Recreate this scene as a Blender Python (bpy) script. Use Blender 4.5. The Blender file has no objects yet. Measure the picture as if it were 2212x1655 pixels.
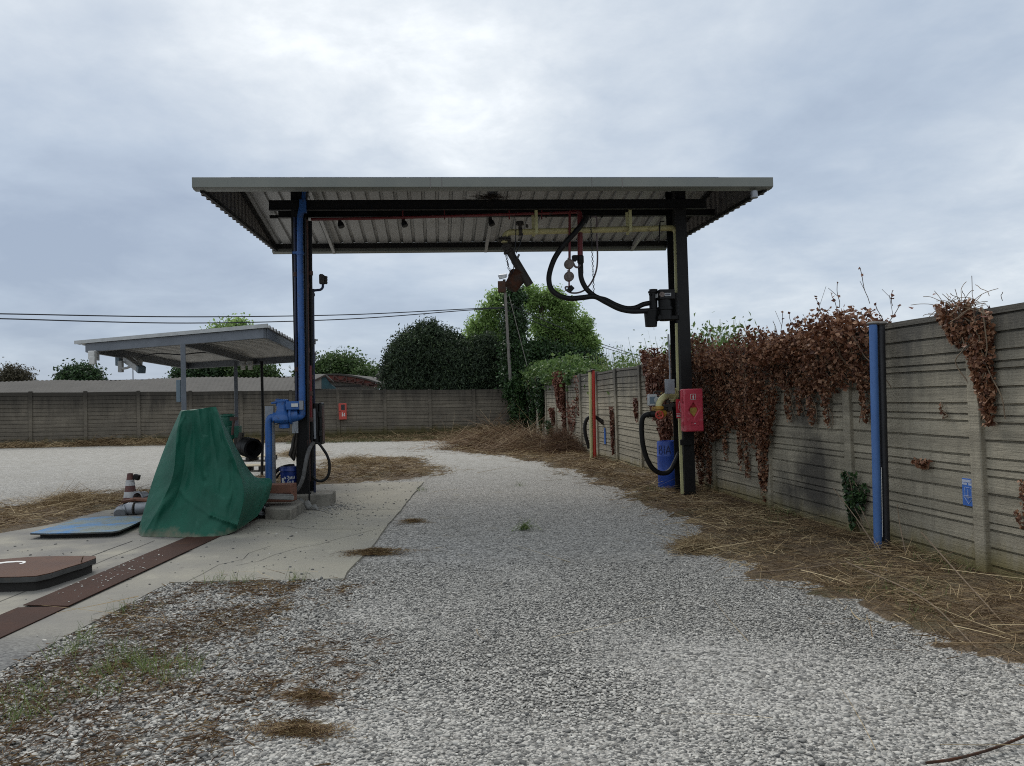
import bpy, bmesh, math, random
import numpy as np
from mathutils import Vector, Matrix

# ------------------------------------------------------------------ camera, sky, sun, exposure
SC = bpy.context.scene
COL = SC.collection
R_ = math.radians
PITCH, ROLL, EYE, FPX = R_(1.5), R_(1.65), 1.687, 1660.0
_F = np.array([0, math.cos(PITCH), math.sin(PITCH)])
_U0 = np.array([0, -math.sin(PITCH), math.cos(PITCH)])
_X0 = np.array([1.0, 0, 0])
_R = math.cos(ROLL) * _X0 - math.sin(ROLL) * _U0
_U = math.sin(ROLL) * _X0 + math.cos(ROLL) * _U0
cam_d = bpy.data.cameras.new('camera')
cam = bpy.data.objects.new('camera', cam_d)
COL.objects.link(cam)
cam_d.sensor_width = 36.0
cam_d.lens = 36.0 * FPX / 2212.0
cam_d.clip_start, cam_d.clip_end = 0.05, 3000
_B = -_F
cam.matrix_world = Matrix(((_R[0], _U[0], _B[0], 0), (_R[1], _U[1], _B[1], 0), (_R[2], _U[2], _B[2], EYE), (0, 0, 0, 1)))
SC.camera = cam

SUN_EL, SUN_AZ = R_(46), R_(-24)          # behind cloud, ahead and to the left
world = bpy.data.worlds.new('World')
SC.world = world
world.use_nodes = True


def sky_nodes():
    nt = world.node_tree
    N, L = nt.nodes, nt.links
    N.clear()
    out = N.new('ShaderNodeOutputWorld')
    bg = N.new('ShaderNodeBackground')
    bg.inputs['Strength'].default_value = 0.1
    L.new(bg.outputs[0], out.inputs[0])
    sky = N.new('ShaderNodeTexSky')
    sky.sky_type = 'NISHITA'
    sky.sun_disc = False
    sky.sun_elevation = SUN_EL
    sky.sun_rotation = SUN_AZ
    tc = N.new('ShaderNodeTexCoord')
    sep = N.new('ShaderNodeSeparateXYZ')
    L.new(tc.outputs['Generated'], sep.inputs[0])

    def M(op, a, b=None, c=None, clamp=False):
        n = N.new('ShaderNodeMath')
        n.operation = op
        n.use_clamp = clamp
        for i, v in enumerate((a, b, c)):
            if v is None:
                continue
            if isinstance(v, (int, float)):
                n.inputs[i].default_value = v
            else:
                L.new(v, n.inputs[i])
        return n.outputs[0]
    zc = M('MAXIMUM', sep.outputs[2], 0.0)
    dz = M('ADD', zc, 0.22)
    px_, py_ = M('DIVIDE', sep.outputs[0], dz), M('DIVIDE', sep.outputs[1], dz)
    cmb = N.new('ShaderNodeCombineXYZ')
    L.new(px_, cmb.inputs[0])
    L.new(py_, cmb.inputs[1])

    def noise(scale, detail, rough, dist, off):
        mp = N.new('ShaderNodeMapping')
        mp.inputs['Location'].default_value = off
        L.new(cmb.outputs[0], mp.inputs[0])
        n = N.new('ShaderNodeTexNoise')
        n.inputs['Scale'].default_value = scale
        n.inputs['Detail'].default_value = detail
        n.inputs['Roughness'].default_value = rough
        n.inputs['Distortion'].default_value = dist
        L.new(mp.outputs[0], n.inputs['Vector'])
        return n.outputs['Fac']
    big = noise(0.75, 4, 0.5, 0.4, (3.1, 0.4, 0))
    mid = noise(2.0, 9, 0.58, 0.25, (7.7, 2.2, 0))
    fine = noise(5.0, 6, 0.6, 0.2, (1.3, 5.2, 0))
    v = M('MULTIPLY_ADD', M('SUBTRACT', big, 0.5), 0.50, 0.40)
    v = M('MULTIPLY_ADD', M('SUBTRACT', mid, 0.5), 0.72, v)
    # brighter cloud towards the zenith
    v = M('MULTIPLY_ADD', M('SMOOTH_MIN', zc, 0.9, 0.1), 0.42, v)

    def lump(d, inner, outer, amp, v):
        d = Vector(d).normalized()
        dp = N.new('ShaderNodeVectorMath')
        dp.operation = 'DOT_PRODUCT'
        L.new(tc.outputs['Generated'], dp.inputs[0])
        dp.inputs[1].default_value = d
        mr = N.new('ShaderNodeMapRange')
        mr.interpolation_type = 'SMOOTHSTEP'
        mr.inputs['From Min'].default_value = math.cos(R_(outer))
        mr.inputs['From Max'].default_value = math.cos(R_(inner))
        L.new(dp.outputs['Value'], mr.inputs['Value'])
        return M('MULTIPLY_ADD', mr.outputs[0], amp, v)
    v = lump((-0.10, 1, 0.50), 2, 28, 0.05, v)      # thin bright cloud in front of the sun
    v = lump((-0.27, 1, 0.56), 0, 12, 0.10, v)
    v = lump((-0.05, 1, 0.44), 0, 9, 0.13, v)
    v = lump((-0.53, 1, 0.24), 1, 14, -0.24, v)     # heavy dark cloud, left
    v = lump((-0.40, 1, 0.10), 2, 24, -0.20, v)
    v = lump((-0.05, 1, 0.09), 0, 14, -0.10, v)
    v = lump((0.42, 1, 0.47), 2, 22, -0.22, v)      # grey bank, right
    v = lump((0.55, 1, 0.23), 2, 20, 0.03, v)
    edge = M('SUBTRACT', 1.0, zc)
    streak = M('MULTIPLY', M('SUBTRACT', fine, 0.5), M('MULTIPLY', v, 0.95))
    v = M('ADD', v, streak, clamp=False)
    ramp = N.new('ShaderNodeValToRGB')
    cr = ramp.color_ramp
    cr.elements[0].position, cr.elements[0].color = 0.0, (2.65, 3.22, 4.15, 1)
    cr.elements[1].position, cr.elements[1].color = 1.0, (8.5, 8.8, 8.95, 1)
    for p_, c_ in ((0.25, (3.65, 4.28, 5.15)), (0.5, (4.85, 5.38, 6.0)), (0.75, (6.4, 6.8, 7.15))):
        e = cr.elements.new(p_)
        e.color = (*c_, 1)
    L.new(v, ramp.inputs[0])
    mix = N.new('ShaderNodeMix')
    mix.data_type = 'RGBA'
    mix.inputs['Factor'].default_value = 0.93
    L.new(sky.outputs[0], mix.inputs['A'])
    L.new(ramp.outputs[0], mix.inputs['B'])
    L.new(mix.outputs['Result'], bg.inputs['Color'])


sky_nodes()
sun_d = bpy.data.lights.new('sun', 'SUN')
sun_d.energy = 1.5
sun_d.angle = R_(28)
sun_d.color = (1.0, 0.96, 0.90)
sun = bpy.data.objects.new('sun', sun_d)
COL.objects.link(sun)
_sd = Vector((math.sin(SUN_AZ) * math.cos(SUN_EL), math.cos(SUN_AZ) * math.cos(SUN_EL), math.sin(SUN_EL)))
sun.rotation_euler = _sd.to_track_quat('Z', 'Y').to_euler()
SC.view_settings.view_transform = 'Standard'
SC.view_settings.look = 'None'
SC.view_settings.exposure = 0.40
SC.view_settings.gamma = 1.0
SC.render.engine = 'CYCLES'
SC.cycles.filter_width = 1.05
SC.cycles.use_denoising = False

# ------------------------------------------------------------------ helpers
rng = np.random.default_rng(7)
random.seed(7)


def G(x, y):
    return -0.018 * x + 0.003 * y            # the yard drains gently to the right


def ray(u, v):
    return _F + _R * ((u - 1106) / FPX) + _U * ((827.5 - v) / FPX)


EYEV = np.array([0, 0, EYE])


def at(u, v, Y):                              # point seen at (u,v) at depth Y
    d = ray(u, v)
    return Vector(EYEV + d * (Y / d[1]))


def gp(u, v, h=0.0):                          # point of the yard seen at (u,v)
    d = ray(u, v)
    t = (h - EYE) / (d[2] + 0.018 * d[0] - 0.003 * d[1])
    return Vector(EYEV + d * t)


def V(*a):
    return Vector(a if len(a) == 3 else a[0])


class MB:
    def __init__(s):
        s.v, s.f, s.sm = [], [], []

    def add(s, vs, fs, smooth=False):
        o = len(s.v)
        s.v += [tuple(p) for p in vs]
        s.f += [tuple(i + o for i in f) for f in fs]
        s.sm += [smooth] * len(fs)
        return s

    def box(s, c, size, rot=None):
        c = V(c)
        hx, hy, hz = size[0] / 2, size[1] / 2, size[2] / 2
        vs = [V((x * hx, y * hy, z * hz)) for x in (-1, 1) for y in (-1, 1) for z in (-1, 1)]
        if rot is not None:
            vs = [rot @ q for q in vs]
        return s.add([c + q for q in vs], [(0, 1, 3, 2), (4, 6, 7, 5), (0, 4, 5, 1), (2, 3, 7, 6), (0, 2, 6, 4), (1, 5, 7, 3)])

    def beam(s, a, b, w, h, up=(0, 0, 1)):
        a, b = V(a), V(b)
        d = (b - a)
        l = d.length
        d.normalize()
        sd = d.cross(V(up))
        if sd.length < 1e-4:
            sd = d.cross(V((1, 0, 0)))
        sd.normalize()
        u = sd.cross(d)
        rot = Matrix((d, sd, u)).transposed()
        return s.box((a + b) / 2, (l, w, h), rot)

    def tube(s, path, r, n=10, caps=True, taper=None):
        P = [V(q) for q in path]
        m = len(P)
        rs = [r] * m if not hasattr(r, '__len__') else list(r)
        t0 = (P[1] - P[0]).normalized()
        ref = V((0, 0, 1)) if abs(t0.z) < 0.9 else V((1, 0, 0))
        nrm = t0.cross(ref).normalized()
        vs, fs = [], []
        for i in range(m):
            t = (P[min(i + 1, m - 1)] - P[max(i - 1, 0)]).normalized()
            nrm = (nrm - t * nrm.dot(t))
            if nrm.length < 1e-6:
                nrm = t.cross(V((0.3, 0.5, 0.8)))
            nrm.normalize()
            bn = t.cross(nrm)
            for k in range(n):
                a = 2 * math.pi * k / n
                vs.append(P[i] + (nrm * math.cos(a) + bn * math.sin(a)) * rs[i])
        for i in range(m - 1):
            for k in range(n):
                k2 = (k + 1) % n
                fs.append((i * n + k, i * n + k2, (i + 1) * n + k2, (i + 1) * n + k))
        s.add(vs, fs, True)
        if caps:
            s.add(vs[:n], [tuple(range(n))[::-1]])
            s.add(vs[-n:], [tuple(range(n))])
        return s

    def cyl(s, a, b, r, r2=None, n=20, caps=True):
        return s.tube([a, b], [r, r if r2 is None else r2], n, caps)

    def lathe(s, prof, o, axis=(0, 0, 1), n=24):
        ax = V(axis).normalized()
        o = V(o)
        return s.tube([o + ax * z for _, z in prof], [max(r, 1e-4) for r, _ in prof], n) if all(
            prof[i][1] < prof[i + 1][1] for i in range(len(prof) - 1)) else s._lathe(prof, o, ax, n)

    def _lathe(s, prof, o, ax, n=24):
        ax, o = V(ax).normalized(), V(o)
        a = ax.cross(V((1, 0, 0)) if abs(ax.x) < 0.9 else V((0, 1, 0))).normalized()
        b = ax.cross(a)
        vs = [o + ax * z + (a * math.cos(2 * math.pi * k / n) + b * math.sin(2 * math.pi * k / n)) * max(r, 1e-4)
              for r, z in prof for k in range(n)]
        fs = [(i * n + k, i * n + (k + 1) % n, (i + 1) * n + (k + 1) % n, (i + 1) * n + k) for i in range(len(prof) - 1) for k in range(n)]
        return s.add(vs, fs, True)

    def prism(s, poly, ext):
        n = len(poly)
        P = [V(q) for q in poly]
        e = V(ext)
        return s.add(P + [q + e for q in P], [tuple(range(n))[::-1], tuple(range(n, 2 * n))] +
                     [(i, (i + 1) % n, n + (i + 1) % n, n + i) for i in range(n)])

    def quad(s, a, b, c, d):
        return s.add([a, b, c, d], [(0, 1, 2, 3)])

    def build(s, name, mat, parent=None, bevel=0, ang=35):
        me = bpy.data.meshes.new(name)
        off = V((0, 0, 0))
        if parent is not None:
            p = parent
            while p is not None:
                off = off + p.location
                p = p.parent
        me.from_pydata([tuple(V(q) - off) for q in s.v], [], s.f)
        me.materials.append(mat)
        bm = bmesh.new()
        bm.from_mesh(me)
        bmesh.ops.recalc_face_normals(bm, faces=bm.faces)
        bm.to_mesh(me)
        bm.free()
        me.polygons.foreach_set('use_smooth', [True] * len(me.polygons))
        me.set_sharp_from_angle(angle=R_(ang))
        o = bpy.data.objects.new(name, me)
        COL.objects.link(o)
        if parent is not None:
            o.parent = parent
        if bevel:
            b = o.modifiers.new('bevel', 'BEVEL')
            b.width = bevel
            b.segments = 2
            b.limit_method = 'ANGLE'
            b.angle_limit = R_(40)
        return o


def tag(o, label, cat, group=None):
    o['label'], o['category'] = label, cat
    if group:
        o['group'] = group
    return o


def thing(name, label, cat, loc=(0, 0, 0), group=None):
    o = bpy.data.objects.new(name, None)
    COL.objects.link(o)
    o.location = V(loc)
    o.empty_display_size = 0.2
    return tag(o, label, cat, group)


def kind(o, k):
    o['kind'] = k
    return o


def smooth_path(pts, n=8):
    P = [V(q) for q in pts]
    P = [P[0] * 2 - P[1]] + P + [P[-1] * 2 - P[-2]]
    out = []
    for i in range(1, len(P) - 2):
        a, b, c, d = P[i - 1], P[i], P[i + 1], P[i + 2]
        for k in range(n):
            t = k / n
            out.append(0.5 * ((2 * b) + (c - a) * t + (2 * a - 5 * b + 4 * c - d) * t * t + (3 * b - a - 3 * c + d) * t ** 3))
    out.append(P[-2])
    return out


def np_mesh(name, verts, faces, mat, parent=None, attr=None, smooth=False):
    """verts (n,3), faces (m,k) of one size; attr: dict name -> per-vertex floats"""
    me = bpy.data.meshes.new(name)
    verts = np.asarray(verts, dtype=np.float32)
    if parent is not None:
        off, p = V((0, 0, 0)), parent
        while p is not None:
            off = off + p.location
            p = p.parent
        verts = verts - np.array(off, dtype=np.float32)
    faces = np.asarray(faces, dtype=np.int32)
    m, k = faces.shape
    me.vertices.add(len(verts))
    me.vertices.foreach_set('co', verts.ravel())
    me.loops.add(m * k)
    me.loops.foreach_set('vertex_index', faces.ravel())
    me.polygons.add(m)
    me.polygons.foreach_set('loop_start', np.arange(0, m * k, k, dtype=np.int32))
    me.polygons.foreach_set('use_smooth', np.full(m, smooth))
    me.update(calc_edges=True)
    for a, val in (attr or {}).items():
        at_ = me.attributes.new(a, 'FLOAT', 'POINT')
        at_.data.foreach_set('value', np.asarray(val, dtype=np.float32))
    me.materials.append(mat)
    o = bpy.data.objects.new(name, me)
    COL.objects.link(o)
    if parent is not None:
        o.parent = parent
    return o


_perm = np.random.default_rng(3).random((256, 256))


def vnoise(x, y):
    x, y = np.asarray(x, float), np.asarray(y, float)
    xi, yi = np.floor(x).astype(int), np.floor(y).astype(int)
    fx, fy = x - xi, y - yi
    fx, fy = fx * fx * (3 - 2 * fx), fy * fy * (3 - 2 * fy)
    g = lambda i, j: _perm[(xi + i) & 255, (yi + j) & 255]
    return (g(0, 0) * (1 - fx) + g(1, 0) * fx) * (1 - fy) + (g(0, 1) * (1 - fx) + g(1, 1) * fx) * fy


def fbm(x, y, o=4):
    s, a, t = 0, 0.5, 0
    for i in range(o):
        s = s + a * vnoise(x * 2 ** i + 17 * i, y * 2 ** i + 31 * i)
        t += a
        a *= 0.5
    return s / t


# ------------------------------------------------------------------ materials
def new_mat(name):
    m = bpy.data.materials.new(name)
    m.use_nodes = True
    nt = m.node_tree
    b = nt.nodes['Principled BSDF']
    return m, nt, b


def nn(nt, t, **k):
    n = nt.nodes.new(t)
    for a, v in k.items():
        if a.startswith('i_'):
            n.inputs[a[2:].replace('_', ' ')].default_value = v
        else:
            setattr(n, a, v)
    return n


def mixc(nt, fac, a, b, blend='MIX'):
    n = nt.nodes.new('ShaderNodeMix')
    n.data_type = 'RGBA'
    n.blend_type = blend
    for sk, v in (('Factor', fac), ('A', a), ('B', b)):
        if isinstance(v, (int, float)):
            n.inputs[sk].default_value = v
        elif isinstance(v, tuple):
            n.inputs[sk].default_value = (*v[:3], 1)
        else:
            nt.links.new(v, n.inputs[sk])
    return n.outputs['Result']


def noise_mask(nt, vec, scale, lo, hi, detail=6, rough=0.6):
    n = nn(nt, 'ShaderNodeTexNoise')
    n.inputs['Scale'].default_value = scale
    n.inputs['Detail'].default_value = detail
    n.inputs['Roughness'].default_value = rough
    nt.links.new(vec, n.inputs['Vector'])
    r = nn(nt, 'ShaderNodeMapRange')
    r.inputs['From Min'].default_value = lo
    r.inputs['From Max'].default_value = hi
    nt.links.new(n.outputs['Fac'], r.inputs['Value'])
    return r.outputs[0]


def pmat(name, c1, c2=None, scale=6, rough=0.6, metal=0.0, dirt=None, damt=0.5, dscale=3, bump=0.15, bscale=60, stretch=(1, 1, 1), spec=0.5, rvar=0.12):
    m, nt, b = new_mat(name)
    tc = nn(nt, 'ShaderNodeTexCoord')
    mp = nn(nt, 'ShaderNodeMapping')
    mp.inputs['Scale'].default_value = stretch
    nt.links.new(tc.outputs['Object'], mp.inputs[0])
    vec = mp.outputs[0]
    if c2 is None:
        c2 = tuple(q * 0.72 for q in c1)
    col = mixc(nt, noise_mask(nt, vec, scale, 0.35, 0.68), c1, c2)
    if dirt:
        col = mixc(nt, noise_mask(nt, vec, dscale, 0.72 - damt * 0.4, 0.86 - damt * 0.3, 8, 0.68), col, dirt)
    nt.links.new(col, b.inputs['Base Color'])
    mr = nn(nt, 'ShaderNodeMapRange')
    mr.inputs['To Min'].default_value = max(0.02, rough - rvar)
    mr.inputs['To Max'].default_value = min(1, rough + rvar)
    nz = nn(nt, 'ShaderNodeTexNoise')
    nz.inputs['Scale'].default_value = bscale
    nz.inputs['Detail'].default_value = 5
    nt.links.new(vec, nz.inputs['Vector'])
    nt.links.new(nz.outputs['Fac'], mr.inputs['Value'])
    nt.links.new(mr.outputs[0], b.inputs['Roughness'])
    b.inputs['Metallic'].default_value = metal
    b.inputs['Specular IOR Level'].default_value = spec
    if bump:
        bp = nn(nt, 'ShaderNodeBump')
        bp.inputs['Strength'].default_value = bump
        bp.inputs['Distance'].default_value = 0.01
        nt.links.new(nz.outputs['Fac'], bp.inputs['Height'])
        nt.links.new(bp.outputs[0], b.inputs['Normal'])
    return m


def leafmat(name, cols, trans=0.25, rough=0.6):
    """colours chosen by the per-vertex random 'tint'"""
    m, nt, b = new_mat(name)
    a = nn(nt, 'ShaderNodeAttribute', attribute_name='tint')
    r = nn(nt, 'ShaderNodeValToRGB')
    cr = r.color_ramp
    k = len(cols)
    cr.elements[0].color, cr.elements[0].position = (*cols[0], 1), 0
    cr.elements[1].color, cr.elements[1].position = (*cols[-1], 1), 1
    for i in range(1, k - 1):
        e = cr.elements.new(i / (k - 1))
        e.color = (*cols[i], 1)
    nt.links.new(a.outputs['Fac'], r.inputs[0])
    nt.links.new(r.outputs[0], b.inputs['Base Color'])
    b.inputs['Roughness'].default_value = rough
    b.inputs['Specular IOR Level'].default_value = 0.3
    if trans:
        t = nn(nt, 'ShaderNodeBsdfTranslucent')
        nt.links.new(r.outputs[0], t.inputs[0])
        mx = nn(nt, 'ShaderNodeMixShader')
        mx.inputs[0].default_value = trans
        nt.links.new(b.outputs[0], mx.inputs[1])
        nt.links.new(t.outputs[0], mx.inputs[2])
        nt.links.new(mx.outputs[0], nt.nodes['Material Output'].inputs[0])
    return m


def wallmat(name, base, alt, algae, moss, top, zmoss=0.28, stains=()):
    """weathered precast concrete: run-off streaks, algae along the top, moss along the foot"""
    m, nt, b = new_mat(name)
    L = nt.links
    tc = nn(nt, 'ShaderNodeTexCoord')
    vec = tc.outputs['Object']
    sep = nn(nt, 'ShaderNodeSeparateXYZ')
    L.new(vec, sep.inputs[0])
    st = nn(nt, 'ShaderNodeMapping')
    st.inputs['Scale'].default_value = (1, 1, 0.12)
    L.new(vec, st.inputs[0])
    col = mixc(nt, noise_mask(nt, vec, 1.4, 0.3, 0.7, 8, 0.65), base, alt)
    band = nn(nt, 'ShaderNodeMapping')
    band.inputs['Scale'].default_value = (0.25, 0.25, 6)
    L.new(vec, band.inputs[0])
    col = mixc(nt, noise_mask(nt, band.outputs[0], 1.5, 0.42, 0.75, 4), col, tuple(q * 0.5 for q in base))
    col = mixc(nt, noise_mask(nt, st.outputs[0], 9, 0.52, 0.75, 6), col, tuple(q * 0.55 for q in base))
    spk = noise_mask(nt, band.outputs[0], 22, 0.56, 0.72, 8, 0.75)
    col = mixc(nt, spk, col, tuple(q * 0.35 for q in algae))

    def zmask(lo, hi, nscale, amp):
        n = nn(nt, 'ShaderNodeTexNoise')
        n.inputs['Scale'].default_value = nscale
        n.inputs['Detail'].default_value = 7
        n.inputs['Roughness'].default_value = 0.65
        L.new(st.outputs[0], n.inputs['Vector'])
        ad = nn(nt, 'ShaderNodeMath', operation='MULTIPLY_ADD')
        L.new(n.outputs['Fac'], ad.inputs[0])
        ad.inputs[1].default_value = amp
        L.new(sep.outputs[2], ad.inputs[2])
        r = nn(nt, 'ShaderNodeMapRange')
        r.inputs['From Min'].default_value = lo + amp / 2
        r.inputs['From Max'].default_value = hi + amp / 2
        L.new(ad.outputs[0], r.inputs['Value'])
        return r.outputs[0]
    col = mixc(nt, zmask(top - 0.85, top + 0.0, 3.5, 1.5), col, algae)
    col = mixc(nt, zmask(zmoss + 0.12, zmoss - 0.15, 3.0, 0.6), col, moss)
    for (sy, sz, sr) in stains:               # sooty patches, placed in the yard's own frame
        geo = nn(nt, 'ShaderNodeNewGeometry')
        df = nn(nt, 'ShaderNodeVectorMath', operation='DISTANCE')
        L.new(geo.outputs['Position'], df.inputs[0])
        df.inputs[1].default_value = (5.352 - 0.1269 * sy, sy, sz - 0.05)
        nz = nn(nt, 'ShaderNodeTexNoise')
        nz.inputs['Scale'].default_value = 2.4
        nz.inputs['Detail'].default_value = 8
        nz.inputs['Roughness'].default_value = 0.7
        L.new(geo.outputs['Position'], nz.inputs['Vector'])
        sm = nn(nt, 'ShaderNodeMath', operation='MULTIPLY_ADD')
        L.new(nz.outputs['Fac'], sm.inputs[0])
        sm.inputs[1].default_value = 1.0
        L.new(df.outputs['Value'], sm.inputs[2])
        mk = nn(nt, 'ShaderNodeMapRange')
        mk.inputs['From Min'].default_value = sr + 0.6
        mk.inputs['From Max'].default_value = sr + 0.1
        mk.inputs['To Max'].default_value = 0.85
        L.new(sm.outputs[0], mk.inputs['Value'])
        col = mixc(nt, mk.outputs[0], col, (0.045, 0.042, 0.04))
    L.new(col, b.inputs['Base Color'])
    b.inputs['Roughness'].default_value = 0.92
    b.inputs['Specular IOR Level'].default_value = 0.2
    n2 = nn(nt, 'ShaderNodeTexNoise')
    n2.inputs['Scale'].default_value = 45
    n2.inputs['Detail'].default_value = 8
    L.new(vec, n2.inputs['Vector'])
    n3 = nn(nt, 'ShaderNodeTexNoise')
    n3.inputs['Scale'].default_value = 10
    n3.inputs['Detail'].default_value = 6
    n3.inputs['Roughness'].default_value = 0.7
    L.new(band.outputs[0], n3.inputs['Vector'])
    ad = nn(nt, 'ShaderNodeMath', operation='MULTIPLY_ADD')
    L.new(n3.outputs['Fac'], ad.inputs[0])
    ad.inputs[1].default_value = 1.5
    L.new(n2.outputs['Fac'], ad.inputs[2])
    bp = nn(nt, 'ShaderNodeBump')
    bp.inputs['Strength'].default_value = 0.55
    bp.inputs['Distance'].default_value = 0.015
    L.new(ad.outputs[0], bp.inputs['Height'])
    L.new(bp.outputs[0], b.inputs['Normal'])
    return m


def gravelmat():
    m, nt, b = new_mat('gravel_yard')
    L = nt.links
    tc = nn(nt, 'ShaderNodeTexCoord')
    vec = tc.outputs['Object']
    wob = nn(nt, 'ShaderNodeTexNoise')
    wob.inputs['Scale'].default_value = 30
    L.new(vec, wob.inputs['Vector'])
    wv = nn(nt, 'ShaderNodeVectorMath', operation='MULTIPLY_ADD')
    L.new(wob.outputs['Color'], wv.inputs[0])
    wv.inputs[1].default_value = (0.02, 0.02, 0.0)
    L.new(vec, wv.inputs[2])
    vo = nn(nt, 'ShaderNodeTexVoronoi')
    vo.inputs['Scale'].default_value = 52
    L.new(wv.outputs[0], vo.inputs['Vector'])
    sp = nn(nt, 'ShaderNodeSeparateColor')
    L.new(vo.outputs['Color'], sp.inputs[0])
    r = nn(nt, 'ShaderNodeValToRGB')
    cr = r.color_ramp
    cr.elements[0].position, cr.elements[0].color = 0.0, (0.12, 0.119, 0.115, 1)
    cr.elements[1].position, cr.elements[1].color = 1.0, (0.54, 0.525, 0.49, 1)
    for p_, c_ in ((0.3, (0.24, 0.236, 0.225)), (0.55, (0.37, 0.36, 0.338)), (0.8, (0.47, 0.458, 0.43))):
        e = cr.elements.new(p_)
        e.color = (*c_, 1)
    L.new(sp.outputs[0], r.inputs[0])
    col = mixc(nt, noise_mask(nt, vec, 0.35, 0.35, 0.7, 5), r.outputs[0], (0.84, 0.83, 0.81), 'MULTIPLY')
    col = mixc(nt, noise_mask(nt, vec, 11, 0.50, 0.64, 9, 0.75), col, (0.58, 0.57, 0.55), 'MULTIPLY')
    col = mixc(nt, noise_mask(nt, vec, 2.2, 0.6, 0.8, 6, 0.7), col, (0.30, 0.27, 0.21))
    # fine white gravel on the far part of the yard
    sx = nn(nt, 'ShaderNodeSeparateXYZ')
    L.new(vec, sx.inputs[0])
    far = nn(nt, 'ShaderNodeMapRange')
    far.inputs['From Min'].default_value = 12
    far.inputs['From Max'].default_value = 22
    L.new(sx.outputs[1], far.inputs['Value'])
    col = mixc(nt, far.outputs[0], col, mixc(nt, noise_mask(nt, vec, 5.0, 0.36, 0.66, 10, 0.78), mixc(nt, 0.5, col, (0.56, 0.545, 0.51)), (0.27, 0.255, 0.22)))
    la = nn(nt, 'ShaderNodeAttribute', attribute_name='litter')
    lit = mixc(nt, noise_mask(nt, vec, 14, 0.35, 0.7, 8, 0.7), (0.085, 0.060, 0.038), (0.19, 0.14, 0.088))
    lit = mixc(nt, noise_mask(nt, vec, 1.1, 0.5, 0.72), lit, (0.075, 0.075, 0.038))
    n2 = nn(nt, 'ShaderNodeTexNoise')
    n2.inputs['Scale'].default_value = 18
    n2.inputs['Detail'].default_value = 8
    n2.inputs['Roughness'].default_value = 0.75
    L.new(vec, n2.inputs['Vector'])
    ad = nn(nt, 'ShaderNodeMath', operation='ADD')
    L.new(la.outputs['Fac'], ad.inputs[0])
    L.new(n2.outputs['Fac'], ad.inputs[1])
    mr = nn(nt, 'ShaderNodeMapRange')
    mr.inputs['From Min'].default_value = 0.92
    mr.inputs['From Max'].default_value = 1.12
    L.new(ad.outputs[0], mr.inputs['Value'])
    col = mixc(nt, mr.outputs[0], col, lit)
    L.new(col, b.inputs['Base Color'])
    b.inputs['Roughness'].default_value = 0.9
    b.inputs['Specular IOR Level'].default_value = 0.25
    inv = nn(nt, 'ShaderNodeMath', operation='SUBTRACT')
    inv.inputs[0].default_value = 1.0
    L.new(vo.outputs['Distance'], inv.inputs[1])
    bp = nn(nt, 'ShaderNodeBump')
    bp.inputs['Strength'].default_value = 1.0
    bp.inputs['Distance'].default_value = 0.018
    L.new(inv.outputs[0], bp.inputs['Height'])
    L.new(bp.outputs[0], b.inputs['Normal'])
    return m


def padmat():
    m, nt, b = new_mat('concrete_pad')
    L = nt.links
    tc = nn(nt, 'ShaderNodeTexCoord')
    vec = tc.outputs['Object']
    col = mixc(nt, noise_mask(nt, vec, 0.9, 0.35, 0.7, 6), (0.315, 0.295, 0.238), (0.255, 0.243, 0.21))
    col = mixc(nt, noise_mask(nt, vec, 26, 0.55, 0.75, 7, 0.75), col, (0.20, 0.19, 0.17))
    col = mixc(nt, noise_mask(nt, vec, 3.0, 0.55, 0.75, 8, 0.7), col, (0.37, 0.35, 0.285))
    col = mixc(nt, noise_mask(nt, vec, 0.55, 0.58, 0.70, 9, 0.65), col, (0.175, 0.165, 0.14))
    col = mixc(nt, noise_mask(nt, vec, 7.0, 0.66, 0.74, 9, 0.6), col, (0.12, 0.11, 0.095))
    # old oil-dark strip round the drain
    sx = nn(nt, 'ShaderNodeSeparateXYZ')
    L.new(vec, sx.inputs[0])
    mr = nn(nt, 'ShaderNodeMapRange')
    mr.inputs['From Min'].default_value = -2.6
    mr.inputs['From Max'].default_value = -3.9
    L.new(sx.outputs[0], mr.inputs['Value'])
    ml = nn(nt, 'ShaderNodeMath', operation='MULTIPLY')
    L.new(mr.outputs[0], ml.inputs[0])
    L.new(noise_mask(nt, vec, 1.3, 0.30, 0.62, 8, 0.6), ml.inputs[1])
    col = mixc(nt, ml.outputs[0], col, (0.16, 0.155, 0.147))
    mr2 = nn(nt, 'ShaderNodeMapRange')
    mr2.inputs['From Min'].default_value = 6.1
    mr2.inputs['From Max'].default_value = 5.2
    L.new(sx.outputs[1], mr2.inputs['Value'])
    col = mixc(nt, mr2.outputs[0], col, mixc(nt, noise_mask(nt, vec, 40, 0.4, 0.7), (0.09, 0.09, 0.09), (0.22, 0.22, 0.21)))
    L.new(col, b.inputs['Base Color'])
    b.inputs['Roughness'].default_value = 0.9
    b.inputs['Specular IOR Level'].default_value = 0.25
    nz = nn(nt, 'ShaderNodeTexNoise')
    nz.inputs['Scale'].default_value = 60
    nz.inputs['Detail'].default_value = 8
    L.new(vec, nz.inputs['Vector'])
    bp = nn(nt, 'ShaderNodeBump')
    bp.inputs['Strength'].default_value = 0.35
    bp.inputs['Distance'].default_value = 0.01
    L.new(nz.outputs['Fac'], bp.inputs['Height'])
    L.new(bp.outputs[0], b.inputs['Normal'])
    return m


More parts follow.
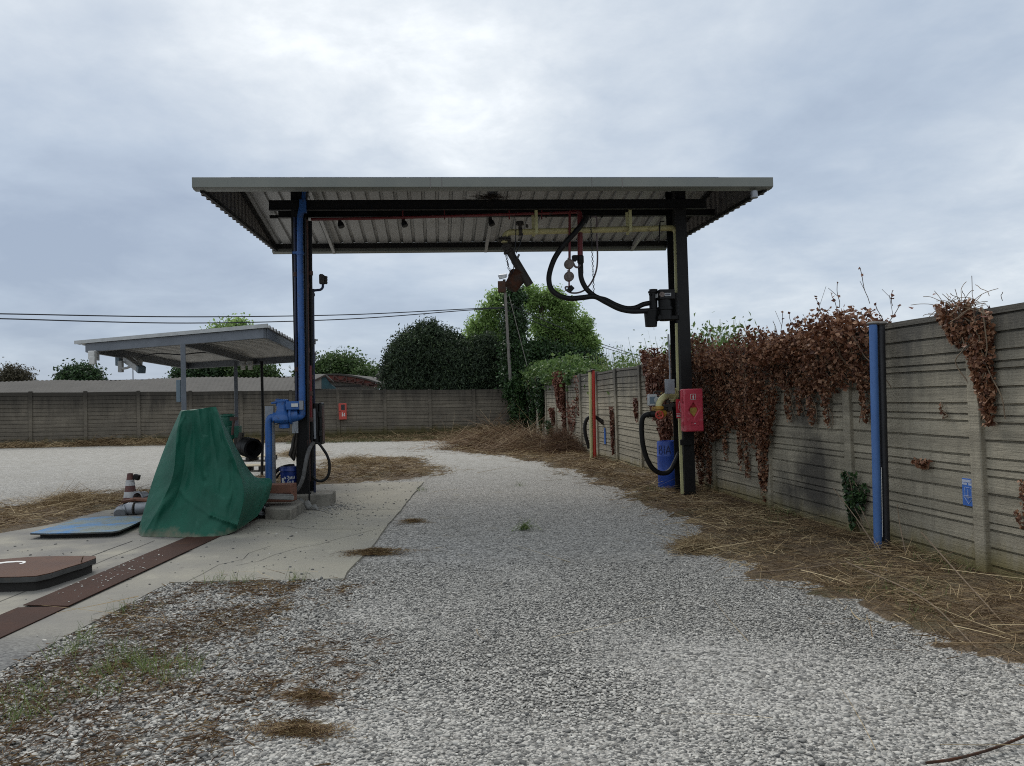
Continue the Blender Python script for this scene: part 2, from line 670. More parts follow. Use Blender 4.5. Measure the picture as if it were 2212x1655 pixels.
M_ = {}
M_['gravel'] = gravelmat()
M_['pad'] = padmat()
M_['wall_r'] = wallmat('beige_concrete', (0.44, 0.395, 0.305), (0.29, 0.262, 0.20), (0.10, 0.094, 0.082), (0.22, 0.185, 0.09), 2.35, 0.14, ((10.35, .62, .62), (10.6, 1.45, .42), (11.1, .35, .4)))  # base is the wall's own warm beige
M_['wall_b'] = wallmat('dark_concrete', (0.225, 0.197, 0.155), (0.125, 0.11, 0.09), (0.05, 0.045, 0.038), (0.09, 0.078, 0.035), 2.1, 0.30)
M_['conc'] = pmat('rough_concrete', (0.24, 0.225, 0.19), (0.15, 0.14, 0.12), 5, 0.92, 0, (0.09, 0.085, 0.07), 0.5, 6, 0.5, 70)
M_['black_steel'] = pmat('black_painted_steel', (0.008, 0.0078, 0.008), (0.013, 0.012, 0.0115), 8, 0.6, 0.0, (0.03, 0.022, 0.016), 0.2, 9, 0.08, 60, spec=0.25)
M_['fascia'] = pmat('grey_green_sheet', (0.175, 0.182, 0.160), (0.145, 0.155, 0.14), 1.6, 0.45, 0.15, (0.17, 0.15, 0.11), 0.25, 2.5, 0.03, 40)
M_['roof_under'] = pmat('grey_corrugated_sheet', (0.40, 0.40, 0.395), (0.33, 0.33, 0.325), 1.2, 0.5, 0.2, (0.16, 0.15, 0.14), 0.3, 1.5, 0.03, 40)
M_['skirt'] = pmat('brown_grey_sheet', (0.17, 0.155, 0.145), (0.13, 0.12, 0.115), 2, 0.5, 0.1, None, 0, 1, 0.03, 40)
M_['blue_sheet'] = pmat('blue_roof_sheet', (0.05, 0.10, 0.23), (0.04, 0.075, 0.18), 3, 0.7, 0.0, spec=0.15)
M_['galv'] = pmat('galvanised_steel', (0.30, 0.315, 0.34), (0.22, 0.23, 0.25), 7, 0.45, 0.5, (0.12, 0.11, 0.10), 0.2, 5, 0.04, 80)
M_['shelter'] = pmat('grey_blue_steel', (0.145, 0.16, 0.185), (0.115, 0.128, 0.148), 5, 0.5, 0.2, None, 0, 1, 0.04, 60)
M_['blue'] = pmat('blue_paint', (0.028, 0.115, 0.36), (0.02, 0.088, 0.28), 4, 0.45, 0, (0.045, 0.055, 0.085), 0.42, 11, 0.05, 70)
M_['blue_pole'] = pmat('faded_blue_paint', (0.07, 0.165, 0.40), (0.048, 0.125, 0.33), 4, 0.5, 0, (0.03, 0.06, 0.16), 0.25, 8, 0.06, 90, (1, 1, .4))
M_['navy'] = pmat('dark_blue_paint', (0.012, 0.022, 0.075), (0.01, 0.012, 0.03), 6, 0.5, 0, (0.02, 0.015, 0.012), 0.5, 8, 0.05, 60)
M_['black_pole'] = pmat('black_pole_paint', (0.012, 0.012, 0.015), (0.02, 0.02, 0.023), 6, 0.5)
M_['rubber'] = pmat('black_rubber', (0.006, 0.006, 0.0065), (0.010, 0.0095, 0.0095), 9, 0.6, 0, (0.03, 0.027, 0.022), 0.2, 12, 0.1, 90, spec=0.3)
M_['grey_hose'] = pmat('dusty_grey_hose', (0.10, 0.10, 0.10), (0.06, 0.058, 0.055), 9, 0.7, 0, (0.18, 0.17, 0.15), 0.35, 12, 0.2, 90)
M_['yellow'] = pmat('faded_yellow_paint', (0.50, 0.44, 0.20), (0.40, 0.36, 0.18), 6, 0.5, 0, (0.12, 0.09, 0.045), 0.42, 7, 0.08, 70)
M_['yellow_pole'] = pmat('pale_yellow_paint', (0.55, 0.52, 0.26), (0.47, 0.45, 0.24), 5, 0.5, 0, (0.2, 0.15, 0.08), 0.2, 7, 0.05, 70)
M_['orange_yellow'] = pmat('ochre_valve_paint', (0.42, 0.24, 0.03), (0.28, 0.15, 0.03), 12, 0.5, 0, (0.08, 0.05, 0.03), 0.5, 14, 0.1, 90)
M_['red_pole'] = pmat('red_pole_paint', (0.48, 0.035, 0.02), (0.38, 0.03, 0.02), 5, 0.45, 0, (0.1, 0.03, 0.02), 0.3, 9, 0.05, 70)
M_['red_pipe'] = pmat('dull_red_paint', (0.16, 0.012, 0.014), (0.11, 0.012, 0.012), 6, 0.5, 0, (0.05, 0.02, 0.02), 0.4, 9, 0.05, 70)
M_['rust_pipe'] = pmat('brown_rusty_pipe', (0.09, 0.035, 0.025), (0.05, 0.025, 0.02), 9, 0.7, 0, (0.02, 0.015, 0.015), 0.5, 12, 0.15, 80)
M_['rust'] = pmat('rusty_iron', (0.075, 0.03, 0.016), (0.038, 0.024, 0.018), 7, 0.85, 0.0, (0.05, 0.044, 0.038), 0.6, 9, 0.35, 80, spec=0.2)
M_['rust_plate'] = pmat('rusty_plate', (0.050, 0.0235, 0.0165), (0.036, 0.019, 0.0145), 3, 0.85, 0.0, (0.075, 0.033, 0.018), 0.4, 6, 0.2, 90, spec=0.15)
M_['grimy'] = pmat('grimy_black_iron', (0.03, 0.027, 0.024), (0.05, 0.04, 0.032), 12, 0.7, 0.2, (0.10, 0.075, 0.05), 0.35, 14, 0.35, 80)
M_['ext_red'] = pmat('faded_red_plastic', (0.52, 0.055, 0.085), (0.44, 0.035, 0.06), 4, 0.42, 0, (0.60, 0.20, 0.22), 0.45, 5, 0.03, 70)
M_['red'] = pmat('red_enamel', (0.48, 0.06, 0.04), (0.40, 0.05, 0.035), 5, 0.4)
M_['sign_red'] = pmat('sign_red', (0.42, 0.02, 0.03), (0.36, 0.02, 0.03), 8, 0.45)
M_['white'] = pmat('dull_white', (0.62, 0.62, 0.60), (0.52, 0.52, 0.50), 6, 0.5, 0, (0.35, 0.33, 0.3), 0.25, 9)
M_['pale'] = pmat('pale_plastic', (0.45, 0.46, 0.46), (0.36, 0.37, 0.37), 7, 0.5, 0, (0.2, 0.2, 0.19), 0.3, 9)
M_['dark_glass'] = pmat('dark_glass', (0.015, 0.014, 0.015), (0.02, 0.018, 0.018), 5, 0.15, 0)
M_['ochre'] = pmat('ochre_card', (0.40, 0.27, 0.05), (0.30, 0.19, 0.04), 20, 0.5)
M_['barrel'] = pmat('blue_barrel_plastic', (0.024, 0.08, 0.40), (0.018, 0.062, 0.32), 4, 0.42, 0, (0.02, 0.05, 0.2), 0.3, 6, 0.03, 60)
M_['pail'] = pmat('dark_blue_plastic', (0.010, 0.035, 0.20), (0.01, 0.028, 0.15), 6, 0.4)
M_['ink'] = pmat('dark_ink', (0.008, 0.012, 0.05), None, 6, 0.6)
M_['tarp'] = None
M_['machine_green'] = pmat('green_enamel', (0.012, 0.12, 0.075), (0.01, 0.08, 0.055), 7, 0.45, 0, (0.02, 0.03, 0.025), 0.4, 9)
M_['black_plastic'] = pmat('black_plastic', (0.006, 0.006, 0.0065), (0.011, 0.0105, 0.0105), 7, 0.5, spec=0.25)
M_['brick'] = pmat('terracotta_block', (0.19, 0.085, 0.055), (0.13, 0.065, 0.045), 9, 0.9, 0, (0.16, 0.11, 0.08), 0.4, 9, 0.3, 80)
M_['cone_red'] = pmat('faded_brown_red_plastic', (0.13, 0.05, 0.042), (0.09, 0.042, 0.038), 9, 0.7, 0, (0.05, 0.04, 0.035), 0.4, 12)
M_['cone_white'] = pmat('dirty_white_band', (0.50, 0.50, 0.50), (0.40, 0.40, 0.40), 12, 0.6, 0, (0.14, 0.13, 0.12), 0.4, 14)
M_['wood_pale'] = pmat('pale_wood', (0.42, 0.36, 0.24), (0.34, 0.29, 0.20), 6, 0.85, 0, (0.15, 0.12, 0.08), 0.3, 9, 0.2, 50, (1, 6, 6))
M_['pole_wood'] = pmat('grey_pole_concrete', (0.19, 0.175, 0.155), (0.13, 0.12, 0.11), 5, 0.9, 0, None, 0, 1, 0.2, 60, (3, 3, .5))
M_['fibre'] = pmat('grey_fibre_cement', (0.062, 0.057, 0.05), (0.044, 0.041, 0.036), 1.2, 0.95, 0, (0.028, 0.026, 0.022), 0.45, 2.5, 0.3, 30)
M_['plaster'] = pmat('grey_plaster', (0.21, 0.195, 0.175), (0.17, 0.16, 0.145), 1, 0.95)
M_['teal'] = pmat('teal_board', (0.02, 0.075, 0.09), (0.02, 0.05, 0.06), 3, 0.7)
M_['truss'] = pmat('red_brown_truss', (0.20, 0.06, 0.045), (0.14, 0.045, 0.035), 3, 0.8)
M_['dark'] = pmat('dark_and_shade', (0.022, 0.02, 0.018), None, 3, 0.9)  # dark parts and joints, also shade painted under hatches and pallet decks
M_['cable'] = pmat('dark_cable', (0.02, 0.022, 0.03), None, 3, 0.7)
M_['thin_hose'] = pmat('grey_pink_hose', (0.16, 0.12, 0.125), (0.10, 0.08, 0.085), 8, 0.6)
M_['gauge'] = pmat('weathered_drum', (0.20, 0.16, 0.14), (0.12, 0.09, 0.08), 14, 0.6, 0, (0.05, 0.04, 0.035), 0.4, 14)
M_['bark'] = pmat('grey_bark', (0.07, 0.055, 0.04), (0.045, 0.037, 0.028), 8, 0.95, 0, None, 0, 1, 0.5, 30, (3, 3, .6))
M_['stem'] = pmat('dry_stem', (0.22, 0.165, 0.11), (0.15, 0.11, 0.075), 9, 0.9)
M_['rim'] = pmat('grey_hatch_rim', (0.075, 0.075, 0.072), (0.05, 0.05, 0.048), 8, 0.9, 0, (0.10, 0.08, 0.06), 0.3, 12, 0.4, 70)
M_['twig'] = pmat('dark_twig', (0.085, 0.062, 0.048), (0.06, 0.045, 0.036), 9, 0.9)
M_['blue_sign'] = pmat('blue_sign_sheet', (0.055, 0.165, 0.52), (0.045, 0.135, 0.44), 5, 0.5, 0, (0.06, 0.1, 0.3), 0.2, 9)
M_['sign_white'] = pmat('sign_white_print', (0.42, 0.47, 0.58), (0.50, 0.53, 0.60), 20, 0.6)
M_['meter_box'] = pmat('grey_blue_enamel', (0.14, 0.19, 0.23), (0.11, 0.155, 0.19), 6, 0.5)
M_['tray'] = pmat('dusty_tray', (0.23, 0.23, 0.22), (0.17, 0.17, 0.16), 8, 0.6, 0.3)
M_['straw'] = leafmat('straw', [(0.095, 0.058, 0.03), (0.22, 0.15, 0.08), (0.38, 0.285, 0.16), (0.56, 0.45, 0.27)], 0.1, 0.8)
M_['brush'] = leafmat('dry_brush', [(0.07, 0.038, 0.024), (0.15, 0.088, 0.05), (0.23, 0.15, 0.085), (0.42, 0.33, 0.20)], 0.1, 0.8)
M_['clip'] = leafmat('brown_clippings', [(0.07, 0.04, 0.022), (0.13, 0.075, 0.035), (0.19, 0.125, 0.055), (0.30, 0.23, 0.12)], 0.1, 0.8)
M_['weed'] = leafmat('weeds', [(0.04, 0.07, 0.025), (0.10, 0.15, 0.045), (0.19, 0.25, 0.085), (0.28, 0.31, 0.13)], 0.3)
M_['turf'] = leafmat('turf', [(0.06, 0.075, 0.028), (0.09, 0.11, 0.04), (0.13, 0.125, 0.055), (0.2, 0.17, 0.085)], 0.2)
M_['dead_leaf'] = leafmat('dead_leaf', [(0.06, 0.021, 0.011), (0.135, 0.052, 0.025), (0.22, 0.10, 0.052), (0.40, 0.235, 0.145)], 0.12, 0.5)
M_['red_leaf'] = leafmat('red_dead_leaf', [(0.06, 0.021, 0.014), (0.13, 0.044, 0.028), (0.21, 0.088, 0.058), (0.34, 0.19, 0.13)], 0.12, 0.65)
M_['ivy'] = leafmat('ivy_leaf', [(0.012, 0.024, 0.010), (0.022, 0.045, 0.017), (0.04, 0.085, 0.03), (0.08, 0.14, 0.05)], 0.15, 0.4)
M_['ivy_bright'] = leafmat('bright_ivy_leaf', [(0.025, 0.05, 0.016), (0.055, 0.105, 0.03), (0.11, 0.18, 0.05), (0.16, 0.23, 0.075)], 0.3, 0.5)
M_['robinia'] = leafmat('robinia_leaf', [(0.09, 0.145, 0.045), (0.18, 0.28, 0.085), (0.29, 0.42, 0.14), (0.42, 0.55, 0.22)], 0.6, 0.5)
M_['cypress'] = leafmat('cypress_leaf', [(0.014, 0.023, 0.014), (0.026, 0.042, 0.024), (0.045, 0.072, 0.036), (0.085, 0.12, 0.055)], 0.15, 0.6)
M_['bush'] = leafmat('bush_leaf', [(0.025, 0.045, 0.018), (0.05, 0.09, 0.03), (0.085, 0.14, 0.045), (0.13, 0.19, 0.07)], 0.3, 0.5)
M_['dull_bush'] = leafmat('dull_bush_leaf', [(0.035, 0.032, 0.022), (0.06, 0.055, 0.035), (0.09, 0.08, 0.05), (0.13, 0.115, 0.07)], 0.2, 0.6)
M_['reed'] = leafmat('reed_leaf', [(0.06, 0.085, 0.025), (0.12, 0.16, 0.05), (0.2, 0.24, 0.085), (0.32, 0.32, 0.15)], 0.35, 0.6)


def pebblemat():
    m, nt, b = new_mat('pebble')
    a = nn(nt, 'ShaderNodeAttribute', attribute_name='tint')
    r = nn(nt, 'ShaderNodeValToRGB')
    cr = r.color_ramp
    cr.elements[0].color, cr.elements[0].position = (0.11, 0.109, 0.105, 1), 0
    cr.elements[1].color, cr.elements[1].position = (0.55, 0.53, 0.485, 1), 1
    for p_, c_ in ((0.22, (0.20, 0.194, 0.18)), (0.5, (0.335, 0.325, 0.298)), (0.8, (0.44, 0.425, 0.39))):
        e = cr.elements.new(p_)
        e.color = (*c_, 1)
    nt.links.new(a.outputs['Fac'], r.inputs[0])
    nt.links.new(r.outputs[0], b.inputs['Base Color'])
    b.inputs['Roughness'].default_value = 0.85
    b.inputs['Specular IOR Level'].default_value = 0.25
    return m


M_['pebble'] = pebblemat()


def tarpmat():
    m, nt, b = new_mat('green_tarpaulin')
    L = nt.links
    tc = nn(nt, 'ShaderNodeTexCoord')
    vec = tc.outputs['Object']
    col = mixc(nt, noise_mask(nt, vec, 2.5, 0.35, 0.7), (0.006, 0.092, 0.058), (0.005, 0.066, 0.042))
    sx = nn(nt, 'ShaderNodeSeparateXYZ')
    L.new(vec, sx.inputs[0])
    n = nn(nt, 'ShaderNodeTexNoise')
    n.inputs['Scale'].default_value = 4
    n.inputs['Detail'].default_value = 8
    n.inputs['Roughness'].default_value = 0.7
    L.new(vec, n.inputs['Vector'])
    ad = nn(nt, 'ShaderNodeMath', operation='MULTIPLY_ADD')
    L.new(n.outputs['Fac'], ad.inputs[0])
    ad.inputs[1].default_value = 0.5
    L.new(sx.outputs[2], ad.inputs[2])
    mr = nn(nt, 'ShaderNodeMapRange')
    mr.inputs['From Min'].default_value = 0.36
    mr.inputs['From Max'].default_value = 0.20
    L.new(ad.outputs[0], mr.inputs['Value'])
    col = mixc(nt, mr.outputs[0], col, (0.15, 0.14, 0.10))
    col = mixc(nt, noise_mask(nt, vec, 9, 0.6, 0.85, 8, 0.7), col, (0.05, 0.15, 0.115))
    L.new(col, b.inputs['Base Color'])
    b.inputs['Roughness'].default_value = 0.62
    b.inputs['Specular IOR Level'].default_value = 0.3
    w = nn(nt, 'ShaderNodeTexNoise')
    w.inputs['Scale'].default_value = 7
    w.inputs['Detail'].default_value = 7
    L.new(vec, w.inputs['Vector'])
    bp = nn(nt, 'ShaderNodeBump')
    bp.inputs['Strength'].default_value = 0.35
    bp.inputs['Distance'].default_value = 0.03
    L.new(w.outputs['Fac'], bp.inputs['Height'])
    L.new(bp.outputs[0], b.inputs['Normal'])
    return m


M_['tarp'] = tarpmat()


def checkermat(name, base, worn, dirt):
    """chequer plate: raised bars, paint worn off towards one edge"""
    m, nt, b = new_mat(name)
    L = nt.links
    tc = nn(nt, 'ShaderNodeTexCoord')
    vec = tc.outputs['Object']
    col = mixc(nt, noise_mask(nt, vec, 2.2, 0.38, 0.56, 8, 0.65), base, worn)
    col = mixc(nt, noise_mask(nt, vec, 9, 0.52, 0.72, 8, 0.75), col, dirt)
    L.new(col, b.inputs['Base Color'])
    b.inputs['Roughness'].default_value = 0.75
    b.inputs['Specular IOR Level'].default_value = 0.2
    ck = nn(nt, 'ShaderNodeTexChecker')
    ck.inputs['Scale'].default_value = 34
    rt = nn(nt, 'ShaderNodeMapping')
    rt.inputs['Rotation'].default_value = (0, 0, R_(45))
    L.new(vec, rt.inputs[0])
    L.new(rt.outputs[0], ck.inputs['Vector'])
    bp = nn(nt, 'ShaderNodeBump')
    bp.inputs['Strength'].default_value = 0.6
    bp.inputs['Distance'].default_value = 0.006
    L.new(ck.outputs['Fac'], bp.inputs['Height'])
    L.new(bp.outputs[0], b.inputs['Normal'])
    return m


M_['blue_checker'] = checkermat('blue_chequer_plate', (0.06, 0.175, 0.36), (0.165, 0.20, 0.195), (0.11, 0.11, 0.085))
M_['rust_checker'] = checkermat('rusty_chequer_plate', (0.060, 0.026, 0.017), (0.078, 0.034, 0.019), (0.035, 0.021, 0.017))

# ------------------------------------------------------------------ ground, pad and the litter mask
# boundary wall on the right: a straight line; back wall: a straight line
WR0, WRD = np.array([5.352 - 0.1269 * 7.31, 7.31]), np.array([-0.12589, 0.99204])
WB0, WBD = np.array([-20.1, 32.05]), np.array([20.4, 4.75]) / math.hypot(20.4, 4.75)


def wall_x(y):
    return 5.352 - 0.1269 * y


def back_y(x):
    return 32.05 + (x + 20.1) * 4.75 / 20.4


PAD = [(-1.66, 7.38), (-3.28, 7.30), (-3.30, 4.9), (-3.32, 2.6), (-8.6, 2.6), (-8.5, 8.0), (-7.4, 9.4), (-6.81, 10.19), (-6.55, 11.05), (-6.56, 12.25),
       (-6.41, 12.5), (-4.9, 14.0), (-3.98, 15.9), (-1.92, 16.2)]
STRAW = [(-0.1, 33.8), (-2.4, 26.9), (-0.5, 24.0), (0.8, 20.2), (1.7, 16.2), (2.05, 14.2), (2.0, 12.8), (2.55, 11.6), (2.35, 10.3), (1.95, 8.4), (2.3, 7.2), (2.62, 6.4), (2.75, 5.5),
         (3.1, 4.6), (3.3, 3.5), (3.6, 2.0), (7, 2.0), (6, 8), (1.0, 36.5)]
LEFTLIT = [(-11, 9.5), (-9.6, 11.4), (-8.4, 12.6), (-7.9, 13.9), (-6.9, 15.3), (-5.0, 19.0), (-4.4, 23.5), (-3.0, 22.4), (-1.9, 19.5), (-1.75, 17.6), (-2.5, 16.3), (-4.0, 15.8), (-6.3, 12.4),
           (-6.6, 11.0), (-7.2, 9.5), (-8.6, 8)]
FRONT = [(-3.25, 7.28), (-1.7, 7.36), (-1.55, 6.9), (-2.0, 6.2), (-1.9, 5.4), (-1.2, 5.2), (-1.25, 4.6), (-1.7, 4.0), (-1.5, 3.5), (-1.3, 3.0), (-4.2, 2.2), (-3.4, 3.4), (-3.28, 5)]


def inpoly(x, y, P):
    x, y = np.asarray(x, float), np.asarray(y, float)
    r = np.zeros(x.shape, bool)
    n = len(P)
    for i in range(n):
        (x1, y1), (x2, y2) = P[i], P[(i + 1) % n]
        c = ((y1 > y) != (y2 > y)) & (x < (x2 - x1) * (y - y1) / ((y2 - y1) or 1e-9) + x1)
        r ^= c
    return r


def litter(x, y):
    """how thickly dry cuttings lie on the yard"""
    x, y = np.asarray(x, float), np.asarray(y, float)
    wx = x + (fbm(x * 1.3, y * 1.3) - 0.5) * 1.1 + (fbm(x * 5 + 3, y * 5, 3) - 0.5) * 0.7
    wy = y + (fbm(x * 1.3 + 40, y * 1.3 + 9) - 0.5) * 1.8 + (fbm(x * 5 + 60, y * 5 + 7, 3) - 0.5) * 0.9
    m = np.where(inpoly(wx, wy, STRAW), 1.0, 0.0)
    m = np.maximum(m, np.where(inpoly(wx, wy, LEFTLIT), 0.75, 0.0))
    by = back_y(x) - y
    edge = 1.7 + 2.2 * np.clip((x + 8) / 8, 0, 1) + (fbm(x * 0.6, y * 0 + 5) - 0.5) * 1.6
    m = np.maximum(m, np.where((by < edge) & (by > -1), 0.9, 0))
    f = fbm(x * 2.6 + 11, y * 2.6 + 3, 5)
    fr = np.where(inpoly(wx, wy, FRONT), np.clip((f - 0.45) * 5, 0, 0.58), 0)
    near_pad = np.clip(1.2 - np.abs(y - 7.2) * 2.2, 0, 1) * (x > -3.4) * (x < -2.0) + np.clip(1 - np.abs(x + 3.15) * 3.0, 0, 1) * (y < 7.3) * (y > 3.2)
    fr = np.maximum(fr, np.where(inpoly(wx, wy, FRONT), np.clip(near_pad * (0.35 + f), 0, .8), 0))
    m = np.maximum(m, fr)
    return m


def build_ground():
    xs = np.concatenate([[-400, -150, -80, -50, -38, -30, -24, -20], np.arange(-17, -9, 0.5), np.arange(-9, 6.01, 0.1), [7, 9, 12, 20, 40, 100, 400]])
    ys = np.concatenate([[-100, -30, -10, -4, 0, 1.5], np.arange(2, 16, 0.1), np.arange(16, 40, 0.25), [42, 46, 52, 60, 80, 150, 400, 900]])
    X, Y = np.meshgrid(xs, ys)
    lit = litter(X, Y)
    Z = G(X, Y) + (fbm(X * 0.8, Y * 0.8) - 0.5) * 0.02 + lit * (fbm(X * 2 + 5, Y * 2) * 0.05)
    Z = np.where(inpoly(X, Y, [(-1.5, 2.4), (-1.5, 16.4), (-6.3, 16.4), (-9, 9), (-9, 2.4)]), G(X, Y) - 0.01, Z)
    far = (np.abs(X) > 60) | (Y > 70)
    Z = np.where(far, G(np.clip(X, -60, 60), np.clip(Y, -60, 70)), Z)
    n, m = X.shape
    i = np.arange(n * m).reshape(n, m)
    F = np.stack([i[:-1, :-1], i[:-1, 1:], i[1:, 1:], i[1:, :-1]], -1).reshape(-1, 4)
    o = np_mesh('ground', np.stack([X, Y, Z], -1).reshape(-1, 3), F, M_['gravel'], None, {'litter': lit.ravel()}, True)
    return kind(o, 'structure')


build_ground()


def build_pad():
    b = MB()
    pts = []
    for i in range(len(PAD)):
        a, c = np.array(PAD[i]), np.array(PAD[(i + 1) % len(PAD)])
        k = max(1, int(np.linalg.norm(c - a) / 0.25))
        for t in range(k):
            q = a + (c - a) * t / k
            q = q + (np.array([vnoise(q[0] * 3, q[1] * 3), vnoise(q[0] * 3 + 9, q[1] * 3)]) - 0.5) * 0.05
            pts.append(V((q[0], q[1], G(q[0], q[1]) + 0.012)))
    b.prism([p - V((0, 0, 0.10)) for p in pts], (0, 0, 0.10))
    o = kind(b.build('concrete_pad', M_['pad']), 'structure')
    j = MB()                                  # dirt-filled joints between the bays of the slab

    def joint(pts, w=0.012):
        P = [V((x + random.uniform(-.01, .01), y, G(x, y) + 0.016)) for x, y in pts]
        for a, c in zip(P, P[1:]):
            s_ = (c - a).cross(V((0, 0, 1))).normalized() * w / 2
            j.quad(a - s_, a + s_, c + s_, c - s_)
    joint([(-4.72, 5.0 + k * .5) for k in range(10)])
    joint([(-4.45, 3.0 + k * .5) for k in range(14)], 0.008)
    cr = random.Random(4)
    for (x0, y0, dx, dy) in ((-1.9, 10.2, -.28, .12), (-2.9, 8.0, .1, .3), (-5.0, 7.0, -.3, .1), (-3.4, 6.2, .05, .4)):
        P, x, y = [], x0, y0
        for k in range(9):
            P.append((x, y))
            x, y = x + dx + cr.uniform(-.12, .12), y + dy + cr.uniform(-.15, .15)
        joint(P, 0.005)
    joint([(-3.3 + k * .3, 12.05) for k in range(6)], 0.008)
    kind(j.build('slab_joints', M_['dark']), 'structure')


build_pad()

# ------------------------------------------------------------------ precast boundary walls


def wall_section(H, slab, grooves, depth=0.028, gh=0.016):
    """profile (offset towards the yard, height) of stacked precast boards"""
    pr = []
    z = H
    n = int(math.ceil(H / slab))
    top = H
    zs = []
    for k in range(n):
        zt = top - k * slab
        zs.append((zt, gh * 0.75, 0.026))
        for g in grooves:
            zs.append((zt - g, gh, depth))
    pts = [(0.0, H)]
    for zt, h, d in zs:
        if zt >= H - 1e-6 or zt < 0.02:
            continue
        pts += [(0.004, zt + h * 0.9), (-d, zt + h * 0.5), (-d, zt - h * 0.4), (-0.003, zt - h * 0.6)]
    pts.append((0.0, -0.25))
    return pts


def boundary_wall(name, label, o0, d, k0, k1, s, H, slab, grooves, inward, mat, pw, pp, seed, hvar, skip=()):
    rr = random.Random(seed)
    d = np.array(d)
    nrm = np.array(inward)
    mid = o0 + d * s * (k0 + k1) / 2
    root = thing(name, label, 'wall', (mid[0], mid[1], G(*mid)))
    prof = wall_section(H, slab, grooves)
    nseg = 5
    for k in range(k0, k1):
        b = MB()
        a, c = o0 + d * (s * k + pw * 0.42), o0 + d * (s * (k + 1) - pw * 0.42)
        dz0, dz1 = rr.uniform(-hvar, hvar), rr.uniform(-hvar, hvar)
        vs, fs = [], []
        m = len(prof)
        for i in range(nseg + 1):
            q = a + (c - a) * i / nseg
            g = G(*q) + dz0 + (dz1 - dz0) * i / nseg
            for (off, z) in prof:
                w = off + (rr.uniform(-.0015, .0015))
                vs.append((q[0] + nrm[0] * w, q[1] + nrm[1] * w, g + z + rr.uniform(-.002, .002)))
            vs.append((q[0] - nrm[0] * 0.05, q[1] - nrm[1] * 0.05, g - 0.25))
            vs.append((q[0] - nrm[0] * 0.05, q[1] - nrm[1] * 0.05, g + H))
        m += 2
        for i in range(nseg):
            for t in range(m):
                t2 = (t + 1) % m
                fs.append((i * m + t, i * m + t2, (i + 1) * m + t2, (i + 1) * m + t))
        fs.append(tuple(range(m)))
        fs.append(tuple(nseg * m + t for t in range(m))[::-1])
        b.add(vs, fs)
        b.build('panel', mat, root, 0, 20)
    for k in range(k0, k1 + 1):
        if k in skip:
            continue
        q = o0 + d * s * k
        h = H + rr.uniform(0.0, 0.05)
        b = MB()
        lean = rr.uniform(-.008, .008)
        c0 = V((q[0] + nrm[0] * (pp / 2 - 0.03), q[1] + nrm[1] * (pp / 2 - 0.03), G(*q)))
        P = []
        e1, e2 = V((d[0], d[1], 0)) * pw / 2, V((nrm[0], nrm[1], 0)) * (pp / 2 + 0.03)
        for sx, sy in ((-1, -1), (1, -1), (1, 1), (-1, 1)):
            P.append(c0 + e1 * sx + e2 * sy * 1.0 - V((0, 0, 0.3)))
        b.prism(P, V((d[0] * lean * h, d[1] * lean * h, h + 0.3)))
        b.build('post', mat, root, 0.012)
    return root


NR = np.array([-0.99204, -0.12589])
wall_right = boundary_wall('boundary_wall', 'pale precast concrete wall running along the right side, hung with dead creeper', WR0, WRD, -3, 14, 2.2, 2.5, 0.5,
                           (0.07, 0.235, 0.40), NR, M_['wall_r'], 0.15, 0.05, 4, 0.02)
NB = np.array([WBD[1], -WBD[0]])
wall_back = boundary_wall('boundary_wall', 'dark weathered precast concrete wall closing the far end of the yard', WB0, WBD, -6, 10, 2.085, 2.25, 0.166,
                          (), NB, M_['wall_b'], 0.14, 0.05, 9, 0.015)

# ------------------------------------------------------------------ big canopy
TH = R_(5.6)
EX, EY = V((math.cos(TH), math.sin(TH), 0)), V((-math.sin(TH), math.cos(TH), 0))
CO = V((-0.15, 13.15, 0))
CROT = Matrix((EX, EY, V((0, 0, 1)))).transposed()


def cl(x, y, z):                              # canopy frame -> world
    return CO + EX * x + EY * y + V((0, 0, z))


def cp(u, v, ly=0.0):                         # point seen at (u,v) on the canopy plane at depth ly
    d = V(ray(u, v))
    o = V((0, 0, EYE))
    p0 = CO + EY * ly
    return o + d * ((p0 - o).dot(EY) / d.dot(EY))


XL, XR = -4.54, 4.06
YF, YR_, YM = -1.75, 3.55, 0.35
ZF, ZM, ZR = 4.945, 5.63, 5.17
CX = (-3.36, 3.16)


def corrugated(b, x0, x1, pA, pB, pitch=0.25, h=0.055, up=0.0, thick=0.006):
    """trapezoidal sheet from line pA to line pB (local y,z), ribs running between them"""
    n = int(round((x1 - x0) / pitch))
    prof = []
    for k in range(n):
        x = x0 + (x1 - x0) * k / n
        w = (x1 - x0) / n
        prof += [(x, 0), (x + w * 0.70, 0), (x + w * 0.76, h), (x + w * 0.94, h)]
    prof.append((x1, 0))
    vs, fs = [], []
    m = len(prof)
    for (y, z) in (pA, pB):
        for dx, dz in prof:
            vs.append(cl(dx, y, z + dz))
    for (y, z) in (pA, pB):
        for dx, dz in prof:
            vs.append(cl(dx, y, z + dz + thick))
    for i in range(m - 1):
        fs.append((i, i + 1, m + i + 1, m + i))
        fs.append((2 * m + i, 3 * m + i, 3 * m + i + 1, 2 * m + i + 1))
        fs.append((i, 2 * m + i, 2 * m + i + 1, i + 1))
        fs.append((m + i, m + i + 1, 3 * m + i + 1, 3 * m + i))
    b.add(vs, fs)


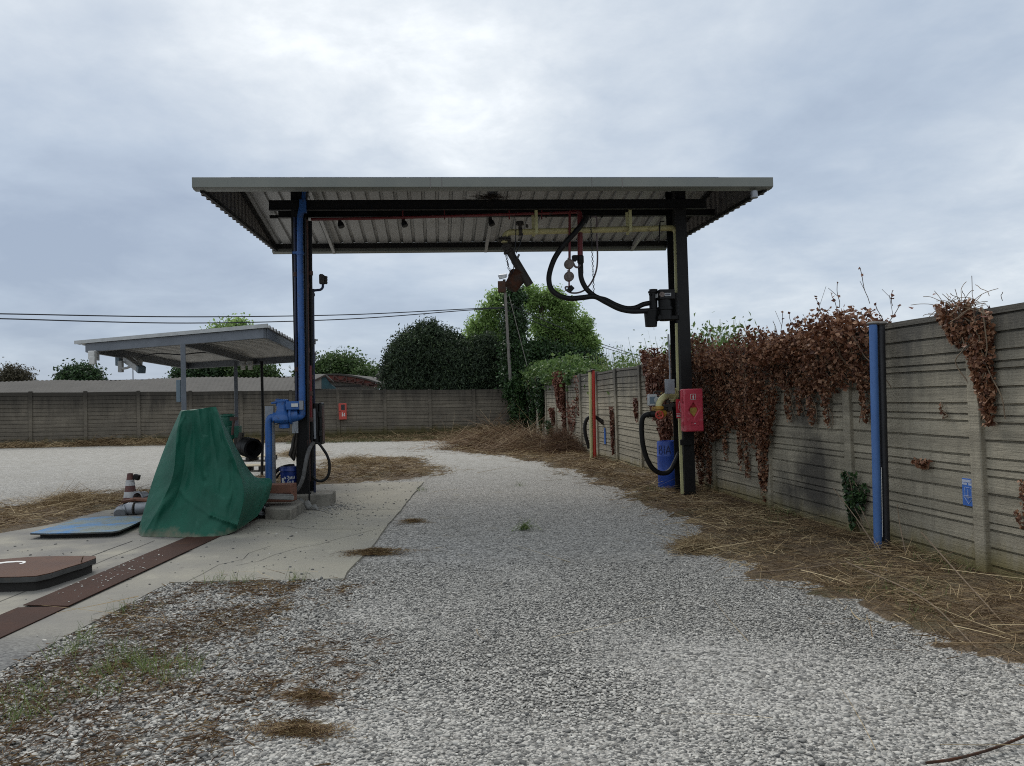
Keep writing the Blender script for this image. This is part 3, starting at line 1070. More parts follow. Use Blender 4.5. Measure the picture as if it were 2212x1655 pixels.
canopy = thing('canopy', 'large open steel canopy with gable sheet roof on two black columns over the gravel lane', 'canopy', CO)
for x in CX:
    b = MB()
    z0 = G(cl(x, 0, 0).x, cl(x, 0, 0).y) - 0.05 + (0.16 if x < 0 else 0)
    zt = 5.42
    for ly in (-0.192, 0.342):
        b.box(cl(x, ly, (z0 + zt) / 2), (0.19, 0.018, zt - z0), CROT)
    b.box(cl(x, 0.075, (z0 + zt) / 2), (0.012, 0.514, zt - z0), CROT)
    col_ = b.build('column', M_['black_steel'], canopy)
    p = MB()
    p.box(cl(x, 0.075, z0 + 0.06), (0.30, 0.64, 0.02), CROT)
    for sx in (-1, 1):
        for sy in (-1, 1):
            p.cyl(cl(x + sx * 0.12, sy * 0.22, z0 + 0.06), cl(x + sx * 0.12, sy * 0.22, z0 + 0.11), 0.014, None, 8)
    p.build('base_plate', M_['black_steel'], col_)
for ly, xa, xb, zc, hh in ((-0.235, -3.80, 3.60, 5.045, 0.15), (0.42, -3.78, 4.0, 5.06, 0.10)):
    b = MB()
    for z in (zc - hh / 2, zc + hh / 2):
        b.box(cl((xa + xb) / 2, ly, z), (xb - xa, 0.082, 0.010), CROT)
    b.box(cl((xa + xb) / 2, ly, zc), (xb - xa, 0.008, hh - 0.01), CROT)
    b.build('beam', M_['black_steel'], canopy)
# brackets at the head of the columns, rafters and purlins
for x in (-3.36, -0.1, 3.16):
    b = MB()
    b.beam(cl(x + 0.11, YF + 0.15, ZF + 0.01), cl(x + 0.11, YM, ZM - 0.10), 0.06, 0.10)
    b.beam(cl(x + 0.11, YM, ZM - 0.10), cl(x + 0.11, YR_ + 0.08, ZR - 0.12), 0.06, 0.10)
    if x != -0.1:
        b.beam(cl(x + 0.11, 0, 5.12), cl(x + 0.11, YM, ZM - 0.08), 0.05, 0.08)
    else:
        b.box(cl(x, -0.15, 5.29), (0.16, 0.16, 0.33), CROT)
    b.build('rafter', M_['roof_under'], canopy)
for y, z in ((-0.7, 5.22), (1.75, 5.35), (0.30, 5.53)):
    b = MB()
    b.beam(cl(-4.2, y, z), cl(3.95, y, z), 0.05, 0.055)
    b.build('purlin', M_['black_steel'], canopy)
b = MB()
corrugated(b, XL, XR, (YF + 0.02, ZF + 0.045), (YM, ZM))
sh = b.build('roof_sheet', M_['blue_sheet'], canopy)
sh['label'] = 'front roof slope of blue sheet'
b = MB()
corrugated(b, XL, XR, (YM, ZM - 0.012), (YR_, ZR))
sh = b.build('roof_sheet', M_['roof_under'], canopy)
sh['label'] = 'rear roof slope of grey sheet'
b = MB()
b.tube([cl(XL, YM, ZM + 0.03), cl(XR, YM, ZM + 0.03)], 0.035, 8)
b.build('ridge_cap', M_['blue_sheet'], canopy)
# front gutter: a box section with a folded lower lip
b = MB()
gp_ = [(0, 0.12), (0, -0.022), (0.06, -0.042), (0.18, -0.042), (0.18, -0.030), (0.065, -0.030), (0.015, -0.015), (0.015, 0.12)]
x0, x1 = XL - 0.02, 4.13
b.prism([cl(x0, YF + y, ZF + z) for y, z in gp_], EX * (x1 - x0))
for xe in (x0, x1 - 0.004):
    b.prism([cl(xe, YF + y, ZF + z) for y, z in ((0.001, 0.118), (0.001, -0.021), (0.06, -0.041), (0.18, -0.041), (0.18, 0.118))], EX * 0.004)
gut = b.build('gutter', M_['fascia'], canopy, 0.004)
for x in (-1.15, -0.98, 1.28, 1.75):
    b = MB()
    b.box(cl(x, YF - 0.002, ZF + 0.043), (0.010, 0.004, 0.155), CROT)
    b.build('gutter_joint', M_['skirt'], gut)
b = MB()
b.cyl(cl(3.86, YF + 0.10, ZF - 0.07), cl(3.86, YF + 0.10, ZF - 0.17), 0.055)
b.build('outlet', M_['galv'], gut)
b = MB()
b.prism([cl(XL, YR_ + y, ZR + z) for y, z in ((0, 0.055), (0, -0.13), (0.10, -0.16), (0.10, 0.055))], EX * (XR - XL))
b.build('rear_gutter', M_['fascia'], canopy, 0.004)
b = MB()
b.beam(cl(XL + .05, YR_ - 0.10, ZR - 0.045), cl(XR - .05, YR_ - 0.10, ZR - 0.045), 0.07, 0.09)
b.build('purlin', M_['black_steel'], canopy)


def gable(x, sgn, name):
    """vertically ribbed sheet closing the gable end; saw-tooth lower edge"""
    b = MB()
    n = 21
    vs, fs = [], []
    prof = []
    for k in range(n):
        y = YF + 0.10 + (YR_ - YF - 0.12) * k / n
        w = (YR_ - YF - 0.12) / n
        prof += [(y, 0), (y + 0.55 * w, 0), (y + 0.68 * w, 0.035), (y + 0.90 * w, 0.035)]
    prof.append((YR_ - 0.02, 0))
    top = lambda y: (ZF + (ZM - ZF) * (y - YF) / (YM - YF)) if y < YM else (ZM + (ZR - ZM) * (y - YM) / (YR_ - YM))
    for y, d in prof:
        t = (y - YF) / (YR_ - YF)
        zb = ZF - 0.08 + (ZR - 0.11 - ZF + 0.08) * t
        vs.append(cl(x + sgn * d, y, zb - 0.0))
        vs.append(cl(x + sgn * d, y, max(top(y), zb + 0.01)))
        vs.append(cl(x + sgn * (d + 0.008), y, zb))
        vs.append(cl(x + sgn * (d + 0.008), y, max(top(y), zb + 0.01)))
    for i in range(len(prof) - 1):
        a, c = 4 * i, 4 * i + 4
        fs += [(a, c, c + 1, a + 1), (a + 2, a + 3, c + 3, c + 2), (a, a + 2, c + 2, c)]
    b.add(vs, fs)
    g = b.build(name, M_['skirt'], canopy)
    r = MB()
    r.beam(cl(x - sgn * 0.03, YF + 0.12, ZF - 0.05), cl(x - sgn * 0.03, YR_ - 0.02, ZR - 0.09), 0.04, 0.06)
    r.beam(cl(x - sgn * 0.03, YM, ZM - 0.05), cl(x - sgn * 0.03, YR_ - 0.02, ZR - 0.06), 0.05, 0.06)
    r.build('rail', M_['black_steel'], g)


gable(XL + 0.07, -1, 'gable_sheet')
gable(XR - 0.0, 1, 'gable_sheet')
for w_ in (wall_right, wall_back):
    w_['kind'] = 'thing'

# ------------------------------------------------------------------ pipes and fittings hung under the canopy


def arc_pts(c, a, b_, r, t0, t1, n=8):
    return [c + a * (r * math.cos(t0 + (t1 - t0) * i / n)) + b_ * (r * math.sin(t0 + (t1 - t0) * i / n)) for i in range(n + 1)]


def torus(b, c, ax, R, r, n=20, m=8):
    ax = V(ax).normalized()
    a = ax.cross(V((0, 0, 1)) if abs(ax.z) < 0.9 else V((1, 0, 0))).normalized()
    d = ax.cross(a)
    b.tube([c + (a * math.cos(2 * math.pi * i / n) + d * math.sin(2 * math.pi * i / n)) * R for i in range(n + 1)], r, m, False)


def q6(x, y, ly=0.0):                         # canopy detail measured on an enlarged crop
    return cp((1750 + x / 1.8433) / 1.736, (620 + y / 1.8433) / 1.736, ly)


Z3 = V((0, 0, 1))
# yellow overhead pipe
YL = 0.02
t = thing('overhead_pipe', 'yellow overhead pipe hung from the canopy beam, ending in a drooping black spout', 'pipe', q6(800, 440, YL))
pa, pb = q6(330, 462, YL), q6(1395, 434, YL)
b = MB()
b.tube([pa, pb], 0.052, 16)
b.tube(smooth_path([pb, q6(1425, 436, YL), q6(1440, 455, YL - .01), q6(1441, 490, YL - .02)]), [0.052] * 9 + [0.05 - 0.0017 * i for i in range(16)], 14)
b.build('pipe', M_['yellow'], t)
b = MB()
b.beam(q6(1440, 470, -.09), q6(1447, 880, -.09), 0.05, 0.02, EY)
b.build('riser', M_['yellow_pole'], t, 0.003)
b = MB()
b.beam(q6(1449, 1092, -.09), q6(1460, 1560, -.09), 0.046, 0.02, EY)
b.build('riser', M_['yellow_pole'], t, 0.003)
for x, y0, y1 in ((482, 305, 470), (1132, 298, 455)):
    b = MB()
    b.box((q6(x, y0, -.10) + q6(x, y1, -.10)) / 2, (0.05, 0.03, (q6(x, y0, -.1) - q6(x, y1, -.1)).length), CROT)
    b.box((q6(x - 22, y0 + 40, .14) + q6(x - 22, y1 + 10, .14)) / 2, (0.05, 0.03, 0.40), CROT)
    b.beam(q6(x, y1 - 5, -.10), q6(x - 22, y1 + 10, .14), 0.05, 0.03)
    b.build('hanger', M_['yellow_pole'], t, 0.003)
b = MB()
el = smooth_path([pa, q6(300, 464, YL), q6(272, 480, YL), q6(262, 512, YL), q6(262, 535, YL)])
b.tube(el, 0.054, 16)
b.build('elbow', M_['yellow'], t)
b = MB()
for y in (503, 516):
    b.cyl(q6(263, y, YL), q6(263, y + 8, YL), 0.115, None, 20)
for k in range(8):
    a = k * math.pi / 4
    c = q6(263, 510, YL) + EX * 0.09 * math.cos(a) + EY * 0.09 * math.sin(a)
    b.cyl(c - Z3 * 0.05, c + Z3 * 0.04, 0.011, None, 6)
b.build('flange', M_['grimy'], t)
b = MB()
b.lathe([(0.07, 0), (0.085, 0.03), (0.10, 0.035), (0.10, 0.06), (0.075, 0.065), (0.07, 0.12)], q6(268, 545, YL), q6(286, 590, YL) - q6(268, 545, YL))
b.lathe([(0.07, 0), (0.09, 0.02), (0.09, 0.05), (0.07, 0.06)], q6(284, 585, YL), q6(310, 640, YL) - q6(284, 585, YL))
b.box(q6(318, 590, YL), (0.05, 0.09, 0.07), CROT)
b.build('swivel', M_['grimy'], t)
b = MB()
sp0, sp1 = q6(292, 588, YL), q6(436, 828, YL)
b._lathe([(0.064, 0), (0.064, 0.18), (0.072, 0.20), (0.072, (sp1 - sp0).length), (0.060, (sp1 - sp0).length), (0.060, 0.2)], sp0, (sp1 - sp0).normalized(), 20)
b.build('spout', M_['grimy'], t)
b = MB()
b.cyl(q6(352, 640, YL - .07), q6(362, 618, YL - .13), 0.018)
b.build('spout_handle', M_['galv'], t)
b = MB()
vx = q6(370, 460, YL)
b.cyl(vx - EX * 0.03, vx + EX * 0.03, 0.068)
b.cyl(vx + Z3 * 0.05, vx + Z3 * 0.13, 0.03)
b.cyl(vx + Z3 * 0.12, vx + Z3 * 0.18, 0.07, 0.06)
b.cyl(vx + EX * 0.10 + Z3 * 0.10, vx + EX * 0.14 + Z3 * 0.10, 0.03)
b.build('valve', M_['grimy'], t)
b = MB()
b.tube([q6(340, 370, YL - .08), q6(340, 470, YL - .08), q6(336, 560, YL - .08), q6(330, 640, YL - .08), q6(322, 740, YL - .08)], 0.008, 6)
b.tube([q6(388, 470, YL - .08), q6(368, 550, YL - .08), q6(340, 610, YL - .08)], 0.009, 6)
b.build('pull_wire', M_['cable'], t)


def chain(name, parent, path, link=0.05, r=0.0045):
    P = smooth_path(path, 12)
    L = [0]
    for a, c in zip(P, P[1:]):
        L.append(L[-1] + (c - a).length)
    b = MB()
    n = max(2, int(L[-1] / (link * 0.8)))
    for i in range(n):
        s = L[-1] * (i + 0.5) / n
        j = max(k for k in range(len(L) - 1) if L[k] <= s)
        c = P[j].lerp(P[j + 1], (s - L[j]) / max(1e-6, L[j + 1] - L[j]))
        d = (P[j + 1] - P[j]).normalized()
        w = (EX if i % 2 else EY)
        w = (w - d * w.dot(d)).normalized()
        h, q = link * 0.5 - r, link * 0.28
        b.tube([c + d * h * 0.6 + w * q, c + d * h, c + d * h * 0.6 - w * q, c - d * h * 0.6 - w * q, c - d * h, c - d * h * 0.6 + w * q, c + d * h * 0.6 + w * q], r, 5, False)
    return b.build(name, M_['cable'], parent)


# rusty bucket on a chain under the spout
bt, bb = q6(352, 775, 0.10), q6(305, 845, 0.02)
t = thing('bucket', 'rusty tin bucket hanging tilted on a chain below the yellow pipe', 'bucket', (bt + bb) / 2)
b = MB()
axd = (bt - bb)
hgt = axd.length * 1.15
b._lathe([(0.001, 0), (0.115, 0.0), (0.125, 0.02), (0.150, hgt - .02), (0.172, hgt - .02), (0.172, hgt), (0.148, hgt), (0.11, 0.02), (0.001, 0.02)], bb, axd.normalized(), 24)
b.build('body', M_['rust'], t)
b = MB()
torus(b, q6(312, 765, 0.0), EY, 0.055, 0.010, 16, 6)
b.build('handle', M_['rust'], t)
chain('chain', t, [q6(268, 575, 0), q6(275, 650, 0), q6(290, 700, 0), q6(308, 755, 0)], 0.045)
chain('chain', t, [q6(277, 600, 0), q6(284, 670, -.02), q6(292, 720, -.02), q6(320, 750, 0)], 0.045)

# big black hoses
t = thing('hose', 'thick black hose looping from the canopy beam to the black meter', 'hose', q6(700, 925, -0.10))
b = MB()
h1 = [(826, 362), (790, 415), (740, 475), (675, 545), (610, 640), (574, 740), (570, 810), (592, 866), (642, 903), (715, 921), (800, 915), (885, 908), (960, 945), (1050, 990), (1130, 1008), (1210, 1008), (1278, 1004)]
b.tube(smooth_path([q6(x, y, -.10 - .03 * math.sin(i)) for i, (x, y) in enumerate(h1)]), 0.046, 14)
b.build('tube', M_['rubber'], t)
b = MB()
b.cyl(q6(830, 352, -.10), q6(812, 392, -.10), 0.055)
for f in (0.25, 0.6):
    c = q6(830, 352, -.10).lerp(q6(800, 405, -.10), f)
    torus(b, c, q6(830, 352, -.1) - q6(812, 392, -.1), 0.052, 0.008, 14, 5)
b.build('clamp', M_['black_steel'], t)
t = thing('hose', 'black rubber hose curving from the red drop pipe across to the black meter', 'hose', q6(880, 900, -0.02))
b = MB()
h2 = [(786, 712), (792, 780), (818, 840), (858, 884), (905, 915), (960, 930), (1030, 965), (1100, 988), (1165, 985), (1220, 962), (1266, 952)]
b.tube(smooth_path([q6(x, y, -.03) for x, y in h2]), 0.044, 14)
b.build('tube', M_['rubber'], t)

# red drop pipe and the thin red pipe with the two reels
t = thing('drop_pipe', 'red drop pipe hanging from the canopy beam with a black coupling at its foot', 'pipe', q6(785, 480, 0.03))
b = MB()
b.tube(smooth_path([q6(715, 318, .03), q6(760, 318, .03), q6(780, 332, .03), q6(783, 370, .03)], 6), 0.042, 14)
b.tube([q6(783, 360, .03), q6(785, 640, .03)], 0.047, 16)
b.build('pipe', M_['red_pipe'], t)
b = MB()
b.lathe([(0.05, 0), (0.058, 0.01), (0.058, 0.12), (0.045, 0.14), (0.045, 0.30), (0.04, 0.32)], q6(786, 625, .03), (0, 0, -1))
b.beam(q6(735, 640, .03), q6(770, 640, .03), 0.06, 0.09)
b.box(q6(742, 645, .03), (0.07, 0.07, 0.10), CROT)
b.build('coupling', M_['black_plastic'], t, 0.004)
t = thing('pull_line', 'thin red pipe carrying two weathered round cans, one above the other, beside the thick hose', 'pipe', q6(710, 600, -0.06))
b = MB()
b.tube([q6(712, 316, -.06), q6(711, 660, -.06)], 0.022, 10)
b.tube([q6(709, 700, -.06), q6(708, 850, -.06)], 0.014, 8)
b.build('pipe', M_['red_pipe'], t)
for (x, y) in ((708, 684), (707, 770)):
    b = MB()
    c = q6(x, y, -.06)
    b._lathe([(0.001, -0.05), (0.065, -0.05), (0.085, -0.035), (0.085, 0.035), (0.065, 0.05), (0.001, 0.05)], c, EY, 22)
    b.box(c - EY * 0.052, (0.05, 0.012, 0.09), CROT)
    b.cyl(c + Z3 * 0.08, c + Z3 * 0.11, 0.025)
    b.build('can', M_['gauge'], t)
b = MB()
b.tube(smooth_path([q6(735, 672, -.06), q6(750, 700, -.06), q6(770, 705, -.05), q6(785, 690, -.02)]), 0.018, 8)
b.build('link', M_['thin_hose'], t)
b = MB()
b.beam(q6(706, 842, -.06), q6(732, 866, -.06), 0.09, 0.10)
b.build('weight', M_['black_plastic'], t, 0.012)
t = thing('chain', 'thin loose chain hanging straight down right of the red drop pipe', 'chain', q6(866, 600, -0.04))
chain('links', t, [q6(856, 352, -.04), q6(862, 480, -.04), q6(870, 650, -.04), q6(879, 880, -.04)], 0.05, 0.005)
t = thing('thin_hose', 'thin pinkish grey hose looping from the canopy down to the black weight', 'hose', q6(890, 700, 0.02))
b = MB()
b.tube(smooth_path([q6(x, y, .03) for x, y in ((850, 358), (885, 356), (899, 372), (899, 480), (903, 560), (904, 660), (895, 730), (868, 800), (825, 855), (775, 880), (725, 882), (692, 866), (682, 845), (697, 840), (716, 856))]), 0.015, 8)
b.build('tube', M_['thin_hose'], t)

# pipes along the beams
b = MB()
P_ = lambda u, v, ly: cp(u, v, ly)
b.tube([P_(672, 474, -.05), P_(800, 472, -.05), P_(950, 468, -.05), P_(1100, 463, -.05), P_(1245, 459, -.05)], 0.024, 8)
for u in (870, 960, 1100, 1170):
    b.beam(P_(u, 455, -.05), P_(u, 474, -.05), 0.03, 0.02)
o = b.build('long_pipe', M_['red_pipe'])
tag(o, 'long dull red pipe strung under the canopy beam from column to column', 'pipe')
b = MB()
b.tube([P_(672, 467, .45), P_(900, 464, .45), P_(1100, 462, .45), P_(1440, 458, .45)], 0.03, 8)
for u in (760, 860, 1000, 1180, 1300):
    b.beam(P_(u, 445, .45), P_(u, 470, .45), 0.03, 0.03)
tag(b.build('conduit', M_['black_steel']), 'dark conduit running along the back of the canopy beam', 'conduit')
for u, v, lab in ((734, 482, 'small dark spotlight under the long red pipe nearest the left column'), (871, 480, 'small dark spotlight under the long red pipe, farther from the left column'),
                  (1059, 478, 'small dark junction lamp under the beam below the bird nest')):
    t = thing('spotlight', lab, 'lamp', P_(u, v, -.02), 'small lamps under the canopy beam')
    b = MB()
    b.cyl(P_(u, v - 9, -.02), P_(u, v - 2, -.02), 0.03)
    b.build('mount', M_['black_steel'], t)
    b = MB()
    b.lathe([(0.03, 0), (0.05, 0.04), (0.055, 0.10), (0.05, 0.105)], P_(u, v - 3, -.02), (0.35, -0.2, -1), 14)
    b.build('lamp_head', M_['black_plastic'], t)
b = MB()
b.tube([q6(1365, 388, -.05), q6(1340, 388, -.05), q6(1336, 400, -.05), q6(1333, 470, -.05), q6(1328, 535, -.05)], 0.012, 6)
tag(b.build('hook_rod', M_['black_steel']), 'bent thin black rod hanging from the top of the right column', 'rod')

# bird nest on the front beam
nc = cl(-0.15, -0.235, 5.128)
N_ = 500
a = rng.uniform(0, 2 * math.pi, N_)
rad = np.abs(rng.normal(0, 0.10, N_))
p0 = np.stack([nc.x + rad * 1.7 * np.cos(a), nc.y + rad * 0.5 * np.sin(a), nc.z + 0.015 + np.clip(0.07 - rad * 0.35, 0, 1) * rng.random(N_) + rng.random(N_) * .02], -1)


def strands(name, p, az, el, ln, w, mat, parent=None, curve=0.25, seed=1, segs=3, tint=None):
    """thin dry stalks: curved ribbons starting at p"""
    r = np.random.default_rng(seed)
    n = len(p)
    d = np.stack([np.cos(az) * np.cos(el), np.sin(az) * np.cos(el), np.sin(el)], -1)
    side = np.stack([-np.sin(az), np.cos(az), np.zeros(n)], -1)
    up = np.cross(d, side)
    tw = r.uniform(0, 2 * math.pi, n)[:, None]
    wv = side * np.cos(tw) + up * np.sin(tw)
    bend = side * (r.normal(0, 1, n) * curve)[:, None] + np.array([0, 0, 1.0]) * (-np.abs(r.normal(0, .5, n)) * curve * np.clip(np.sin(el) * 2, 0, 1))[:, None]
    V_, ln, w = [], np.asarray(ln)[:, None], np.asarray(w)[:, None] if hasattr(w, '__len__') else w
    for k in range(segs + 1):
        t = k / segs
        c = p + d * ln * t + bend * ln * t * t
        ww = w * (1 - 0.6 * t)
        V_ += [c - wv * ww / 2, c + wv * ww / 2]
    V_ = np.stack(V_, 1).reshape(-1, 3)
    base = (np.arange(n) * 2 * (segs + 1))[:, None]
    F = np.concatenate([base + np.array([[2 * k, 2 * k + 1, 2 * k + 3, 2 * k + 2]]) for k in range(segs)], 1).reshape(-1, 4)
    tn = (r.random(n) if tint is None else tint)
    return np_mesh(name, V_, F, mat, parent, {'tint': np.repeat(tn, 2 * (segs + 1))})


o = strands('bird_nest', p0, rng.uniform(0, 6.28, N_), rng.normal(0.05, 0.35, N_), rng.uniform(.06, .22, N_), 0.006, M_['twig'], None, 0.4, 5)
o.data.materials.clear()
o.data.materials.append(M_['twig'])
tag(o, 'untidy dark bird nest of straw on the middle of the canopy beam', 'nest')

# meter on the right column
MQ = lambda x, y, ly: cp((2400 + x / 4.76) / 1.736, (1050 + y / 4.76) / 1.736, ly)
t = thing('flow_meter', 'black flow meter with two white labels high on the right column', 'meter', MQ(440, 420, -.1))
b = MB()
c0, c1 = MQ(238, 170, -.05), MQ(242, 600, -.05)
b.cyl(c1, c0, 0.072)
b.cyl(MQ(236, 235, -.05), MQ(236, 205, -.05), 0.09)
b.cyl(MQ(240, 580, -.05), MQ(240, 560, -.05), 0.09)
b.cyl(MQ(175, 262, -.12), MQ(215, 262, -.05), 0.02)
b.cyl(MQ(190, 432, -.05), MQ(260, 420, -.05), 0.062)
b.cyl(MQ(190, 560, -.05), MQ(330, 585, -.05), 0.062)
b.build('filter', M_['black_plastic'], t)
b = MB()
ctr = MQ(455, 268, -.12)
b.box(ctr, (0.275, 0.22, 0.17), CROT)
b.prism([MQ(335, 200, -.23), MQ(335, 335, -.23), MQ(258, 350, -.02), MQ(258, 255, -.02)], EY * 0.2)
b.build('counter', M_['black_plastic'], t, 0.01)
b = MB()
b.box(MQ(497, 260, -.236), (0.115, 0.006, 0.055), CROT)
b.build('nameplate', M_['pale'], t)
b = MB()
for yy in (248, 258, 268):
    b.box(MQ(497, yy, -.241), (0.085, 0.003, 0.006), CROT)
b.build('nameplate_print', M_['ink'], t)
b = MB()
pl = [MQ(266, 268, -.045), MQ(332, 242, -.245), MQ(332, 312, -.245), MQ(266, 340, -.045)]
nrm_ = (pl[1] - pl[0]).cross(pl[3] - pl[0]).normalized()
if nrm_.y > 0:
    nrm_ = -nrm_
b.prism([q + nrm_ * 0.012 for q in pl], nrm_ * 0.004)
b.build('nameplate', M_['pale'], t)
b = MB()
b.cyl(MQ(394, 258, -.235), MQ(394, 258, -.25), 0.045)
b.build('dial', M_['gauge'], t)
b = MB()
b.lathe([(0.10, 0), (0.115, 0.02), (0.115, 0.14), (0.135, 0.145), (0.135, 0.19), (0.12, 0.20), (0.12, 0.36), (0.10, 0.38)], MQ(440, 340, -.1), (0, 0, -1))
b.build('body', M_['black_plastic'], t)
b = MB()
b.box(MQ(500, 682, -.08), (0.42, 0.20, 0.07), CROT)
b.box(MQ(330, 680, -.08), (0.03, 0.20, 0.10), CROT)
b.build('bracket', M_['black_steel'], t, 0.01)
t = thing('bucket', 'small black pail hanging by a wire below the black meter', 'bucket', MQ(205, 835, -.05))
b = MB()
b._lathe([(0.001, 0), (0.10, 0), (0.125, 0.27), (0.132, 0.27), (0.132, 0.29), (0.118, 0.29), (0.09, 0.02), (0.001, 0.02)], MQ(198, 835, -.05), (0.03, 0, 1), 22)
b.build('body', M_['black_plastic'], t)
b = MB()
b.tube(smooth_path([MQ(115, 640, -.05), MQ(160, 600, -.05), MQ(178, 580, -.05), MQ(250, 605, -.05), MQ(300, 640, -.05)]), 0.004, 5)
b.tube([MQ(248, 840, -.05), MQ(250, 895, -.05)], 0.003, 5)
b.build('handle', M_['cable'], t)

# strip box, yellow valve group, hose and signs on the lower right column
S9 = lambda x, y, ly: cp((2380 + x / 5.517) / 1.736, (1380 + y / 5.517) / 1.736, ly)
t = thing('valve_group', 'pale yellow elbow with ochre valves and a handwheel on the lower right column', 'valve', S9(620, 700, -.05))
b = MB()
b.tube(smooth_path([S9(840, 560, .02), S9(740, 560, 0), S9(640, 590, -.04), S9(560, 650, -.08), S9(510, 730, -.10), S9(500, 800, -.10)]), 0.058, 16)
b.build('elbow', M_['yellow_pole'], t)
b = MB()
for x in (770, 815):
    d_ = (S9(840, 560, .02) - S9(740, 560, 0)).normalized()
    b.cyl(S9(x, 560, 0.01), S9(x, 560, 0.01) + d_ * 0.022, 0.125, None, 22)
for k in range(6):
    a_ = k * math.pi / 3
    c = S9(790, 560, 0.01) + EY * 0.10 * math.cos(a_) + Z3 * 0.10 * math.sin(a_)
    b.cyl(c - EX * 0.05, c + EX * 0.07, 0.011, None, 6)
b.build('flange', M_['yellow'], t)
b = MB()
b.lathe([(0.06, 0), (0.085, 0.015), (0.085, 0.05), (0.07, 0.06), (0.07, 0.10)], S9(500, 790, -.1), (0, 0, -1))
b.tube(smooth_path([S9(490, 850, -.1), S9(520, 910, -.1), S9(610, 950, -.06)]), 0.065, 14)
b.cyl(S9(420, 805, .02), S9(420, 880, .02), 0.06)
b.cyl(S9(590, 520, .15), S9(560, 620, .15), 0.05)
b.build('valve_body', M_['orange_yellow'], t)
b = MB()
b.tube(smooth_path([S9(500, 760, -.06), S9(560, 830, -.06), S9(680, 850, -.02), S9(790, 800, 0.02), S9(870, 780, .05)]), 0.05, 12)
b.box(S9(700, 780, -.04), (0.16, 0.10, 0.05), CROT)
b.box(S9(720, 850, -.05), (0.07, 0.08, 0.07), CROT)
b.cyl(S9(690, 660, -.05), S9(690, 730, -.05), 0.035)
b.cyl(S9(745, 720, -.05), S9(745, 860, -.05), 0.03)
b.build('pipework', M_['grimy'], t, 0.004)
b = MB()
torus(b, S9(512, 972, -.16), EY, 0.062, 0.016, 20, 8)
for k in range(4):
    a_ = k * math.pi / 2 + .4
    b.beam(S9(512, 972, -.16), S9(512, 972, -.16) + EX * .06 * math.cos(a_) + Z3 * .06 * math.sin(a_), 0.014, 0.014)
b.cyl(S9(512, 972, -.16), S9(512, 972, -.06), 0.015)
b.build('handwheel', M_['red'], t)
b = MB()
torus(b, S9(495, 545, .10), V((0.1, -.6, .8)), 0.085, 0.018, 18, 7)
b.beam(S9(440, 545, .10), S9(550, 545, .10), 0.02, 0.02)
b.build('handwheel', M_['grimy'], t)
t = thing('gauge_box', 'small grey box with a dark window beside the yellow elbow', 'box', S9(355, 665, 0.05))
b = MB()
b.box(S9(362, 665, .05), (0.155, 0.10, 0.20), CROT)
b.cyl(S9(445, 665, .05) - EY * .06, S9(445, 665, .05) + EY * .05, 0.055)
b.build('case', M_['pale'], t, 0.012)
b = MB()
b.box(S9(355, 668, .05) - EY * 0.052, (0.10, 0.006, 0.12), CROT)
b.build('window', M_['meter_box'], t)
t = thing('terminal_box', 'narrow grey strip box with a conduit running up the left edge of the right column', 'box', S9(735, 390, -.20))
b = MB()
b.box(S9(740, 385, -.20), (0.13, 0.08, 0.25), CROT)
b.box(S9(665, 385, -.19), (0.05, 0.09, 0.25), CROT)
b.build('case', M_['galv'], t, 0.005)
b = MB()
b.tube([S9(732, 260, -.21), S9(728, 0, -.21), S9(700, -700, -.21)], 0.014, 8)
b.build('conduit', M_['galv'], t)
b = MB()
b.beam(cp(1474, 1068, -.09), cp(1467, 880, -.09), 0.05, 0.03, EY)
tag(b.build('pipe_cover', M_['yellow_pole'], None, 0.003), 'slim pale yellow strip running up the face of the right column to the ground', 'pipe')
b = MB()
b.box(cl(CX[1] - .06, -.225, 0.93), (0.2, 0.03, 0.10), CROT)
tag(b.build('clamp_plate', M_['black_steel'], None, 0.004), 'flat black plate clamped across the right column under the red cabinet', 'plate')

t = thing('hose', 'black hose hanging in a deep loop from the valve group across the blue barrel', 'hose', S9(300, 1300, -.1))
b = MB()
BH = lambda x, y, ly: cp((2150 + x / 2.547) / 1.736, (1250 + y / 2.547) / 1.736, ly)
hp = [(795, 772), (730, 775), (690, 780), (662, 810), (652, 880), (655, 980), (668, 1080), (700, 1190), (750, 1280), (815, 1330), (880, 1335), (930, 1305), (962, 1250), (990, 1190), (1010, 1140)]
b.tube(smooth_path([BH(x, y, -.10 + .028 * i) for i, (x, y) in enumerate(hp)]), 0.043, 14)
b.build('tube', M_['rubber'], t)
b = MB()
b.cyl(BH(795, 772, -.10), BH(735, 775, -.09), 0.055)
for x in (712, 722):
    torus(b, BH(x, 776, -.08), EX, 0.046, 0.008, 14, 5)
b.build('coupling', M_['black_plastic'], t)

# extinguisher cabinet and sign
t = thing('extinguisher_cabinet', 'faded red plastic extinguisher cabinet with a diamond window on the right column', 'cabinet', S9(1170, 870, -.45))
cc = S9(1172, 872, -.35)
W_, H_ = 0.335, 0.725
b = MB()
b.box(cc, (W_ * 1.08, 0.12, H_ * 1.0), CROT)
b.build('back_shell', M_['ext_red'], t, 0.03)
door = MB()
fy = cc - EY * 0.13
DZ, DW = 0.135, 0.083                        # diamond half height / width
zc_ = 0.0


def dp(x, z, y=0.0):
    return fy + EX * x + Z3 * z - EY * y


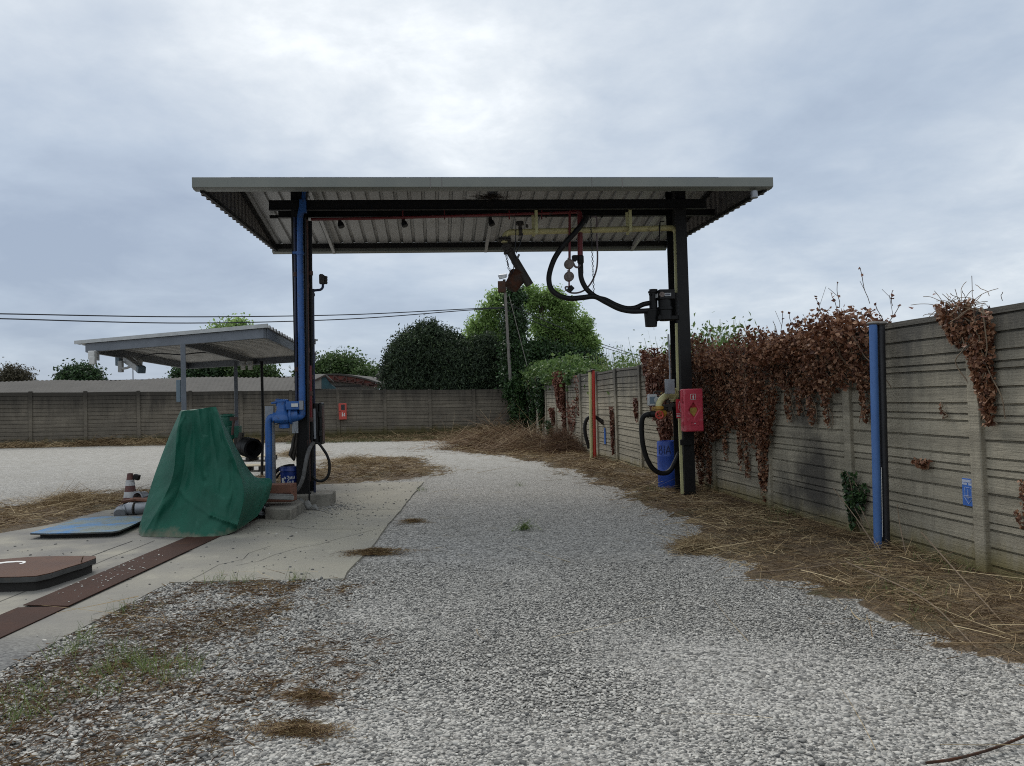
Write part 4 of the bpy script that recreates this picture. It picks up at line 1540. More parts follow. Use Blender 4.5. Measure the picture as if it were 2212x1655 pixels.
o_ = [dp(-W_ / 2, -H_ / 2), dp(W_ / 2, -H_ / 2), dp(W_ / 2, H_ / 2), dp(-W_ / 2, H_ / 2)]
i_ = [dp(0, -DZ), dp(DW, 0), dp(0, DZ), dp(-DW, 0)]
mid_ = [dp(0, -H_ / 2), dp(W_ / 2, 0), dp(0, H_ / 2), dp(-W_ / 2, 0)]
vs = o_ + mid_ + i_ + [q + EY * 0.05 for q in i_] + [q + EY * 0.13 for q in o_]
fs = [(0, 4, 8, 11, 7), (4, 1, 5, 9, 8), (5, 2, 6, 10, 9), (6, 3, 7, 11, 10)]
fs += [(8 + k, 8 + (k + 1) % 4, 12 + (k + 1) % 4, 12 + k) for k in range(4)]
fs += [(0, 16, 17, 1, 4), (1, 17, 18, 2, 5), (2, 18, 19, 3, 6), (3, 19, 16, 0, 7)]
door.add(vs, fs)
dr = door.build('door', M_['ext_red'], t, 0.018)
b = MB()
b.prism([q + EY * 0.045 for q in i_], EY * 0.004)
b.build('window', M_['sign_red'], dr)
b = MB()
b.prism([dp(-0.052, 0.04, -.043), dp(0.062, 0.045, -.043), dp(0.066, -0.02, -.043), dp(0.012, -.112, -.043), dp(-.058, -.03, -.043)], EY * -0.004)
b.build('card', M_['ochre'], dr)
b = MB()
b.box(dp(-.005, 0.225, 0.003), (0.085, 0.006, 0.092), CROT)
b.build('emblem', M_['sign_red'], dr)
b = MB()
for x, z, w, h in ((0, .27, .095, .006), (0, .18, .095, .006), (-.048, .225, .006, .092), (.042, .225, .006, .092)):
    b.box(dp(-.005 + x * .9, z, 0.004), (w, 0.006, h), CROT)
b.box(dp(-.005, 0.215, .007), (0.022, .003, 0.05), CROT)
b.box(dp(-.005, 0.25, .007), (0.012, .003, 0.018), CROT)
b.build('emblem_print', M_['white'], dr)
b = MB()
for x, z, w, h in ((0, -.20, .14, .006), (0, -.25, .14, .006), (-.068, -.225, .006, .05), (.068, -.225, .006, .05)):
    b.box(dp(x + .01, z, .003), (w, .008, h), CROT)
b.build('handle_recess', M_['ext_red'], dr)
b = MB()
b.cyl(dp(.01, -.225, 0), dp(.01, -.225, 0.012), 0.010)
b.build('latch', M_['white'], dr)
for z0 in (0.22, -0.20):
    b = MB()
    for k in range(5):
        b.box(dp(-W_ / 2 - 0.016, z0 - k * 0.02, -.06), (0.03, 0.03, 0.010), CROT)
    b.build('hinge', M_['ext_red'], t)
t = thing('extinguisher_sign', 'small red sign with a white extinguisher symbol half hidden beside the red cabinet', 'sign', S9(945, 840, -.24))
b = MB()
sc = S9(955, 840, -.24)
b.box(sc, (0.17, 0.006, 0.325), CROT)
b.build('plate', M_['sign_red'], t)
b = MB()
sf = sc - EY * 0.005


def sp_(x, z):
    return sf + EX * x + Z3 * z


b.box(sp_(0.005, 0.03), (0.042, 0.003, 0.18), CROT)
b.box(sp_(0.005, 0.13), (0.022, 0.003, 0.02), CROT)
for (xa, za), (xb, zb) in (((-.005, .14), (-.035, .10)), ((-.035, .10), (-.04, .0)), ((-.04, 0), (-.03, -.03))):
    b.beam(sp_(xa, za), sp_(xb, zb), 0.003, 0.008, EY)
b.box(sp_(0, -0.085), (0.155, 0.003, 0.007), CROT)
b.box(sp_(0, -0.123), (0.155, 0.003, 0.034), CROT)
b.build('pictogram', M_['white'], t)


def text_on(name, s, size, p, xdir, zdir, mat, parent=None):
    cu = bpy.data.curves.new(name, 'FONT')
    cu.body = s
    cu.size = size
    cu.align_x, cu.align_y = 'CENTER', 'CENTER'
    cu.extrude = 0.0006
    tmp = bpy.data.objects.new(name + '_tmp', cu)
    COL.objects.link(tmp)
    dg = bpy.context.evaluated_depsgraph_get()
    me = bpy.data.meshes.new_from_object(tmp.evaluated_get(dg))
    bpy.data.objects.remove(tmp)
    X, Z = V(xdir), V(zdir)
    Y = Z.cross(X)
    off = V((0, 0, 0))
    q = parent
    while q is not None:
        off = off + q.location
        q = q.parent
    me.transform(Matrix.Translation(V(p) - off) @ Matrix((X, Z, -Y if False else X.cross(Z))).transposed().to_4x4())
    me.materials.clear()
    me.materials.append(mat)
    me.name = name
    o = bpy.data.objects.new(name, me)
    COL.objects.link(o)
    if parent is not None:
        o.parent = parent
    return o


text_on('lettering', 'ESTINTORE', 0.026, sp_(0, -0.123) - EY * 0.003, EX, Z3, M_['sign_red'], t)

# blue barrel with hand lettering
bc = V((2.92, 14.55, 0))
bc.z = G(bc.x, bc.y)
t = thing('barrel', 'bright blue plastic barrel hand lettered BIA, behind the right column', 'barrel', bc)
b = MB()
b._lathe([(0.001, 0.0), (0.20, 0.0), (0.215, 0.03), (0.215, 0.28), (0.222, 0.30), (0.215, 0.32), (0.215, 0.60), (0.222, 0.62), (0.215, 0.64), (0.215, 0.86), (0.205, 0.90), (0.195, 0.90), (0.19, 0.86), (0.001, 0.84)], bc, Z3, 36)
b.build('drum', M_['barrel'], t)


def strokes_cyl(b, lines, c, R, a0, z0, sc, w):
    """hand drawn strokes wrapped on a cylinder; a0 = facing angle"""
    for ln in lines:
        P = [(x * sc, y * sc) for x, y in ln]
        Q = []
        for (xa, ya), (xb, yb) in zip(P, P[1:]):
            for k in range(4):
                Q.append((xa + (xb - xa) * k / 4, ya + (yb - ya) * k / 4))
        Q.append(P[-1])
        pts = []
        for x, y in Q:
            a = a0 + x / R
            pts.append(V((c.x + (R + 0.002) * math.sin(a), c.y - (R + 0.002) * math.cos(a), c.z + z0 + y)))
        b.tube(pts, w / 2, 5)


b = MB()
Bl = [[(0, 0), (0, 1)], [(0, 1), (.35, .95), (.4, .75), (.3, .55), (0, .52)], [(0, .52), (.4, .48), (.48, .25), (.38, .03), (0, 0)]]
Il = [[(.72, 0), (.74, 1)]]
Al = [[(.92, 0), (1.2, 1.02), (1.48, 0)], [(1.02, .36), (1.38, .36)]]
face_b = math.atan2(bc.x, bc.y)
strokes_cyl(b, Bl + Il + Al, bc, 0.215, -face_b - 0.92, 0.66, 0.16, 0.014)
b.build('lettering', M_['ink'], t)

# twin poles: yellow and red with a cap, and the hose behind them
t = thing('pipe_pair', 'pale yellow and red upright pipes side by side in front of the concrete wall', 'pipes', gp(1281, 993))
for (ut, ub, mat, nm, vt) in ((1274.5, 1278, 'yellow_pole', 'yellow_pipe', 803), (1281.2, 1285.2, 'red_pole', 'red_pipe', 800)):
    b = MB()
    b.tube([at(ub, 997, 21.7), at((ub + ut) / 2, 900, 21.7), at(ut, vt, 21.7)], 0.047, 16)
    b.build(nm, M_[mat], t)
    b = MB()
    ct = at(ut, vt, 21.7)
    b.lathe([(0.075, 0), (0.078, 0.02), (0.05, 0.035)], ct - Z3 * 0.005, (0, 0, 1), 16)
    b.build('cap', M_['grimy'], t)
t = thing('hose', 'black hose arched behind the yellow and red pipes, its end pointing at the wall', 'hose', at(1270, 950, 21.9))
H3 = lambda x, y, d=0: at((1900 + x / 3.678) / 1.736, (1350 + y / 3.678) / 1.736, 21.95 - d)
b = MB()
b.tube(smooth_path([H3(*q) for q in ((1140, 1220), (1112, 1130), (1085, 1020), (1080, 900), (1108, 815), (1165, 782), (1225, 788), (1280, 825))]), 0.052, 12)
b.build('tube', M_['rubber'], t)
b = MB()
b.tube([H3(1275, 820), H3(1330, 862), H3(1415, 930)], [0.058, 0.062, 0.05], 12)
for f in (0.2, 0.35):
    torus(b, H3(1275, 820).lerp(H3(1415, 930), f), H3(1415, 930) - H3(1275, 820), 0.064, 0.01, 14, 5)
b.build('nozzle', M_['grimy'], t)

# blue and black poles near the wall
t = thing('pipe_pair', 'tall blue and black upright pipes standing together in dry grass by the near wall', 'pipes', V((4.05, 8.5, G(4.05, 8.5))))
b = MB()
b.tube([at(1897, 1195, 8.5), at(1891, 940, 8.5), at(1886, 702, 8.5)], 0.0425, 24)
b.build('blue_pipe', M_['blue_pole'], t)
b = MB()
b.tube([at(1914.5, 1190, 8.53), at(1908, 940, 8.53), at(1902.5, 702, 8.53)], 0.043, 24)
b.build('black_pipe', M_['black_pole'], t)
b = MB()
b.tube([at(1906.5, 1160, 8.47), at(1904, 1010, 8.47)], 0.004, 6)
b.build('seam_wire', M_['white'], t)
for u in (1887, 1902.5):
    b = MB()
    b.lathe([(0.055, 0), (0.072, 0.012), (0.072, 0.02), (0.05, 0.036)], at(u, 702, 8.52), (0, 0, 1), 20)
    b.build('cap', M_['pole_wood'], t)

# blue earth sign on the near wall, small blue plate farther on


def wall_pt(u, v, off=0.0):
    d = V(ray(u, v))
    o = V((0, 0, EYE))
    n = V((NR[0], NR[1], 0))
    p0 = V((WR0[0], WR0[1], 0)) + n * off
    return o + d * ((p0 - o).dot(n) / d.dot(n))


WD3, WN3 = V((WRD[0], WRD[1], 0)), V((NR[0], NR[1], 0))
WROT = Matrix((-WD3, -WN3, Z3)).transposed()   # x towards the viewer's right, y into the wall
sg = wall_pt(2091.5, 1063.5, 0.012)
t = thing('earth_sign', 'blue sheet sign with a white earthing symbol screwed low on the near wall', 'sign', sg)
HS = (wall_pt(2091, 1035, .012) - wall_pt(2092, 1094, .012)).length
WS = (wall_pt(2079.5, 1063, .012) - wall_pt(2104, 1064, .012)).length
b = MB()
b.box(sg, (WS, 0.006, HS), WROT)
b.build('plate', M_['blue_sign'], t, 0.002)


def sgp(x, z):
    return sg - WD3 * (x * WS) + Z3 * (z * HS) + WN3 * 0.0045


b = MB()
for x0, x1, z0, z1 in ((-.46, .30, .36, .455), (.36, .46, .36, .45), (-.46, -.04, .265, .34), (.08, .46, .255, .335)):
    b.box(sgp((x0 + x1) / 2, (z0 + z1) / 2), ((x1 - x0) * WS, 0.002, (z1 - z0) * HS), WROT)
b.build('print_block', M_['sign_white'], t)
b = MB()
for (a, c) in (((-.25, .18), (-.25, -.15)), ((-.25, .18), (.35, .16)), ((.35, .16), (.35, -.15)), ((-.35, -.15), (.45, -.17)), ((-.38, -.15), (.05, -.42)), ((.45, -.17), (.05, -.42))):
    b.beam(sgp(*a), sgp(*c), 0.002, 0.006, WN3)
for (a, c) in (((.03, .10), (.03, -.12)), ((-.2, -.12), (.25, -.13)), ((-.12, -.18), (.2, -.19)), ((-.03, -.235), (.12, -.24))):
    b.beam(sgp(*a), sgp(*c), 0.002, 0.012, WN3)
b.build('earth_symbol', M_['sign_white'], t)
b = MB()
s2 = wall_pt(1306.5, 942, 0.02)
b.box(s2, (0.16, 0.008, 0.46), WROT)
tag(b.build('plate', M_['blue_sign'], None, 0.002), 'narrow light blue plate on the far part of the concrete wall behind the hose', 'sign')

# ------------------------------------------------------------------ left column: blue meter, pipes, hoses and clutter
S4 = lambda x, y, ly: cp((950 + x / 3.31) / 1.736, (1440 + y / 3.31) / 1.736, ly)
t = thing('flow_meter', 'bright blue pump meter with pipes to ground and roof on the left column', 'meter', S4(420, 380, -.3))
b = MB()
ml = -.32
mc = S4(365, 425, ml)
b.lathe([(0.05, -0.04), (0.13, -0.02), (0.162, 0.02), (0.165, 0.07), (0.135, 0.12), (0.10, 0.16), (0.088, 0.19), (0.088, 0.315), (0.105, 0.32), (0.105, 0.35), (0.07, 0.362)], S4(362, 465, ml), Z3, 28)
b.lathe([(0.06, -0.11), (0.085, -0.10), (0.085, -0.04), (0.12, -0.02)], S4(385, 470, ml), Z3, 22)
b.build('body', M_['blue'], t)
b = MB()
b.box(S4(520, 268, ml - .02), (0.27, 0.18, 0.14), CROT)
b.cyl(S4(440, 268, ml), S4(400, 268, ml), 0.065)
b.build('counter', M_['blue'], t, 0.012)
b = MB()
b.box(S4(527, 263, ml - .02) - EY * 0.10, (0.105, 0.012, 0.055), CROT)
b.build('nameplate', M_['white'], t)
b = MB()
b.box(S4(606, 264, ml - .03), (0.06, 0.215, 0.15), CROT)
b.build('display', M_['galv'], t, 0.006)
b = MB()
b.cyl(S4(560, 385, ml), S4(465, 400, ml), 0.095, 0.11)
b.cyl(S4(480, 400, ml), S4(455, 402, ml), 0.135)
b.tube(smooth_path([S4(530, 400, ml), S4(575, 405, ml), S4(603, 385, ml), S4(606, 330, ml), S4(605, 260, ml + .01), S4(604, 0, ml + .02)]), 0.054, 18)
b.tube([S4(605, 260, ml + .01), S4(604, 0, ml + .02), cp(648, 560, ml + .06), cp(648, 470, ml + .06), cp(654, 440, ml + .06)], [0.054, 0.054, 0.052, 0.05, 0.05], 18)
b.box(cp(655, 446, ml + .06), (0.105, 0.12, 0.20), CROT)
b.tube([cp(655, 440, ml + .06), cp(657, 405, ml + .06)], 0.032, 12)
b.build('outlet_pipe', M_['blue'], t)
b = MB()
b.cyl(cp(648, 551, -.26), cp(648, 544, -.26), 0.066, None, 20)
b.box(cp(642, 547, -.26), (0.13, 0.10, 0.035), CROT)
b.build('collar', M_['blue'], t)
b = MB()
b.tube(smooth_path([S4(262, 420, ml), S4(225, 415, ml), S4(195, 450, ml), S4(188, 520, ml), S4(190, 620, ml)]), 0.055, 18)
b.tube([S4(190, 600, ml), S4(192, 900, ml), S4(192, 1330, ml)], 0.055, 18)
b.cyl(S4(268, 420, ml), S4(245, 420, ml), 0.085)
b.build('inlet_pipe', M_['blue'], t)
b = MB()
b.tube([S4(330, 222, ml), S4(290, 228, ml - .03), S4(220, 240, ml - .06)], [0.03, 0.025, 0.012], 10)
b.box(S4(300, 230, ml), (0.05, 0.06, 0.12), CROT)
b.build('handle', M_['blue'], t, 0.006)
b = MB()
b.tube(smooth_path([S4(245, 455, ml - .1), S4(262, 495, ml - .1), S4(300, 500, ml - .1), S4(340, 475, ml - .1)]), 0.008, 6)
b.build('wire', M_['cable'], t)

b = MB()
gc = [S4(145, 275, -.10), S4(248, 275, -.10)]
zb = G(gc[0].x, gc[0].y)
w = (gc[1] - gc[0]).length
b.box((gc[0] + gc[1]) / 2 + V((0, 0, (zb - gc[0].z) / 2)), (w, 0.012, gc[0].z - zb), CROT)
for s_ in (-1, 1):
    b.box((gc[0] + gc[1]) / 2 + EX * s_ * (w / 2 - .006) + EY * 0.06 + V((0, 0, (zb - gc[0].z) / 2)), (0.012, 0.10, gc[0].z - zb), CROT)
tag(b.build('channel_post', M_['galv'], None, 0.002), 'galvanised channel post standing behind the blue inlet pipe', 'post')

# service pipes strapped to the column
colx = CX[0]


def vpipe(u0, v0, u1, v1, ly, r, mat, name, label, cat, bands=()):
    t = thing(name, label, cat, cp(u1, v1, ly), 'service pipes strapped to the left column')
    b = MB()
    b.tube([cp(u0, v0, ly), cp((u0 + u1) / 2, (v0 + v1) / 2, ly), cp(u1, v1, ly)], r, 10)
    b.build('pipe', M_[mat], t)
    for f in bands:
        c = cp(u0 + (u1 - u0) * f, v0 + (v1 - v0) * f, ly)
        b = MB()
        b.cyl(c - Z3 * 0.035, c + Z3 * 0.035, r * 1.5)
        b.build('joint', M_['rust_pipe'], t)
    return t


vpipe(636.5, 470, 641, 880, -.24, 0.020, 'navy', 'service_pipe', 'thin navy pipe left of the blue outlet pipe on the left column', 'pipe', (.3, .8))
vpipe(660, 470, 668.5, 1103, -.42, 0.014, 'rubber', 'service_pipe', 'slender black rod running free to the slab in front of the left column', 'pipe')
vpipe(663, 475, 668, 1040, -.30, 0.020, 'rust_pipe', 'service_pipe', 'brown rusty pipe with dark joints beside the blue outlet pipe', 'pipe', (.25, .5, .62, .85))
vpipe(670.3, 790, 672, 910, -.27, 0.022, 'red_pipe', 'service_pipe', 'dull red pipe ending in a red valve halfway up the left column', 'pipe', (.5, .97))
vpipe(671.5, 478, 674.5, 1040, -.20, 0.020, 'black_steel', 'service_pipe', 'black pipe on the right edge of the left column', 'pipe', (.2, .6))
t = thing('hose', 'black hose strapped along the right edge of the left column, bulging outwards', 'hose', cp(676, 700, -.1))
b = MB()
b.tube(smooth_path([cp(667, 478, -.12), cp(669.5, 540, -.12), cp(671.5, 640, -.12), cp(670.5, 760, -.12), cp(671, 900, -.12), cp(676, 1000, -.12)]), 0.028, 10)
b.build('tube', M_['rubber'], t)

# valve on its own stand pipe
t = thing('stand_pipe', 'thin dark blue stand pipe with a dark valve on its swan neck top', 'pipe', cp(678, 1070, -.05))
b = MB()
ly = -.02
b.tube(smooth_path([cp(680, 1085, ly), cp(679, 950, ly), cp(677.5, 800, ly), cp(676.3, 640, ly), cp(677.5, 629, ly), cp(684, 627, ly), cp(692, 626, ly), cp(697, 621, ly), cp(697.5, 612, ly)]), 0.021, 10)
b.build('pipe', M_['navy'], t)
b = MB()
b.cyl(cp(697.5, 614, ly), cp(697.5, 605, ly), 0.035)
b.box(cp(695.5, 604, ly), (0.085, 0.09, 0.15), CROT)
for v in (599, 604, 610):
    b.cyl(cp(699, v, ly), cp(706, v + 1, ly - .02), 0.026)
b.cyl(cp(694, 596, ly), cp(694, 592.5, ly), 0.03)
b.build('valve', M_['grimy'], t, 0.008)
for v, nm in ((637, 'joint'), (770, 'joint')):
    b = MB()
    b.cyl(cp(676.6, v + 3, ly), cp(676.4, v - 3, ly), 0.03)
    b.build(nm, M_['navy'], t)
b = MB()
b.box(cp(683, 735, ly), (0.05, 0.03, 0.03), CROT)
b.box(cp(681, 738, ly), (0.015, 0.03, 0.09), CROT)
b.build('tap', M_['pale'], t)

# black cabinet seen edge-on
t = thing('extinguisher_cabinet', 'black extinguisher cabinet seen edge on at the right of the left column', 'cabinet', cp(687, 915, 0))
b = MB()
ca = cp(686, 915, .05)
b.box(ca, (0.085, 0.34, 0.68), CROT)
b.build('back_shell', M_['black_plastic'], t, 0.02)
b = MB()
b.box(ca + EX * 0.068, (0.05, 0.36, 0.70), CROT)
dr = b.build('door', M_['black_plastic'], t, 0.02)
b = MB()
b.box(ca + EX * 0.097, (0.008, 0.22, 0.60), CROT)
b.build('rim', M_['rust_pipe'], dr, 0.003)
for z in (0.15, -.16):
    b = MB()
    b.box(ca + EX * 0.07 - EY * 0.185 + Z3 * z, (0.05, 0.03, 0.10), CROT)
    b.build('hinge', M_['black_plastic'], t, 0.006)
b = MB()
b.box(ca - EX * 0.02 - EY * 0.173 + Z3 * 0.0, (0.035, 0.012, 0.5), CROT)
b.build('strap', M_['galv'], t)

# hose loop right of the column and the ribbed hose to the ground
t = thing('hose', 'coil of thin black hose looped at the right foot of the left column', 'hose', cp(700, 1000, -.2))
for k, (dx, dy) in enumerate(((0, 0), (5, 3), (-3, 8))):
    b = MB()
    pts = [(745, 745), (770, 728), (810, 740), (860, 800), (905, 870), (938, 960), (942, 1060), (925, 1140), (880, 1190), (820, 1205), (770, 1185), (740, 1150)]
    b.tube(smooth_path([S4(x + dx * (i > 2), y + dy * (i > 2) * 1.5, -.25 + .02 * k) for i, (x, y) in enumerate(pts)]), 0.020 if k < 2 else 0.010, 10)
    b.build('tube', M_['rubber'], t)
t = thing('ribbed_hose', 'dusty grey ribbed hose sweeping down from the left column to the brick block', 'hose', S4(560, 1300, -.5))
b = MB()
P = smooth_path([S4(x, y, ly) for x, y, ly in ((745, 735, -.27), (715, 770, -.38), (685, 840, -.5), (660, 930, -.58), (640, 1040, -.62), (620, 1150, -.64), (590, 1240, -.66), (545, 1310, -.66), (490, 1360, -.62), (440, 1385, -.55))], 14)
b.tube(P, [0.030 + 0.003 * (i % 2) for i in range(len(P))], 12)
b.build('tube', M_['grey_hose'], t)

# foot of the column: pedestal, plinth, blocks
b = MB()
pz = G(-3.4, 12.9)
b.box(cl(colx + .14, -.05, pz + .09), (0.66, 0.62, 0.22), CROT)
tag(b.build('pedestal', M_['conc'], None, 0.02), 'worn concrete pedestal under the left canopy column', 'block')
PL = lambda x, y, h: gp((950 + x / 3.31) / 1.736, (1440 + y / 3.31) / 1.736, h)
b = MB()
pp_ = [PL(140, 1545, .17), PL(470, 1552, .17), PL(625, 1462, .17), PL(560, 1430, .17), PL(150, 1430, .17)]
b.prism([V((q.x, q.y, q.z - .19)) for q in pp_], (0, 0, 0.19))
tag(b.build('plinth', M_['conc'], None, 0.015), 'low broken concrete plinth in front of the left column', 'plinth')
bb0 = PL(345, 1470, .17)
t = thing('hollow_block', 'terracotta hollow block lying on the low concrete plinth', 'block', bb0)
b = MB()
b.box(bb0 + V((-0.04, 0.16, 0.135)), (0.40, 0.26, 0.27), Matrix.Rotation(R_(-4), 3, 'Z'))
b.build('block', M_['brick'], t, 0.01)
b = MB()
for z in (0.13,):
    b.box(bb0 + V((-0.04, 0.030, z)), (0.38, 0.008, 0.025), Matrix.Rotation(R_(-4), 3, 'Z'))
b.build('slot', M_['rust_pipe'], t)
b = MB()
tr0 = PL(280, 1430, .26)
rt_ = Matrix.Rotation(R_(20), 3, 'Z') @ Matrix.Rotation(R_(6), 3, 'Y')
b.box(tr0 + V((-.02, -.02, 0.02)), (0.55, 0.30, 0.012), rt_)
for sx, sy, w, d in ((0, -.15, .55, .012), (0, .15, .55, .012), (.27, 0, .012, .30), (-.27, 0, .012, .3)):
    b.box(tr0 + V((-.02, -.02, 0.045)) + rt_ @ V((sx, sy, 0)), (w, d, 0.05), rt_)
tag(b.build('tray', M_['tray'], None, 0.003), 'dusty shallow metal tray propped against the terracotta block', 'tray')

pc = S4(455, 1300, -.05)
pc = V((pc.x, pc.y, pc.z))
t = thing('pail', 'dark blue plastic pail scrawled with white paint beside the left column', 'pail', pc)
b = MB()
b._lathe([(0.001, 0), (0.125, 0), (0.14, 0.02), (0.15, 0.30), (0.165, 0.30), (0.165, 0.315), (0.155, 0.33), (0.155, 0.365), (0.14, 0.365), (0.13, 0.33), (0.001, 0.32)], pc, Z3, 28)
b.build('bucket', M_['pail'], t)
b = MB()
fa = math.atan2(pc.x, pc.y)
wl = [[(0, .62), (.28, .95)], [(.28, .62), (0, .95)], [(.45, 1), (.62, 1.05), (.66, .8), (.5, .72), (.62, .6), (.68, .45), (.5, .42)], [(.8, .55), (.82, 1.0), (.95, .6), (1.05, 1.0), (1.1, .58)],
      [(1.22, .98), (1.26, .6), (1.42, .62), (1.46, 1.0)], [(.05, .35), (.05, 0), (.3, 0)], [(.45, .02), (.52, .32), (.6, .02)], [(.72, .3), (.84, 0), (.95, .32)], [(1.1, .3), (1.32, .32), (1.12, .1), (1.36, .05), (1.2, -.18), (1.08, -.1)]]
strokes_cyl(b, wl, pc, 0.147, -fa - 0.62, 0.10, 0.115, 0.010)
b.build('scrawl', M_['white'], t)
b = MB()
vs, fs = [], []
for i in range(7):
    a = -fa - 0.98 + 0.05 * i
    for z in (0.045, 0.19):
        vs.append(V((pc.x + 0.1505 * math.sin(a), pc.y - 0.1505 * math.cos(a), pc.z + z)))
for i in range(6):
    fs.append((2 * i, 2 * i + 2, 2 * i + 3, 2 * i + 1))
b.add(vs, fs)
b.build('paper_label', M_['white'], t)
t = thing('hose', 'black hose lying in a bow behind the dark blue pail', 'hose', S4(370, 1060, .15))
b = MB()
b.tube(smooth_path([S4(235, 1150, .1), S4(270, 1100, .12), S4(330, 1050, .15), (S4(420, 1020, .15)), S4(505, 1015, .12)]), 0.03, 10)
b.tube(smooth_path([S4(240, 1180, .1), S4(290, 1160, .12), S4(330, 1110, .15), S4(400, 1060, .15), S4(480, 1045, .12)]), 0.018, 10)
b.build('tube', M_['rubber'], t)
# oily rag on the column, draped
b = MB()
vs, fs = [], []
cols_ = 9
rows_ = [(600, 515, 545), (640, 495, 545), (700, 480, 545), (780, 472, 545), (850, 450, 540), (885, 440, 530), (930, 480, 525), (950, 495, 515)]
for i, (y, xa, xb) in enumerate(rows_):
    for k in range(cols_):
        f = k / (cols_ - 1)
        vs.append(S4(xa + (xb - xa) * f, y + 6 * math.sin(k * 1.9 + i), -.30 + 0.05 * math.sin(k * 1.7 + i * .6)))
for i in range(len(rows_) - 1):
    for k in range(cols_ - 1):
        a = i * cols_ + k
        fs.append((a, a + 1, a + cols_ + 1, a + cols_))
b.add(vs, fs)
o = b.build('rag', M_['grimy'], None, 0, 180)
sl = o.modifiers.new('thick', 'SOLIDIFY')
sl.thickness = 0.008
tag(o, 'dark oily rag hanging on the left side of the left column', 'rag')
b = MB()
b.beam(S4(500, 470, -.32), S4(530, 590, -.32), 0.06, 0.04)
b.box(S4(520, 530, -.32), (0.10, 0.05, 0.22), CROT)
tag(b.build('bracket', M_['galv'], None, 0.006), 'small grey bracket under the blue meter', 'bracket')
b = MB()
sk = []
for k in range(22):
    f = k / 21
    q = S4(470 + 260 * f, 1430 + 120 * f * f, -.45 - .35 * f)
    sk.append(q)
vs, fs = [], []
for i, q in enumerate(sk):
    g0 = G(q.x, q.y)
    for k in range(5):
        vs.append(V((q.x - .06 + .05 * k, q.y - 0.02 * k, max(g0 + 0.02, q.z + 0.03 * math.sin(i * .9 + k * 1.3)))))
for i in range(21):
    for k in range(4):
        a = i * 5 + k
        fs.append((a, a + 1, a + 6, a + 5))
b.add(vs, fs)
o = b.build('sack', M_['tray'], None, 0, 180)
o.modifiers.new('thick', 'SOLIDIFY').thickness = 0.01
tag(o, 'empty pale sack crumpled over the corner of the plinth', 'sack')

# ------------------------------------------------------------------ green tarpaulin over a cart
TS = [
    [(390, 887, 10.45), (361.6, 951, 10.42), (333.5, 1028, 10.3), (312.4, 1098, 10.1), (298.5, 1147, 9.97)],
    [(393, 889, 10.25), (382.6, 932, 10.14), (374, 1024, 9.98), (342.7, 1098, 9.88), (306, 1161, 9.82)],
    [(405, 886, 10.26), (402, 960, 10.20), (394, 1030, 10.10), (372, 1100, 9.95), (340, 1165, 9.76)],
    [(418, 886, 10.24), (420, 960, 10.20), (418, 1030, 10.10), (405, 1100, 9.93), (385, 1165, 9.69)],
    [(430, 884, 10.18), (437, 958, 10.10), (441, 1028, 10.03), (440, 1100, 9.89), (425, 1163, 9.68)],
    [(445, 881, 10.22), (462, 960, 10.17), (472, 1030, 10.09), (474, 1100, 9.93), (462, 1160, 9.71)],
    [(458, 879, 10.24), (478, 952, 10.18), (496, 1020, 10.12), (500, 1090, 9.97), (488, 1156, 9.81)],
    [(466, 879, 10.28), (489, 948, 10.20), (513, 1010, 10.12), (527, 1070, 9.98), (510, 1147, 9.95)],
    [(467, 880, 10.4), (497, 955, 10.5), (524, 1012, 10.55), (545, 1065, 10.4), (532, 1133, 10.3)],
    [(468, 881, 10.5), (504, 962, 10.75), (533, 1020, 10.9), (566, 1056, 10.9), (556, 1115, 10.7)],
    [(467, 882, 10.7), (512, 970, 11.2), (548, 1027, 11.4), (586, 1036, 11.3), (581, 1075, 11.2)],
    [(460, 886, 10.9), (500, 980, 11.7), (540, 1032, 12.0), (572, 1042, 12.0), (574, 1072, 12.0)],
    [(430, 888, 11.0), (440, 980, 11.9), (460, 1030, 12.2), (470, 1060, 12.2), (475, 1085, 12.2)],
    [(405, 890, 10.8), (370, 985, 11.4), (345, 1050, 11.6), (330, 1090, 11.6), (322, 1112, 11.6)],
]
t = thing('tarpaulin', 'dark green tarpaulin draped to the ground over a tall machine', 'tarpaulin', V((-4.2, 10.4, G(-4.2, 10.4))))
SUB, SEG = 14, 72
CREASE = [([(429, 886), (437, 958), (442, 1030)], .030, 9), ([(470, 890), (488, 946), (512, 1009), (537, 1037)], .032, 8), ([(455, 1113), (480, 1122), (513, 1134)], .045, 7), ([(513, 1134), (530, 1080), (537, 1037)], .028, 7),
          ([(537, 1022), (575, 1064)], .035, 7), ([(398, 900), (388, 920), (384, 960)], .02, 5), ([(352, 1090), (322, 1164)], .025, 7), ([(415, 890), (411, 970), (400, 1050)], -.022, 9),
          ([(452, 886), (459, 1040), (466, 1105)], -.028, 10), ([(500, 1000), (505, 1060), (495, 1110)], -.026, 9), ([(372, 1030), (400, 1075), (455, 1113)], .016, 6), ([(555, 1040), (552, 1075), (520, 1140)], -.022, 7), ([(440, 1050), (428, 1110), (420, 1165)], .022, 9)]


def seg_dist(p, a, b_):
    ax, ay = b_[0] - a[0], b_[1] - a[1]
    t_ = max(0, min(1, ((p[0] - a[0]) * ax + (p[1] - a[1]) * ay) / (ax * ax + ay * ay)))
    return math.hypot(p[0] - a[0] - ax * t_, p[1] - a[1] - ay * t_)


